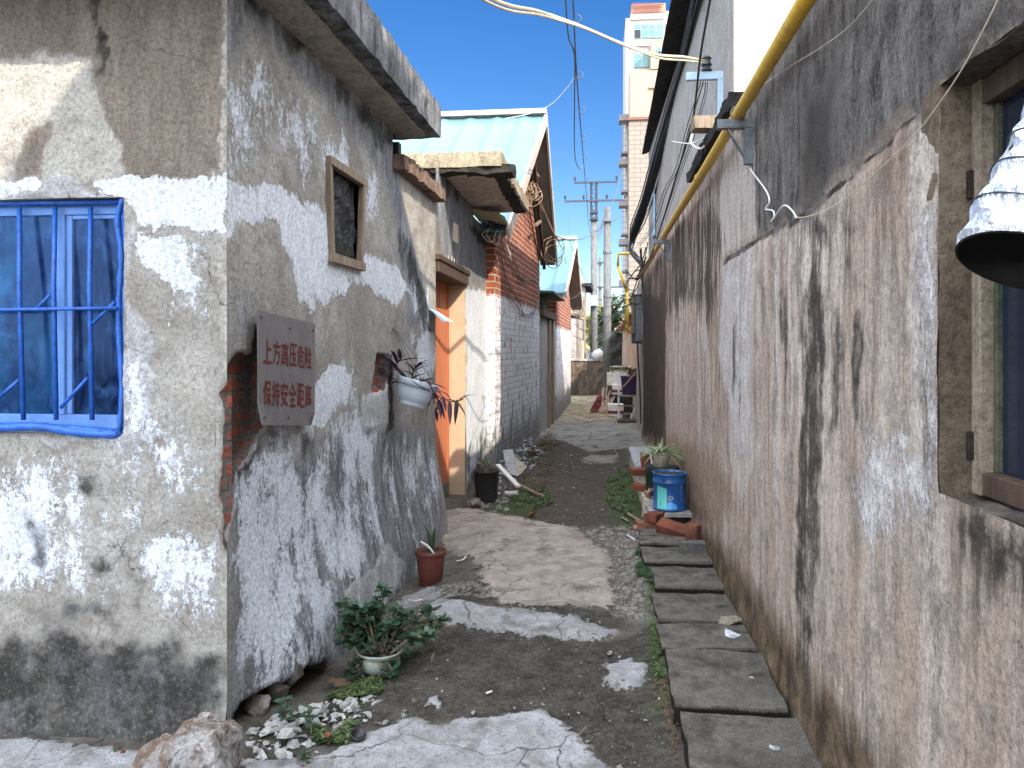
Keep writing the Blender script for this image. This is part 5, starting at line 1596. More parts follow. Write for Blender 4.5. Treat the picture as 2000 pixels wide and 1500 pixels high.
for k in range(12):
    a = at_d(1262 + rnd.uniform(-12, 10), 470 + rnd.uniform(0, 60), 12.5 + rnd.uniform(-1.5, 1.5)); c = at_d(1240 + rnd.uniform(-25, 14), 545 + rnd.uniform(-20, 60), 13.5 + rnd.uniform(-2, 2))
    mid = (a + c) / 2 - Vector((rnd.uniform(-.1, .1), 0, rnd.uniform(.05, .3)))
    m_.tube(curve_pts([a, mid, c], 7), rnd.uniform(.005, .012), 5)
o = m_.build("cable_tangle", M_BLACK, None, smooth=True, loc=at_d(1255, 520, 12.5)); tag(o, "tangle of loose cables where the bundle meets the yellow pipe", "cables")
m_ = MB()
rnd = random.Random(13)
for k in range(9):
    y0_, x0_ = rnd.uniform(560, 640), rnd.uniform(1205, 1250)
    m_.tube(sag(at_d(x0_, y0_, 14 + rnd.uniform(-1, 3)), at_d(rnd.uniform(1095, 1165), y0_ + rnd.uniform(-20, 60), 20 + rnd.uniform(0, 8)), rnd.uniform(.1, .5), 14), .006, 4)
o = m_.build("crossing_wires", M_GREYCABLE, None, smooth=True, loc=at_d(1180, 600, 18)); tag(o, "sagging wires crossing the far alley between the poles", "wires")
# pale blue angle bracket and the cream conduit over the alley
m_ = MB()
m_.bb((.80, 7.0, 3.90), (1.14, 7.05, 3.97)); m_.bb((1.075, 7.001, 3.45), (1.139, 7.049, 3.8995))
o = m_.build("angle_bracket", M_PALEBLUE, None, bevel=.003, loc=(1.12, 7.02, 3.9)); tag(o, "pale blue steel angle bracket on the grey rendered house", "bracket")
m_ = MB(); m_.lathe([(.02, 0), (.05, .01), (.03, .05), (.05, .06), (.03, .1), (.045, .12), (.02, .14)], (.98, 7.02, 3.972), 10)
o = m_.build("insulator", M_STEEL_DARK, None, loc=(.98, 7.02, 3.972)); tag(o, "dark insulator sitting on the pale blue angle bracket", "insulator")
cd = [(.97, 7.0, 4.06), (.72, 6.5, 3.92), (.46, 5.95, 3.74), (.18, 5.38, 3.61), (-.09, 4.85, 3.52), (-.32, 4.33, 3.40), (-.52, 3.87, 3.27), (-.9, 3.2, 3.235), (-1.4, 2.8, 3.25), (-2.2, 2.6, 3.26)]
m_ = MB(); m_.tube(curve_pts(cd, 6), .0105, 9)
m_.tube(curve_pts([Vector(p) + Vector((.01, -.01, -.022 - .012 * math.sin(i * 1.3))) for i, p in enumerate(cd)], 6), .0075, 8)
o = m_.build("cream_conduit", M_CONDUIT, None, smooth=True, loc=cd[0]); tag(o, "pair of cream conduits strung across the alley against the sky", "conduit")
# wires along the alley overhead
def loopy(label, pts, r, coils):
    P = curve_pts(pts, 10)
    m = MB(); m.tube(P, r, 6)
    for t in coils:
        c = P[int(t * (len(P) - 1))]
        m.tube([c + Vector((.05 + .055 * math.cos(a), 0, .055 * math.sin(a))) * (.6 + .1 * c.y / 8) for a in np.linspace(2.6, 8.4, 14)], r * .6, 5)
    o = m.build("overhead_wire", M_GREYCABLE, None, smooth=True, loc=P[0]); tag(o, label, "wire")
loopy("dark overhead wire with small coils hanging against the sky", [at_d(1114, -60, 6.6), at_d(1120, 20, 7.4), at_d(1124, 110, 8.2), at_d(1130, 200, 9.6), at_d(1136, 270, 11.5), at_d(1141, 330, 14), at_d(1147, 400, 19), at_d(1150, 440, 25), at_d(1158, 470, 29)], .009, (.15, .3, .4, .5, .58, .66, .72))
loopy("smooth dark overhead wire ending in a hanging loop near the crossarm", [at_d(1100, -60, 6.4), at_d(1105, 10, 7.2), at_d(1110, 70, 7.8), at_d(1122, 110, 8.2), at_d(1122, 190, 9.4), at_d(1122, 290, 12), at_d(1126, 320, 13), at_d(1134, 330, 13.8), at_d(1140, 322, 14)], .009, ())
pipe_run("pale_rope", "thin pale rope rising from the brick house ridge to the overhead wires", "rope", [at_d(985, 232, 11.0), at_d(1035, 222, 10.8), at_d(1075, 205, 10.4), at_d(1105, 175, 9.8), at_d(1123, 150, 9.2)], .006, M_WHITECABLE, 5)
pipe_run("service_wire", "dark wire sagging from the crossarm down to the brick gable", "wire", sag(at_d(1217, 330, 29), at_d(1088, 462, 14), .9, 12), .012, M_GREYCABLE, 5, 2)
pipe_run("service_wire", "short dark wire dropping from the lower crossarm to the far brick house", "wire", sag(at_d(1116, 394, 29.7), at_d(1088, 463, 14), .8, 12), .010, M_GREYCABLE, 5, 2)
# brown wires strung on the brick gable and down its front
m_ = MB()
rnd = random.Random(6)
m_.tube(curve_pts([at_d(1040, 355, 11.2), at_d(1052, 395, 11.6), at_d(1070, 430, 12.2), at_d(1088, 468, 13.0)], 6), .012, 6)
m_.tube(curve_pts([at_d(1042, 362, 11.2), at_d(1060, 405, 11.8), at_d(1078, 450, 12.4), at_d(1087, 462, 12.9)], 6), .010, 6)
for k in range(9):
    c = at_d(1040 + rnd.uniform(-6, 10), 362 + rnd.uniform(-10, 16), 11.3)
    ra, rb, ph = rnd.uniform(.03, .10), rnd.uniform(.04, .16), rnd.uniform(0, 3); m_.tube([c + Vector((ra * math.cos(a) + .03 * math.sin(a * 2.3 + ph), .03 * k - .12 + .05 * math.sin(a + ph), rb * math.sin(a + .4 * ph) - .02 * k)) for a in np.linspace(rnd.uniform(0, 3), rnd.uniform(4, 8), 14)], rnd.uniform(.004, .009), 5)
for k in range(4):
    c = at_d(1078 + rnd.uniform(-5, 7), 490 + rnd.uniform(-14, 14), 12.8)
    m_.tube([c + Vector((.15 * math.cos(a), 0, .2 * math.sin(a))) for a in np.linspace(rnd.uniform(0, 2), rnd.uniform(4, 7), 12)], .007, 5)
o = m_.build("tangled_wires", simple("tan_cable", (.36, .26, .17), (.28, .2, .13), 20, .6, 0, 50, .3, 0, .2), None, smooth=True, loc=at_d(1040, 362, 11.3)); tag(o, "tangled brown wires knotted on the brick gable under the roof verge", "wires")
B0, B1 = (-1.21 + .02, 9.15), (-.97 + .02, 13.12)
m_ = MB()
def bp(px, py): return on(px, py, B0, B1)
for pts in (((968, 500), (985, 555), (1010, 600), (1030, 615), (1050, 600)), ((975, 480), (990, 545), (1015, 590), (1022, 618)), ((1000, 500), (1020, 540), (1045, 545), (1054, 535)), ((1054, 560), (1052, 585), (1045, 608), (1035, 612)), ((972, 440), (985, 490), (1000, 520), (1030, 556))):
    m_.tube(curve_pts([bp(*p) for p in pts], 6), .007, 5)
o = m_.build("wall_wires", simple("dusty_cable", (.22, .19, .16), (.15, .13, .11), 20, .6, 0, 50, .3, 0, .2), None, smooth=True, loc=bp(1000, 550)); tag(o, "pale wires drooping across the shaded brick wall", "wires")
m_ = MB()
ins = at_d(958, 432, 8.72)
m_.tube([ins + Vector((0, .25, 0)), ins], .035, 8); m_.tube([ins + Vector((0, 0, .07)), ins + Vector((0, 0, -.09))], .045, 10)
o = m_.build("wall_insulator", M_BLACKPLAST, None, loc=ins); tag(o, "black insulator under the outer corner of the canopy", "insulator")
m_ = MB()
for k in range(2): m_.tube(curve_pts([ins + Vector((.01 * k, -.02, -.08)), ins + Vector((-.09 + .05 * k, -.05, -.16)), ins + Vector((.02 + .06 * k, 0, -.24 - .03 * k)), ins + Vector((.07 + .05 * k, .1, -.10)), ins + Vector((.2, .35, -.35 - .06 * k))], 6), .005, 5)
o = m_.build("insulator_wire", M_WHITECABLE, None, smooth=True, loc=ins); tag(o, "white wires looped on the black insulator under the canopy", "wires")
m_ = MB()
for a, c in (((1062, 575), (1040, 620)), ((1100, 480), (1130, 640)), ((1112, 470), (1170, 570)), ((1086, 560), (1120, 470)), ((1090, 565), (1140, 560)), ((1128, 600), (1180, 620)), ((1130, 640), (1240, 625)), ((1120, 655), (1205, 640))):
    m_.tube(sag(at_d(*a, 16.5), at_d(*c, 20), .25, 12), .006, 4)
o = m_.build("slack_wires", M_GREYCABLE, None, smooth=True, loc=at_d(1100, 560, 16.5)); tag(o, "slack grey wires in front of the far brick house roof", "wires")

# foil wrapped exhaust duct at the right edge
fd = thing("exhaust_duct", "crumpled silver foil exhaust duct sticking out of the right window", "duct", tuple(at_d(1990, 510, 1.32)))
mc = at_d(1999, 512, 1.30)
ax = Vector((.40, .20, .90)).normalized()
q = ax.to_track_quat('Z', 'Y').to_matrix()
rnd = random.Random(1)
prof = [(.104, 0), (.106, .02), (.103, .05), (.10, .08), (.094, .12), (.088, .17), (.081, .22), (.078, .26), (.078, .6)]
vs, fs = [], []
sd_ = 56
zz = np.linspace(0, .6, 60)
for z in zz:
    r = np.interp(z, [p[1] for p in prof], [p[0] for p in prof])
    for k in range(sd_):
        a = 2 * math.pi * k / sd_
        nv = Vector((math.cos(a) * 3, math.sin(a) * 3, z * 30))
        w = mnoise.noise(nv) * .005 + abs(mnoise.noise(nv * 2.6)) * .004 + .003 * math.sin(z * 90)
        rr = r + w * min(1, z * 30)
        vs.append(mc + q @ Vector((rr * math.cos(a), rr * math.sin(a), z)))
for i in range(len(zz) - 1):
    for k in range(sd_):
        k2 = (k + 1) % sd_
        fs.append((i * sd_ + k, i * sd_ + k2, (i + 1) * sd_ + k2, (i + 1) * sd_ + k))
m_ = MB(); m_.add(vs, fs); m_.build("foil_sleeve", M_FOIL, fd, smooth=True)
m_ = MB(); m_.lathe([(.105, -.001), (.099, -.003), (.096, .02), (.088, .14), (.072, .3), (.0001, .32)], mc, 40, q); m_.build("inner_sleeve", simple("dark_duct_inside", (.018, .016, .014), (.010, .009, .008), 12, .9, .3, 50, .1, 0, .2), fd, smooth=True)  # plain dark inside of the duct
m_ = MB()
for z in (.075, .15, .215):
    r = np.interp(z, [p[1] for p in prof], [p[0] for p in prof]) + .005
    m_.tube([mc + q @ Vector((r * math.cos(a), r * math.sin(a), z + .01 * math.sin(a * 2))) for a in np.linspace(0, 6.283, 40)], .0016, 5)
m_.build("tie_wire", M_STEEL_DARK, fd)

# ------------------------------------------------------------------ pots and plants
def rose(m, c, rnd, n, L, w, spread, bend=.3, up=1.0, seg=4, fold=.15):
    for i in range(n):
        a = rnd.uniform(0, 6.283)
        d = Vector((math.cos(a) * spread, math.sin(a) * spread, up * rnd.uniform(.5, 1.2)))
        m.leaf(c, d, (0, 0, 1), L * rnd.uniform(.7, 1.15), w * rnd.uniform(.8, 1.2), bend * rnd.uniform(.6, 1.4), seg, fold)
# jade plant in a chipped bowl
jp = on_ground(742, 1312)
jt = thing("jade_plant", "bushy dark green jade plant in a pale glazed bowl by the left wall", "potted plant", tuple(jp))
c = Vector(jp)
n = N("glazed_bowl")
gl = n.mix(n.rng(n.noise(7, 5, .65), .4, .62), (.40, .42, .36), (.27, .31, .28))
M_BOWL = n.fin(n.mix(n.rng(n.noise(20, 5, .7), .52, .68, 0, .7), gl, (.12, .115, .09)), .35, n.bump(n.noise(30, 4), .2, .004), .5)
m_ = MB(); m_.lathe([(.055, 0), (.082, .018), (.098, .05), (.098, .078), (.094, .085), (.10, .09), (.115, .108), (.112, .114), (.102, .108), (.086, .088)], c, 32)
m_.build("bowl", M_BOWL, jt, smooth=True)
m_ = MB(); m_.lathe([(.092, .085), (.05, .098), (.0001, .103)], c, 20, wob=.03); m_.build("soil", M_SOIL, jt, smooth=True)
rnd = random.Random(7)
st, lf = MB(), MB()
for i in range(24):
    a = rnd.uniform(0, 6.283); R = rnd.uniform(.03, .27) ** 1.0
    dirx = math.cos(a) * R * 1.0; diry = math.sin(a) * R * .55
    h = rnd.uniform(.10, .25) - .25 * max(0, R - .18)
    b0 = c + Vector((dirx * .2, diry * .2, .09))
    tip = c + Vector((dirx, diry, .09 + h))
    if i == 0: tip = c + Vector((.24, .08, .28))
    if i == 1: tip = c + Vector((-.16, -.02, .22))
    if i == 2: tip = c + Vector((.10, -.12, .03))
    if i == 3: tip = c + Vector((-.11, -.12, .03))
    if i == 4: tip = c + Vector((.21, -.03, .17))
    if i == 5: tip = c + Vector((-.22, .08, .30))
    if i == 6: tip = c + Vector((-.20, .03, .12))
    if i == 7: tip = c + Vector((.30, .12, .22))
    if i == 8: tip = c + Vector((-.02, .14, .36))
    path = curve_pts([b0, b0.lerp(tip, .5) + Vector((0, 0, .03)), tip], 5)
    st.tube(path, [.009 - .005 * k / len(path) for k in range(len(path))], 6)
    for k in range(3, len(path)):
        for w_ in range(8 if k > len(path) - 4 else 4):
            b = rnd.uniform(0, 6.283)
            d = Vector((math.cos(b), math.sin(b), rnd.uniform(-.3, .9)))
            lf.leaf(path[k] + Vector((rnd.uniform(-.01, .01), rnd.uniform(-.01, .01), 0)), d, Vector((rnd.uniform(-.4, .4), rnd.uniform(-.4, .4), 1)), rnd.uniform(.032, .056), rnd.uniform(.021, .036), rnd.uniform(-.1, .25), 5, .07, 0, (.12, .55, .9, 1.0, .85, .35))
dl = MB()
for k in range(26):
    a = rnd.uniform(0, 6.28); dl.leaf(c + Vector((rnd.uniform(-.2, .28), rnd.uniform(-.12, .15), rnd.uniform(.0, .26))), (math.cos(a), math.sin(a), rnd.uniform(-.9, .3)), (0, 0, 1), rnd.uniform(.03, .05), rnd.uniform(.012, .022), .5, 5, .2, 0, (.12, .55, .9, 1.0, .85, .35))
dl.build("withered_leaves", L_DRY, jt, smooth=True)
st.build("stem", simple("jade_stem", (.22, .17, .11), (.14, .10, .065), 30, .8, .3, 80, .2, 0, .3), jt, smooth=True)
lf.build("foliage", L_JADE, jt, smooth=True)
# red-brown pot with a strap-leaved seedling
rp_ = on_ground(841, 1140)
rt = thing("strap_leaf_plant", "single dark strap leaf in a red brown plastic pot by the left wall", "potted plant", tuple(rp_))
c = Vector(rp_)
M_REDPOT = simple("red_brown_plastic", (.165, .048, .035), (.12, .036, .028), 9, .5, .1, 70, .4, 0, .4)
m_ = MB(); m_.lathe([(.072, 0), (.074, .004), (.096, .19), (.097, .195), (.104, .2), (.106, .225), (.102, .228), (.097, .222), (.09, .19)], c, 36); m_.build("pot", M_REDPOT, rt, smooth=True)
m_ = MB(); m_.lathe([(.098, .205), (.05, .212), (.0001, .216)], c, 20, wob=.03); rnd = random.Random(3)
for i in range(26):
    a = rnd.uniform(0, 6.28); R = rnd.uniform(0, .08); m_.chunk(c + Vector((R * math.cos(a), R * math.sin(a), .213)), rnd.uniform(.006, .016), rnd, 8)
m_.build("soil", M_SOIL, rt)
m_ = MB()
m_.leaf(c + Vector((.005, 0, .21)), (.12, .05, 1), (-.2, -1, .1), .16, .04, .05, 8, .2, .1)
m_.leaf(c + Vector((.0, .01, .21)), (.1, -.05, 1), (.9, -.5, .1), .18, .036, .55, 10, .2, .1)
m_.leaf(c + Vector((.012, .01, .21)), (-.16, .02, 1), (.5, -.8, .1), .15, .034, .4, 8, .2, .1)
m_.build("leaves", L_DEEP, rt, smooth=True)
m_ = MB(); m_.tube(curve_pts([c + Vector((.035, -.05, .21)), c + Vector((-.0, -.06, .26)), c + Vector((-.055, -.05, .29))], 6), .0075, 8)
o = m_.build("white_tube", M_WHITECABLE, None, smooth=True, loc=c + Vector((.03, -.05, .21))); tag(o, "short curved white tube stuck in the red brown pot", "tube")
# black patterned pot with a small variegated shrub
bp_ = on_ground(950, 978)
bt = thing("shrub_in_black_pot", "small variegated shrub in a black basket-patterned pot on rubble", "potted plant", tuple(bp_))
c = Vector(bp_)
n = N("patterned_black_pot")
xyz = n.sepxyz()
ang_ = n.math('ARCTAN2', xyz[1], xyz[0])
pu = n.math('MULTIPLY', ang_, 3.6); pv = n.math('MULTIPLY', xyz[2], 26)
r1 = n.math('SINE', n.math('MULTIPLY', n.math('ADD', pu, pv), 3.14159)); r2 = n.math('SINE', n.math('MULTIPLY', n.math('SUBTRACT', pu, pv), 3.14159))
ring = n.math('ABSOLUTE', n.math('SUBTRACT', n.math('ABSOLUTE', n.math('MULTIPLY', r1, r2)), .72))
M_PATTERN = n.fin(n.mix(n.rng(ring, .06, .16, .8, 0), (.010, .010, .010), (.16, .155, .145)), .5, None, .4)
m_ = MB(); m_.lathe([(.105, 0), (.107, .004), (.125, .285), (.131, .288), (.133, .30), (.128, .302), (.12, .29), (.115, .26)], c, 40); m_.build("pot", M_PATTERN, bt, smooth=True)
m_ = MB(); m_.lathe([(.118, .268), (.05, .276), (.0001, .28)], c, 20, wob=.03); m_.build("soil", M_SOIL, bt, smooth=True)
m_ = MB(); rnd = random.Random(9)
for i in range(6):
    a = i * 1.05; tip = c + Vector((.055 * math.cos(a), .055 * math.sin(a), .30 + rnd.uniform(.03, .09)))
    for k in range(11):
        d = Vector((rnd.uniform(-1, 1), rnd.uniform(-1, 1), rnd.uniform(.1, 1.2)))
        m_.leaf(tip - Vector((0, 0, .012 * (k % 4))), d, (0, 0, 1), rnd.uniform(.03, .05), rnd.uniform(.016, .024), .2, 3, .15, .2)
m_.build("foliage", leafmat("variegated_small", (.06, .12, .04), (.30, .36, .16), .45), bt, smooth=True)
m_ = MB()
for i in range(6):
    a = i * 1.05; m_.tube([c + Vector((0, 0, .27)), c + Vector((.03 * math.cos(a), .03 * math.sin(a), .31)), c + Vector((.055 * math.cos(a), .055 * math.sin(a), .34))], .003, 5)
m_.build("stem", M_WOOD, bt)
# hanging white pot with purple trailing plant
hw = uz(762, 765, L0, L1)
hc = LP(hw[0], hw[1] - .09, .145)
ht = thing("hanging_plant", "purple trailing plant in a tilted white pot hung on the left wall by wire", "hanging plant", tuple(hc))
Mt = (Matrix.Rotation(.26, 3, 'Y') @ Matrix.Rotation(-.10, 3, 'X'))
M_WHITEPOT = simple("white_plastic_pot", (.56, .63, .70), (.50, .57, .64), 8, .4, .05, 60, .45, 0, .12)
m_ = MB(); m_.lathe([(.082, 0), (.088, .003), (.088, .016), (.084, .018), (.104, .034), (.121, .062), (.130, .098), (.133, .128), (.138, .130), (.142, .152), (.144, .168), (.140, .172), (.132, .165), (.122, .12)], hc, 40, Mt); m_.build("pot", M_WHITEPOT, ht, smooth=True)
m_ = MB(); m_.lathe([(.128, .146), (.06, .155), (.0001, .16)], hc, 20, Mt); m_.build("soil", M_SOIL, ht, smooth=True)
m_ = MB(); m_.tube([hc + Mt @ Vector((.139 * math.cos(a), .139 * math.sin(a), .128)) for a in np.linspace(0, 6.283, 36)], .002, 5)
m_.tube(curve_pts([hc + Mt @ Vector((-.02, -.14, .168)), hc + Mt @ Vector((.05, -.138, .14)), hc + Mt @ Vector((.115, -.085, .125))], 6), .003, 5)
hook = LP(*uz(766, 643, L0, L1), .02)
for s in ((-.06, .12), (.12, .06), (.06, -.12)): m_.tube([hook, hc + Mt @ Vector((s[0], s[1], .168))], .0016, 5)
m_.build("hanger_wire", M_STEEL_DARK, ht, smooth=True)
m_ = MB(); m_.tube([hook - LD * .045 - Vector((0, 0, .004)), hook + LD * .05 + Vector((0, 0, .012))], .005, 6); m_.tube([hook - LN * .03, hook], .004, 6)
m_.build("hook", M_STEEL, ht)
m_ = MB(); rnd = random.Random(11)
def stem_leaves(pts, n, L, w):
    P = curve_pts(pts, 6); m_.tube(P, .0035, 5)
    for k in range(n):
        i = 1 + int((len(P) - 2) * (k + .5) / n)
        t = (P[i] - P[i - 1]).normalized()
        sd = t.cross(Vector((0, 0, 1))); sd = sd.normalized() if sd.length > .1 else Vector((1, 0, 0))
        d = t * .7 + sd * (1 if k % 2 else -1) * rnd.uniform(.4, .9) + Vector((0, 0, rnd.uniform(-.3, .5)))
        m_.leaf(P[i], d, (rnd.uniform(-.3, .3), rnd.uniform(-.3, .3), 1), L * rnd.uniform(.9, 1.5), w * rnd.uniform(.8, 1.2), rnd.uniform(.1, .5), 5, .22)
H = lambda x, y, z: hc + Vector((x, y, z))
stem_leaves([H(-.02, 0, .16), H(-.10, -.02, .25), H(-.17, -.04, .27)], 9, .13, .030)
stem_leaves([H(-.04, .02, .16), H(-.10, .0, .26), H(-.06, -.03, .31)], 8, .12, .028)
stem_leaves([H(-.06, -.02, .16), H(-.15, -.06, .18), H(-.19, -.07, .08)], 7, .13, .030)
stem_leaves([H(.0, .0, .16), H(.03, -.04, .24), H(.06, -.05, .26)], 8, .09, .024)
stem_leaves([H(.05, -.05, .15), H(.12, -.09, .17), H(.17, -.11, .10), H(.18, -.12, .03)], 9, .085, .022)
stem_leaves([H(.09, .0, .14), H(.17, -.02, .13), H(.22, -.03, .06), H(.28, -.04, .03), H(.36, -.04, .045)], 7, .11, .024)
stem_leaves([H(.1, .05, .14), H(.17, .05, .05), H(.16, .05, -.06)], 6, .09, .022)
for d, L in (((.15, -.2, -1), .13), ((.3, 0, -1), .14), ((-.2, -.1, -1), .12)):
    m_.leaf(H(.20 if d[0] > 0 else -.15, -.05, .04), d, (0, -1, .2), L, .026, .1, 5, .2)
m_.leaf(H(.27, -.04, .03), (.05, -.05, -1), (0, -1, 0), .16, .03, -.15, 6, .2)
m_.leaf(H(.32, -.04, .04), (-.1, -.05, -1), (0, -1, 0), .17, .03, .1, 6, .2)
m_.build("foliage", L_PURPLE, ht, smooth=True)

# blue drum on a stone board, green drum behind, spider plant on top
M_BLUEDRUM = N("worn_blue_drum")
n = M_BLUEDRUM
xyz = n.sepxyz()
an = n.math('ARCTAN2', xyz[1], xyz[0])
fi = n.noise(38, 6, .75); md = n.noise(9, 6, .65)
colb = n.mix(n.rng(md, .4, .65), (.018, .10, .30), (.012, .06, .19))
tq = n.math('MULTIPLY', n.rng(an, -2.52, -2.46), n.rng(an, -1.86, -1.83, 1, 0))
tq = n.math('MULTIPLY', tq, n.math('MULTIPLY', n.rng(n.math('MULTIPLY_ADD', an, .03, xyz[2]), .125, .135, 1, 0), n.rng(xyz[2], .012, .018)))
colb = n.mix(tq, colb, n.mix(n.rng(fi, .5, .62), (.10, .50, .46), (.16, .42, .36)))
lb = n.math('MULTIPLY', n.math('MULTIPLY', n.rng(an, -1.82, -1.80), n.rng(an, -1.25, -1.2, 1, 0)), n.rng(n.math('ADD', xyz[2], n.math('MULTIPLY', n.math('ABSOLUTE', n.math('ADD', an, 1.6)), .08)), .075, .085, 1, 0))
colb = n.mix(n.math('MULTIPLY', lb, n.rng(xyz[2], .015, .02)), colb, (.05, .27, .62))
colb = n.mix(n.rng(fi, .60, .68, 0, .7), colb, (.06, .05, .045))
colb = n.mix(n.rng(n.noise(16, 6, .7), .60, .66, 0, .8), colb, (.17, .16, .15))
M_BLUEDRUM = n.fin(colb, .38, n.bump(fi, .2, .004), .45)
dc = Vector((.615, 6.60, .148))
bd = thing("blue_drum", "dented blue paint drum with turquoise label standing on a stone board", "drum", tuple(dc))
R = .142
m_ = MB(); m_.lathe([(R - .004, 0), (R + .002, .004), (R + .002, .012), (R - .003, .016), (R - .004, .22), (R + .001, .226), (R + .001, .234), (R - .003, .24), (R - .002, .29), (R + .003, .294), (R + .003, .304), (R - .006, .306), (R - .012, .285)], dc, 44); m_.build("body", M_BLUEDRUM, bd, smooth=True)
m_ = MB(); m_.lathe([(R - .01, .288), (.08, .295), (.0001, .298)], dc, 24, wob=.02); rnd = random.Random(5)
for i in range(30):
    a = rnd.uniform(0, 6.28); q_ = rnd.uniform(.03, .125); m_.chunk(dc + Vector((q_ * math.cos(a), q_ * math.sin(a), .298)), rnd.uniform(.007, .016), rnd, 8)
m_.build("soil", M_SOIL, bd)
m_ = MB(); a = -2.0; m_.tube([dc + Vector((R * .99 * math.cos(a), R * .99 * math.sin(a), .255)), dc + Vector((R * 1.07 * math.cos(a), R * 1.07 * math.sin(a), .255))], .012, 10); m_.build("handle_lug", M_STEEL_DARK, bd)
m_ = MB()
def on_drum(a, z, o=.0015): return dc + Vector(((R + o - .002) * math.cos(a), (R + o - .002) * math.sin(a), z))
for k in range(7):
    z = .215 - .022 * k; a0 = -1.02 + .02 * (k % 2)
    for j in range(2):
        aa = a0 + .10 * j
        m_.add([on_drum(aa, z), on_drum(aa + .06, z), on_drum(aa + .06, z + .003), on_drum(aa, z + .003)], [(0, 1, 2, 3)])
        m_.add([on_drum(aa + .025, z - .008), on_drum(aa + .035, z - .008), on_drum(aa + .035, z + .009), on_drum(aa + .025, z + .009)], [(0, 1, 2, 3)])
for t in np.linspace(0, 6.28, 15)[:-1]:
    aa, z = -1.62 + .12 * math.cos(t), .105 + .014 * math.sin(t)
    m_.add([on_drum(aa, z), on_drum(aa + .05, z), on_drum(aa + .05, z + .009), on_drum(aa, z + .009)], [(0, 1, 2, 3)])
m_.build("worn_print", simple("worn_white_print", (.42, .46, .5), (.2, .25, .32), 60, .6, 0, 60, .3, 0, .5), bd)
gc = Vector((.60, 7.17, .10))
gd = thing("green_drum", "dark green drum behind the blue drum", "drum", tuple(gc))
m_ = MB(); m_.lathe([(.150, 0), (.153, .01), (.150, .02), (.150, .27), (.156, .276), (.156, .29), (.150, .296), (.154, .302), (.154, .315), (.14, .316), (.0001, .315)], gc, 40); m_.build("body", simple("dark_green_paint", (.018, .045, .03), (.012, .03, .02), 9, .45, .1, 60, .4, 0, .3), gd, smooth=True)
sc = gc + Vector((-.015, -.03, .317))
sp_ = thing("spider_plant", "striped spider plant in a cream pot on the dark green drum", "potted plant", tuple(sc))
m_ = MB(); m_.lathe([(.062, 0), (.066, .004), (.086, .10), (.088, .12), (.092, .122), (.093, .135), (.087, .136), (.08, .12)], sc, 32); m_.build("pot", concrete("cream_clay", (.52, .47, .36), (.43, .38, .28), (.17, .14, .1), 1, .5), sp_, smooth=True)
m_ = MB(); m_.lathe([(.085, .122), (.0001, .13)], sc, 20); m_.build("soil", M_SOIL, sp_)
lg, lw = MB(), MB(); rnd = random.Random(15)
for i in range(64):
    a = rnd.uniform(0, 6.283); e = rnd.uniform(.25, 1.5)
    d = Vector((math.cos(a), math.sin(a), e))
    (lg if i % 2 else lw).leaf(sc + Vector((.02 * math.cos(a), .02 * math.sin(a), .12)), d, (0, 0, 1), rnd.uniform(.15, .30), rnd.uniform(.011, .017), rnd.uniform(.5, 1.15), 8, .2)
lg.build("green_leaves", leafmat("spider_green", (.10, .19, .045), (.20, .29, .09), .45), sp_, smooth=True)
lw.build("striped_leaves", L_VARIEG, sp_, smooth=True)
def stone(name, label, cat, c, s, rot=(0, 0, 0), mat=None, seed=0, res=.03, amp=.006, group=None):
    m = MB(); m.rbox(c, s, res, amp, seed, rot)
    o = m.build(name, mat or M_ROCK, None, loc=c)
    return tag(o, label, cat, group)
stone("stone_board", "flat grey stone board under the blue drum", "stone", (.60, 6.60, .125), (.34, .38, .032), (0, 0, .06), concrete("board_stone", (.44, .42, .40), (.34, .32, .30), (.13, .12, .11), 1, .4), 2, .04, .004)
stone("support_block", "dark stone block under the stone board", "stone", (.62, 6.68, .05), (.24, .26, .11), (0, 0, .1), M_SLAB, 6)
# low rendered ledge with broken bricks
lt = thing("brick_ledge", "low whitewashed brick ledge along the right wall, its near end broken open", "ledge", (.58, 8.4, 0))
M_LEDGE = concrete("ledge_render", (.60, .56, .48), (.50, .45, .37), (.24, .19, .14), .5, .45)
m_ = MB(); m_.rbox((.59, 8.8, .10), (.34, 2.1, .26), .06, .008, 2); m_.rbox((.55, 7.35, .06), (.26, .9, .20), .04, .014, 3)
m_.build("render", M_LEDGE, lt)
m_ = MB(); m_.rbox((.59, 9.0, .245), (.38, 1.6, .03), .06, .005, 5); m_.build("top_slab", concrete("ledge_top", (.42, .43, .46), (.35, .36, .39), (.2, .2, .2), 1, .4), lt)
def brick(label, c, rot=(0, 0, 0), mat=None, seed=0, s=(.22, .105, .056), grp="loose bricks around the drums"):
    return stone("brick", label, "brick", c, s, rot, mat or M_REDBRICK, seed, .022, .003, grp)
brick("red brick lying on the ledge, nearest the alley", (.44, 7.75, .27), (.1, .05, .4), None, 1)
brick("red brick at the ledge edge just above the exposed rubble core", (.45, 7.3, .19), (0, .1, -.3), None, 2)
brick("red brick standing on end on the ledge behind the cream pot", (.50, 7.95, .33), (0, 1.45, .5), None, 3)
brick("topmost red brick of the two stacked left of the blue drum", (.47, 6.36, .125), (.0, .06, 1.15), None, 4, (.22, .11, .06))
brick("bottom red brick of the two stacked left of the blue drum", (.43, 6.33, .065), (0, 0, .15), concrete("dusty_brick", (.33, .14, .09), (.24, .1, .07), (.12, .07, .05), 1, .5), 5)
brick("tilted red brick with mossy top leaning in front of the stone board", (.585, 6.02, .105), (.35, .18, -.55), None, 6, (.24, .11, .07))
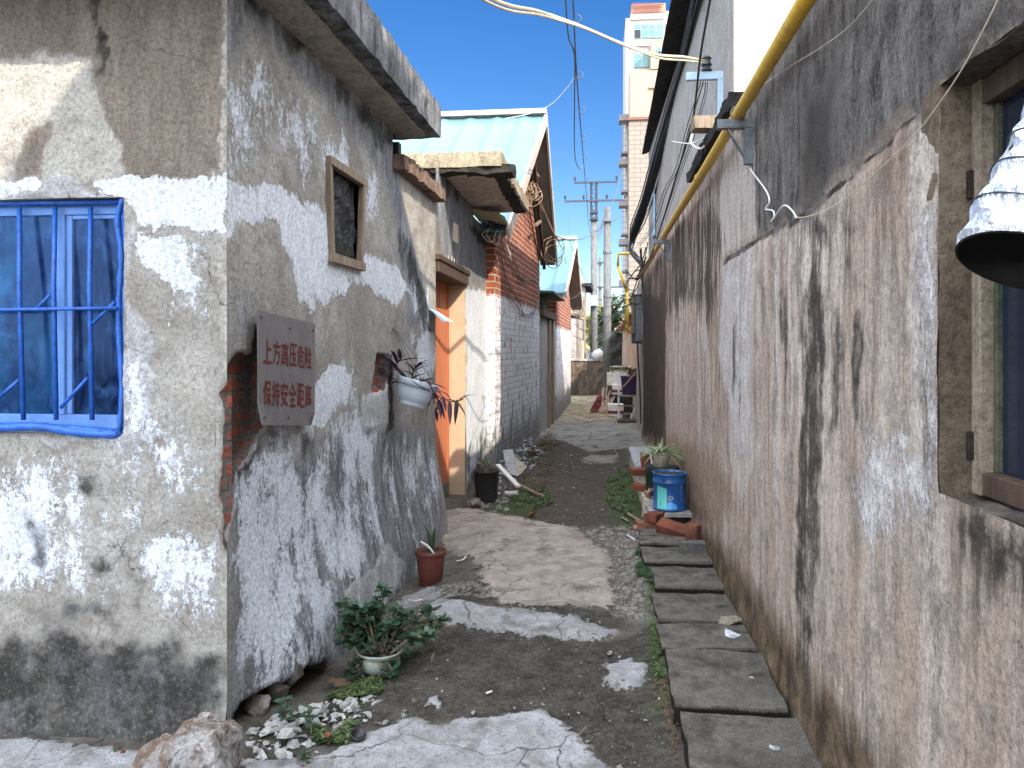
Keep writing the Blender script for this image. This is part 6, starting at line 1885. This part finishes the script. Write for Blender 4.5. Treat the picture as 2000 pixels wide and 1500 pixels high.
brick("worn red brick standing against the right wall", (.705, 5.72, .145), (0, 1.5, .9), concrete("worn_brick", (.26, .095, .06), (.19, .075, .05), (.08, .045, .035), 1, .6), 7, (.14, .1, .07))
stone("grey_block", "small dark grey block lying on the paving stones below the bricks", "stone", (.66, 5.42, .118), (.17, .10, .08), (0, 0, .1), concrete("dark_block", (.17, .165, .15), (.11, .11, .1), (.05, .05, .045), 1, .5), 8)
m_ = MB(); rnd = random.Random(5)
for i in range(26): m_.chunk((rnd.uniform(.45, .68), rnd.uniform(6.85, 7.6), rnd.uniform(.12, .24)), rnd.uniform(.025, .06), rnd, 10)
o = m_.build("rubble_core", concrete("rubble_mix", (.36, .20, .13), (.42, .38, .32), (.14, .1, .08), 1, .5), None, loc=(.55, 7.2, .15)); tag(o, "broken brick rubble spilling from the open end of the ledge", "rubble", None, "stuff")

# paving stones along the right wall
ys = [(1600, 1398), (1388, 1272), (1266, 1217), (1212, 1155), (1149, 1107), (1102, 1071), (1066, 1049), (1046, 1030)]
lab = ["nearest stone slab, cut off by the bottom edge of the photo", "largest whole stone slab with a small pebble on it, second from the bottom", "narrow stone slab under the white flake by the wall",
       "stone slab just above the tan flake by the wall", "broad dark stone slab fourth below the bricks", "stone slab third below the bricks", "thin cracked stone slab with the grey block on it", "farthest stone slab, directly in front of the bricks"]
rnd = random.Random(21)
for i, ((ya, yb), lb_) in enumerate(zip(ys, lab)):
    d0, d1 = 1.435 * 1500 / (ya - 680), 1.435 * 1500 / (yb - 680)
    if i == 0: d0 = 1.9
    xl = .335 + rnd.uniform(-.025, .02) - (.03 if i == 1 else 0); xr_ = .755
    ymid, ln = (d0 + d1) / 2 + .06, d1 - d0
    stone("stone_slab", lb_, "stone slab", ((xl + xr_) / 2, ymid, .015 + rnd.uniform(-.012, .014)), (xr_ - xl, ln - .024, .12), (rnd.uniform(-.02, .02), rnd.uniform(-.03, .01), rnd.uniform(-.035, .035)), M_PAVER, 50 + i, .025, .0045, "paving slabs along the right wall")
def flat(name, label, cat, px, py, w, d, h, up, seed, mat, rz=0, group=None):
    p = at_z(px, py, up); rnd = random.Random(seed)
    m = MB(); m.chunk(p + Vector((0, 0, h * .4)), .5, rnd, 16, (w, d, h))
    o = m.build(name, mat, None, loc=p); o.rotation_euler[2] = rz
    return tag(o, label, cat, group)
flat("stone_flake", "tan flat stone flake lying by the right wall", "stone", 1424, 1218, .12, .15, .035, .07, 3, concrete("tan_flake", (.32, .27, .20), (.25, .21, .155), (.12, .1, .08), 1, .4))
flat("plaster_flake", "bluish white plaster flake on the slabs beside the right wall", "plaster", 1432, 1245, .11, .08, .03, .07, 4, concrete("white_flake", (.70, .72, .76), (.48, .50, .55), (.2, .21, .24), .3, .5))
flat("stone_flake", "small grey flake between the tan stone and the wall", "stone", 1450, 1236, .07, .06, .03, .07, 5, M_SLAB)
flat("pebble", "small white pebble near the top of the largest slab", "pebble", 1468, 1330, .035, .03, .022, .07, 6, M_PLASTER_CHUNK)
flat("pebble", "pale lump of mortar on the nearest slab", "pebble", 1514, 1466, .05, .04, .025, .07, 7, M_PLASTER_CHUNK)
flat("pebble", "tiny pale stone in the gap beside the wall", "pebble", 1503, 1302, .02, .02, .02, .06, 8, M_PLASTER_CHUNK)

# big rock at the left corner
def rock(name, label, c, prof, mat, seed):
    """hull of measured points, then finely broken up"""
    bm = bmesh.new()
    for p in prof: bm.verts.new(p)
    bmesh.ops.convex_hull(bm, input=bm.verts[:])
    bmesh.ops.triangulate(bm, faces=bm.faces[:])
    for _ in range(4): bmesh.ops.subdivide_edges(bm, edges=[e for e in bm.edges if e.calc_length() > .03], cuts=1, use_grid_fill=True)
    bm.normal_update()
    for v in bm.verts:
        q = v.co * 7 + Vector((seed, 0, 0))
        v.co += v.normal * (mnoise.noise(q) * .018 + (mnoise.cell(q * 2.2) - .5) * .016 + abs(mnoise.noise(q * 2.7)) * .018 + mnoise.noise(q * 7) * .005)
    m = MB(); ix = {v: i for i, v in enumerate(bm.verts)}
    m.add([v.co for v in bm.verts], [[ix[v] for v in f.verts] for f in bm.faces]); bm.free()
    o = m.build(name, mat, None, loc=c); tag(o, label, "rock")
rz = lambda px, py, d: at_d(px, py, d)
rock("corner_rock", "big angular brown and grey rock at the foot of the left house corner", at_d(390, 1490, 2.72),
     [rz(255, 1500, 2.62), rz(300, 1448, 2.70), rz(345, 1412, 2.72), rz(395, 1392, 2.74), rz(455, 1398, 2.74), rz(470, 1412, 2.72), rz(475, 1468, 2.66), rz(462, 1560, 2.5), rz(265, 1560, 2.5), rz(420, 1440, 2.52), rz(420, 1560, 2.45), rz(350, 1455, 2.56), rz(340, 1500, 2.83), rz(470, 1500, 2.83), rz(400, 1400, 2.83)], M_CORNER_ROCK, 3)
# rubble, chunks, debris
def scatter(name, label, poly, n, rmin, rmax, mat, seed, sq=(1, .8, .5), cat="rubble", zup=0.0, heap=None):
    rnd = random.Random(seed); P = [at_z(px, py, -.03) for px, py in poly]
    xs = [p.x for p in P]; ys_ = [p.y for p in P]
    m = MB(); k = 0; t = 0
    arr = [(p.x, p.y) for p in P]
    while k < n and t < n * 40:
        t += 1
        x, y = rnd.uniform(min(xs), max(xs)), rnd.uniform(min(ys_), max(ys_))
        dd = float(sdf(arr, np.array([x]), np.array([y]))[0])
        if dd > 0: continue
        h = heap * min(1, -dd / .15) * rnd.uniform(.2, 1) if heap else 0
        m.chunk((x, y, gzf(x, y) + zup + h), rmin + (rmax - rmin) * rnd.random() ** 2.5, rnd, 9, sq); k += 1
    o = m.build(name, mat, None, loc=(sum(xs) / len(xs), sum(ys_) / len(ys_), gzf(sum(xs) / len(xs), sum(ys_) / len(ys_))))
    return tag(o, label, cat, None, "stuff")
scatter("plaster_rubble", "heap of broken white plaster at the foot of the left wall", [(480, 1420), (560, 1385), (650, 1345), (740, 1350), (730, 1400), (640, 1430), (520, 1500), (480, 1500)], 170, .010, .045, M_PLASTER_CHUNK, 2, heap=.03)
scatter("grit", "grit and crumbs of mortar scattered on the alley floor", [(500, 1500), (700, 1300), (860, 1200), (1000, 1010), (1260, 1020), (1290, 1300), (1330, 1500)], 260, .004, .012, M_PLASTER_CHUNK, 4)
scatter("far_grit", "white chips scattered over the dark soil of the alley", [(1000, 1000), (1060, 880), (1210, 880), (1230, 1020)], 220, .008, .026, M_PLASTER_CHUNK, 5, (1, .7, .25))
scatter("wall_rubble", "heap of broken mortar and brick along the brick wall", [(965, 960), (975, 900), (1030, 868), (1062, 890), (1040, 920), (1000, 950), (985, 990)], 330, .015, .06, concrete("mortar_rubble", (.46, .46, .48), (.30, .30, .31), (.12, .115, .11), 1, .5), 6, heap=.22)
scatter("pot_rubble", "grey rubble around the base of the black pot", [(915, 985), (985, 975), (1010, 1000), (960, 1010), (920, 1005)], 60, .02, .055, concrete("grey_rubble", (.33, .31, .29), (.25, .235, .22), (.13, .12, .11), 1, .5), 7)
flat("rubble_stone", "pinkish stone wedged in front of the black pot", "stone", 928, 992, .18, .16, .10, 0.0, 12, M_ROCK)
for k, (px, py, w, d, h, lb_, mt) in enumerate(((560, 1440, .10, .08, .035, "pale plaster slab leaning at the mouth of the hole in the wall base", M_PLASTER_CHUNK), (612, 1392, .12, .09, .03, "broad flat plaster piece at the top of the plaster heap", M_PLASTER_CHUNK), (690, 1384, .05, .05, .04, "rounded plaster lump at the right end of the heap", M_PLASTER_CHUNK),
        (548, 1485, .07, .05, .05, "pointed pale stone at the bottom of the plaster heap", M_PLASTER_CHUNK), (640, 1440, .05, .035, .02, "orange brick fragment in the heap by the black cap", M_REDBRICK), (240, 1471, .05, .025, .012, "flat terracotta shard on the pale kerb left of the rock", M_REDBRICK),
        (1040, 1005, .12, .09, .03, "orange brick shard on the soil near the black pot", M_REDBRICK), (1048, 968, .12, .08, .03, "orange tile shard among weeds right of the black pot", M_REDBRICK), (1000, 968, .13, .18, .07, "white plaster lump beside the black pot", M_PLASTER_CHUNK), (1010, 930, .14, .14, .06, "white plaster block in front of the leaning sheets", M_PLASTER_CHUNK),
        (1040, 888, .16, .12, .08, "red brick half in the rubble heap along the brick wall", M_REDBRICK), (1022, 878, .14, .1, .08, "dark red brick piece near the brick wall", M_REDBRICK))):
    flat("plaster_chunk" if mt is M_PLASTER_CHUNK else "brick_shard", lb_, "rubble", px, py, w, d, h, -.02 if k < 6 else .02, 60 + k, mt, 0, "larger pieces of rubble")
for k, (px, py, up, w, d, h, lb_, mt) in enumerate(((575, 1345, .03, .10, .10, .20, "dark stone exposed inside the hole at the left wall base", M_SLAB), (540, 1372, .0, .12, .10, .13, "broken plaster lump at the mouth of the wall hole", concrete("hole_stone", (.22, .21, .19), (.15, .14, .125), (.07, .065, .055), 1, .5)), (505, 1400, .0, .12, .10, .11, "brown stone under the left house corner beside the rock", M_CORNER_ROCK))):
    flat("hole_stone", lb_, "stone", px, py, w, d, h, up - .06, 90 + k, mt, 0, "stones in the wall base hole")
# leaning asbestos sheets
for k, (pts, lb_) in enumerate(((((982, 880), (1000, 878), (1012, 930), (992, 925)), "tall thin grey sheet leaning on the brick wall"), (((1000, 890), (1028, 912), (1018, 925), (1006, 925)), "cream broken sheet leaning in the rubble"), (((974, 905), (992, 915), (1000, 935), (980, 930)), "small dark grey sheet lying behind the black pot"))):
    P = [at_d(px, py, 8.9 + .25 * k - .004 * (py - 880)) for px, py in pts]
    m_ = MB(); m_.prism(P, (.006, .016, .004)); o = m_.build("broken_sheet", concrete("sheet_%d" % k, ((.46, .46, .47), (.56, .48, .38), (.20, .20, .21))[k], ((.36, .36, .37), (.46, .40, .32), (.15, .15, .16))[k], (.15, .14, .13), 1, .4), None, loc=P[2]); tag(o, lb_, "sheet", "broken sheets in the rubble")
m_ = MB(); m_.beam(at_d(972, 908, 8.5), at_d(1012, 950, 7.9), .05, .02); o = m_.build("white_plank", M_WHITECABLE, None, loc=at_d(1012, 950, 7.9)); tag(o, "long white painted strip lying across the rubble by the black pot", "plank")
m_ = MB(); m_.beam(at_d(1010, 945, 8.0), at_d(1062, 970, 7.7), .03, .015); o = m_.build("grey_stick", M_WOOD, None, loc=at_d(1040, 958, 7.8)); tag(o, "thin grey stick pointing from the rubble into the path", "stick")
# black cap, white strips, stick, leaves
p = on_ground(697, 1446)
m_ = MB(); m_.lathe([(.020, 0), (.027, .008), (.031, .024), (.032, .03), (.028, .03), (.022, .012), (.0001, .01)], p + Vector((0, 0, .004)), 24, Euler((.25, .3, 0)).to_matrix()); o = m_.build("plastic_cup", M_BLACKPLAST, None, smooth=True, loc=p); tag(o, "small black plastic cup lying on the pale concrete", "cup")
def strip(label, pts, r, mat=None, name="plastic_strip"):
    P = [on_ground(px, py, .012) for px, py in pts]
    m = MB(); m.tube(curve_pts(P, 6), r, 7); o = m.build(name, mat or M_WHITECABLE, None, smooth=True, loc=P[0]); tag(o, label, "plastic strip" if mat is None else "stick")
strip("curved white plastic strip on the concrete right of the red brown pot", [(892, 1096), (903, 1094), (910, 1088)], .007)
strip("white plastic strip beside the jade plant", [(798, 1172), (812, 1174), (825, 1171)], .007)
strip("small white cigarette end on the dark ground", [(950, 1354), (961, 1350)], .005)
strip("thin dry twig on the pale concrete", [(1125, 1440), (1140, 1425), (1145, 1418)], .0025, M_WOOD, "twig")
strip("white strip on the cracked ground left of the slabs", [(1225, 1045), (1240, 1055)], .008)
strip("long pale splinter of wood below the brick ledge", [(1225, 1003), (1250, 1018)], .014, M_WOOD, "wood_splinter")
strip("broken pale wood splinter left of the stacked bricks", [(1213, 1010), (1227, 1018)], .010, M_WOOD, "wood_splinter")
p = on_ground(1242, 1030, .02); m_ = MB(); m_.box(p, (.03, .05, .02), (.2, .1, .4)); o = m_.build("red_wrapper", simple("red_wrapper", (.5, .06, .07), (.6, .4, .4), 40, .4, .2, 60, .4), None, loc=p); tag(o, "crumpled red wrapper beside the stacked bricks", "wrapper")
p = on_ground(653, 1338, .03); m_ = MB(); m_.leaf(p, (1, .2, .25), (-.2, -.6, 1), .09, .05, .5, 6, .3); m_.leaf(p + Vector((.0, .01, .01)), (-.8, .1, .1), (.2, -.4, 1), .05, .035, .4, 6, .3); o = m_.build("dry_leaf", L_DRY, None, smooth=True, loc=p); tag(o, "curled brown dry leaf left of the jade plant", "leaf")

# crumbs broken from the edges of the concrete patches
rnd = random.Random(41); m_ = MB()
for key, step in (("aR", .05), ("aG", .06)):
    for poly, W, amt in ground_masks[key]:
        for (xa, ya), (xb, yb) in zip(poly, poly[1:] + poly[:1]):
            L = math.hypot(xb - xa, yb - ya)
            for k in range(int(L / step)):
                t = rnd.random(); x, y = xa + (xb - xa) * t + rnd.gauss(0, .035), ya + (yb - ya) * t + rnd.gauss(0, .035)
                if y < 1.9 or y > 7 or x < -1.3 or x > .3: continue
                m_.chunk((x, y, gzf(x, y) + .012), .005 + .022 * rnd.random() ** 2.5, rnd, 8, (1, .8, .5))
o = m_.build("concrete_crumbs", concrete("crumb", (.36, .34, .31), (.24, .22, .2), (.12, .11, .1), 1, .5), None, loc=(-.3, 4, 0)); tag(o, "crumbs broken off the edges of the concrete patches on the alley floor", "rubble", None, "stuff")
# weeds and moss
def weeds(name, label, poly, n, L, w, mat, seed, tuft=5, h=(.4, 1.3)):
    rnd = random.Random(seed); P = [at_z(px, py, -.02) for px, py in poly]; arr = [(p.x, p.y) for p in P]
    xs = [p.x for p in P]; ys_ = [p.y for p in P]; m = MB(); k = 0; t = 0
    while k < n and t < n * 50:
        t += 1
        x, y = rnd.uniform(min(xs), max(xs)), rnd.uniform(min(ys_), max(ys_))
        if float(sdf(arr, np.array([x]), np.array([y]))[0]) > 0 or mnoise.noise(Vector((x * 7, y * 4, seed))) < -.12: continue
        k += 1
        hh = rnd.uniform(0, L)
        for q in range(tuft):
            a = rnd.uniform(0, 6.28)
            m.leaf((x + rnd.uniform(-1, 1) * L * .5, y + rnd.uniform(-1, 1) * L * .5, gzf(x, y) + .004 + hh * rnd.uniform(.2, 1)), (math.cos(a), math.sin(a), rnd.uniform(*h)), (0, 0, 1), L * rnd.uniform(.5, 1.1), w * rnd.uniform(.7, 1.3), .4, 2, .1, .15)
    o = m.build(name, mat, None, loc=(sum(xs) / len(xs), sum(ys_) / len(ys_), 0)); tag(o, label, "weeds", None, "stuff")
weeds("weeds", "bright green weeds under the jade plant bowl", [(640, 1340), (690, 1305), (745, 1310), (745, 1345), (690, 1352)], 330, .022, .011, L_WEED, 1)
weeds("weeds", "green weeds growing out of the plaster heap", [(600, 1400), (650, 1385), (690, 1410), (680, 1445), (620, 1440)], 190, .024, .012, L_WEED, 2)
weeds("weeds", "mixed dry and green weeds right of the jade plant", [(760, 1290), (800, 1220), (850, 1205), (870, 1250), (810, 1285)], 240, .028, .008, L_MOSS, 3, 4)
weeds("dry_grass", "dry grass stalks right of the jade plant", [(740, 1330), (800, 1215), (855, 1210), (850, 1270), (780, 1300)], 90, .06, .004, L_DRY, 4, 3, (-.1, .4))
weeds("moss", "moss strip in the joint beside the far paving slabs", [(1255, 1070), (1264, 1066), (1282, 1145), (1276, 1162), (1246, 1150), (1238, 1100)], 520, .020, .009, L_MOSS, 5, 5)
weeds("moss", "moss in the joint beside the nearest slabs", [(1270, 1240), (1282, 1240), (1300, 1330), (1300, 1345), (1280, 1335), (1276, 1290)], 260, .018, .008, L_WEED, 6, 5)
weeds("weeds", "dark creeping weeds at the foot of the brick ledge", [(1195, 925), (1232, 905), (1250, 990), (1225, 1012), (1185, 990), (1175, 960)], 900, .026, .013, L_WEED, 7, 4)
weeds("weeds", "creeping weeds in front of the rubble by the black pot", [(1000, 965), (1060, 950), (1080, 985), (1040, 1005), (1000, 995)], 650, .026, .013, L_WEED, 8, 4)
weeds("dry_grass", "brown dead weeds between rubble and path", [(1010, 930), (1060, 880), (1085, 900), (1070, 960), (1000, 965)], 260, .06, .012, L_DRY, 9, 3, (0, .6))
weeds("dry_grass", "brown weeds along the foot of the brick wall farther on", [(1045, 865), (1075, 850), (1090, 870), (1060, 890)], 140, .09, .02, L_DRY, 10, 3, (0, .6))
weeds("dry_grass", "dry litter along the joint between ground and slabs", [(1262, 1345), (1310, 1340), (1322, 1400), (1318, 1500), (1300, 1400)], 110, .03, .004, L_DRY, 11, 3, (-.1, .4))
def seedling(label, px, py, h, n, L, seed):
    p = on_ground(px, py); rnd = random.Random(seed)
    t = thing("seedling", label, "plant", tuple(p))
    tip = p + Vector((rnd.uniform(-.02, .02), 0, h)); MB().tube([p, p.lerp(tip, .5) + Vector((.006, 0, 0)), tip], .0025, 5).build("stem", M_WOOD, t)
    m = MB()
    for k in range(n):
        a = k * 2.4; q_ = p.lerp(tip, .35 + .65 * k / n)
        m.leaf(q_, (math.cos(a), math.sin(a), .35), (0, 0, 1), L * rnd.uniform(.8, 1.2), L * .42, .3, 5, .15)
    m.build("leaves", L_JADE if seed % 2 else L_DEEP, t, smooth=True)
seedling("dark leafy seedling growing from the hole in the wall base", 560, 1430, .14, 14, .055, 1)
seedling("slender seedling in the plaster heap in front of the hole", 608, 1440, .13, 11, .05, 3)
seedling("low seedling among rubble beside the rock", 590, 1492, .05, 8, .035, 2)

# ------------------------------------------------------------------ far clutter
def foam(label, c, s, seed, mat=None, stripe=None):
    t = thing("foam_box", label, "foam box", c, "foam planter boxes by the peach wall")
    m = MB(); m.rbox((c[0], c[1], c[2] + s[2] / 2), s, .1, .008, seed); m.build("box", mat or simple("white_foam", (.72, .70, .64), (.62, .59, .52), 5, .8, .2, 50, .2, 0, .2), t)
    if stripe:
        m = MB(); m.bb((c[0] - s[0] / 2 - .006, c[1] - s[1] / 2 - .012, c[2] + s[2] * .25), (c[0] + s[0] / 2 + .006, c[1] + s[1] / 2 + .006, c[2] + s[2] * .5)); m.build("stripe", stripe, t)
    return t
M_REDSTRIPE = simple("dull_red_stripe", (.20, .04, .045), (.16, .035, .04), 8, .6, .1, 50, .3)
jd = lambda px, py, d: at_d(px, py, d)
foam("white foam box with a red stripe at the bottom left of the junk pile", (.42, 17.2, .0), (.34, .45, .26), 2, None, M_REDSTRIPE)
foam("white foam box with a red stripe in the middle of the junk pile", (.62, 18.3, .42), (.5, .5, .22), 3, None, M_REDSTRIPE)
foam("cream foam box near the top of the junk pile", (.48, 18.6, .62), (.46, .5, .28), 4)
foam("topmost white foam box of the junk pile", (.58, 18.7, .90), (.5, .5, .16), 5)
m_ = MB(); m_.bb((.30, 18.0, -.02), (.82, 18.95, .42)); o = m_.build("crate", M_BLACKPLAST, None, loc=(.56, 18.4, 0)); tag(o, "dark crate carrying the foam boxes of the junk pile", "crate")
weeds_pts = MB(); rnd = random.Random(30)
for i in range(160):
    a = rnd.uniform(0, 6.28); weeds_pts.leaf((rnd.uniform(.32, .8), rnd.uniform(18.42, 18.5), rnd.uniform(.98, 1.06)), (math.cos(a), math.sin(a) - .6, rnd.uniform(-.4, .8)), (0, 0, 1), rnd.uniform(.05, .1), .03, .5, 3)
o = weeds_pts.build("box_plant", L_WEED, None, loc=(.55, 18.45, 1.0)); tag(o, "green plants growing over the foam boxes of the junk pile", "plant")
rk = thing("metal_rack", "rusty pale metal rack holding the purple bucket", "rack", (.70, 16.3, 0))
m_ = MB()
for x, y in ((.46, 16.0), (.86, 16.0), (.46, 16.5), (.86, 16.5)): m_.beam((x, y, 0), (x + (.0 if x < .6 else -.0), y, .98 if x < .6 else .62), .025, .025, (0, 1, 0))
m_.build("leg", M_PVC, rk)
m_ = MB(); m_.bb((.44, 15.98, .50), (.88, 16.52, .53)); m_.bb((.44, 15.98, .30), (.88, 16.01, .325)); m_.build("shelf", M_WOOD, rk)
m_ = MB(); m_.beam((.46, 16.0, .97), (.46, 16.5, .97), .025, .025); m_.beam((.86, 15.99, .45), (.68, 15.99, .02), .02, .02); m_.build("rail", M_PVC, rk)
pbk = thing("purple_bucket", "dark purple plastic bucket on the metal rack", "bucket", (.70, 16.25, .53))
m_ = MB(); m_.lathe([(.15, 0), (.155, .01), (.185, .36), (.195, .365), (.197, .385), (.185, .386), (.17, .3)], (.69, 16.25, .532), 28); m_.build("body", simple("purple_plastic", (.055, .035, .10), (.045, .028, .085), 6, .45, .05, 50, .4), pbk, smooth=True)
m_ = MB(); m_.lathe([(.175, .33), (.0001, .34)], (.69, 16.25, .532), 20); m_.build("soil", M_SOIL, pbk)
m_ = MB(); m_.rbox((.78, 16.3, 1.0), (.22, .2, .14), .04, .03, 4); o = m_.build("brown_bundle", M_WOOD_DARK, None, loc=(.78, 16.3, .93)); tag(o, "dark brown bundle hanging on the wall above the purple bucket", "bundle")
m_ = MB(); m_.beam((.82, 16.0, 1.02), (.54, 15.9, .70), .022, .03); o = m_.build("leaning_stick", M_WOOD, None, loc=(.7, 15.95, .85)); tag(o, "pale wooden stick leaning across the purple bucket", "stick")
m_ = MB(); rnd = random.Random(6)
for i in range(16):
    x = rnd.uniform(.05, .32); m_.beam((x, 17.6 + rnd.uniform(-.2, .3), .02), (x + rnd.uniform(.05, .25), 18.2 + rnd.uniform(-.1, .3), rnd.uniform(.35, .62)), .03, .02)
o = m_.build("wood_scraps", concrete("pink_wood", (.50, .34, .25), (.40, .27, .20), (.2, .13, .1), 1, .4), None, loc=(.2, 17.9, 0)); tag(o, "heap of pinkish split wood leaning on the foam boxes", "wood scraps", None)
m_ = MB(); m_.rbox((.03, 18.1, .19), (.16, .3, .42), .05, .02, 9, (0, .5, 0)); o = m_.build("red_sack", M_REDSTRIPE, None, loc=(.03, 18.1, 0)); tag(o, "folded red cloth beside the wood scraps", "cloth")
m_ = MB(); m_.bb((.42, 15.5, -.01), (.86, 15.95, .05)); o = m_.build("ground_plank", M_WOOD_DARK, None, loc=(.64, 15.7, 0)); tag(o, "dark planks on the ground in front of the metal rack", "plank")
m_ = MB(); m_.lathe([(.07, 0), (.09, .12), (.1, .125)], (.62, 16.15, .0), 18); o = m_.build("tin", M_STEEL, None, loc=(.62, 16.15, 0)); tag(o, "small grey tin on the ground under the rack", "tin")
# meter box
mb_ = thing("meter_box", "grey electric meter cabinet high on the wall past the stained house", "meter box", (.70, 13.25, 1.6))
m_ = MB(); m_.bb((.60, 13.2, 1.58), (.78, 13.5, 2.42)); m_.build("cabinet", M_STEEL_DARK, mb_, bevel=.01)
m_ = MB(); m_.bb((.66, 13.15, 1.62), (.77, 13.199, 2.38))
for i in range(6): m_.bb((.664, 13.14, 1.66 + .12 * i), (.766, 13.151, 1.74 + .12 * i))
m_.build("meter_panel", M_STEEL, mb_)
m_ = MB(); m_.bb((.60, 13.14, 1.75), (.64, 13.199, 2.35)); m_.build("wood_back", M_WOOD, mb_)
m_ = MB(); m_.tube(curve_pts([(.70, 13.3, 1.58), (.71, 13.35, 1.3), (.74, 13.4, .9), (.76, 13.4, .2)], 5), .014, 6); m_.build("cable", M_BLACK, mb_)
m_ = MB(); m_.tube([(.60, 15.2, 2.6), (.60, 15.2, 1.95)], .03, 10); m_.tube(curve_pts([(.60, 15.2, 1.95), (.60, 15.3, 1.85), (.75, 15.5, 1.8)], 5), .03, 10); m_.tube([(.60, 15.2, 2.6), (.42, 15.2, 3.1)], .03, 10); m_.tube([(.42, 15.2, 3.1), (.42, 15.2, 3.35), (.75, 15.2, 3.36)], .03, 10)
o = m_.build("yellow_riser", M_YELLOW, None, smooth=True, loc=(.6, 15.2, 1.9)); tag(o, "yellow gas riser pipe beyond the meter cabinet", "pipe")
# dark sheeted shed and white bag behind the end wall
m_ = MB(); m_.rbox((.62, 26.6, .95), (.5, 2.2, 2.0), .2, .05, 3); m_.prism([(.0, 26.2, 1.75), (.95, 25.4, 2.15), (.95, 28, 2.2), (.0, 28, 1.8)], (0, 0, .05))
o = m_.build("tarpaulin_shed", M_BLACKSHEET, None, loc=(.6, 26.6, 0)); tag(o, "dark sheeted lean-to behind the concrete pole", "shed")
m_ = MB(); m_.bb((.12, 27.0, .3), (.48, 27.3, 1.55)); m_.bb((-.25, 27.2, .2), (.1, 27.4, 1.35)); o = m_.build("blue_cabinet", simple("blue_cabinet", (.10, .20, .36), (.5, .55, .6), 1.2, .5, .1, 50, .3), None, loc=(.3, 27.1, 0)); tag(o, "blue and white cabinet under the dark lean-to", "cabinet")
m_ = MB(); rnd = random.Random(2); m_.chunk((.05, 24.5, 1.30), .26, rnd, 30, (1, .8, .8)); o = m_.build("white_bag", M_WHITECABLE, None, smooth=True, loc=(.05, 24.5, 1.15)); tag(o, "full white plastic bag on the end wall beside the pole", "bag")
m_ = MB(); m_.tube([(-.43, 24.6, 1.15), (-.43, 24.6, 1.75)], .035, 8); o = m_.build("post", M_CONDUIT, None, loc=(-.43, 24.6, 1.15)); tag(o, "short cream post standing on the end wall", "post")
# trees
def tree(label, x, y, h, r, mat, n, seed, ls):
    t = thing("tree", label, "tree", (x, y, 0)); rnd = random.Random(seed)
    m = MB(); m.tube([(x, y, -.2), (x + .1, y, h * .35), (x, y + .1, h * .75)], [.22, .16, .06], 9)
    tips = []
    for k in range(9):
        a = k * .7; z = h * (.35 + .05 * k); e = Vector((x + math.cos(a) * r * .7, y + math.sin(a) * r * .7, z + h * .15)); m.tube([(x, y, z), Vector((x, y, z)).lerp(e, .5) + Vector((0, 0, .1)), e], [.06, .04, .02], 6); tips.append(e)
    m.build("trunk", M_WOOD_DARK, t)
    cl = [Vector((x + rnd.gauss(0, r * .45), y + rnd.gauss(0, r * .45), h * .62 + rnd.gauss(0, h * .16))) for _ in range(26)] + tips
    m = MB()
    for k in range(n):
        c = rnd.choice(cl) + Vector((rnd.gauss(0, r * .16), rnd.gauss(0, r * .16), rnd.gauss(0, r * .14)))
        m.leaf(c, (rnd.uniform(-1, 1), rnd.uniform(-1, 1), rnd.uniform(-.8, .6)), (rnd.uniform(-.5, .5), rnd.uniform(-.5, .5), 1), ls, ls * .6, .2, 2, .1, .2)
    m.build("crown", mat, t)
p = at_d(1200, 615, 33); tree("small dark green tree behind the peach wall", p.x, p.y, 4.0, .8, L_TREE, 2600, 3, .14)
p = at_d(1170, 640, 46); tree("yellow autumn tree glimpsed between the two poles", p.x, p.y, 4.2, 1.2, L_YELLOWTREE, 2600, 4, .2)
p = at_d(1172, 660, 40); tree("low dark shrubby tree behind the lean-to", p.x, p.y, 2.6, .8, L_TREE, 1800, 5, .14)
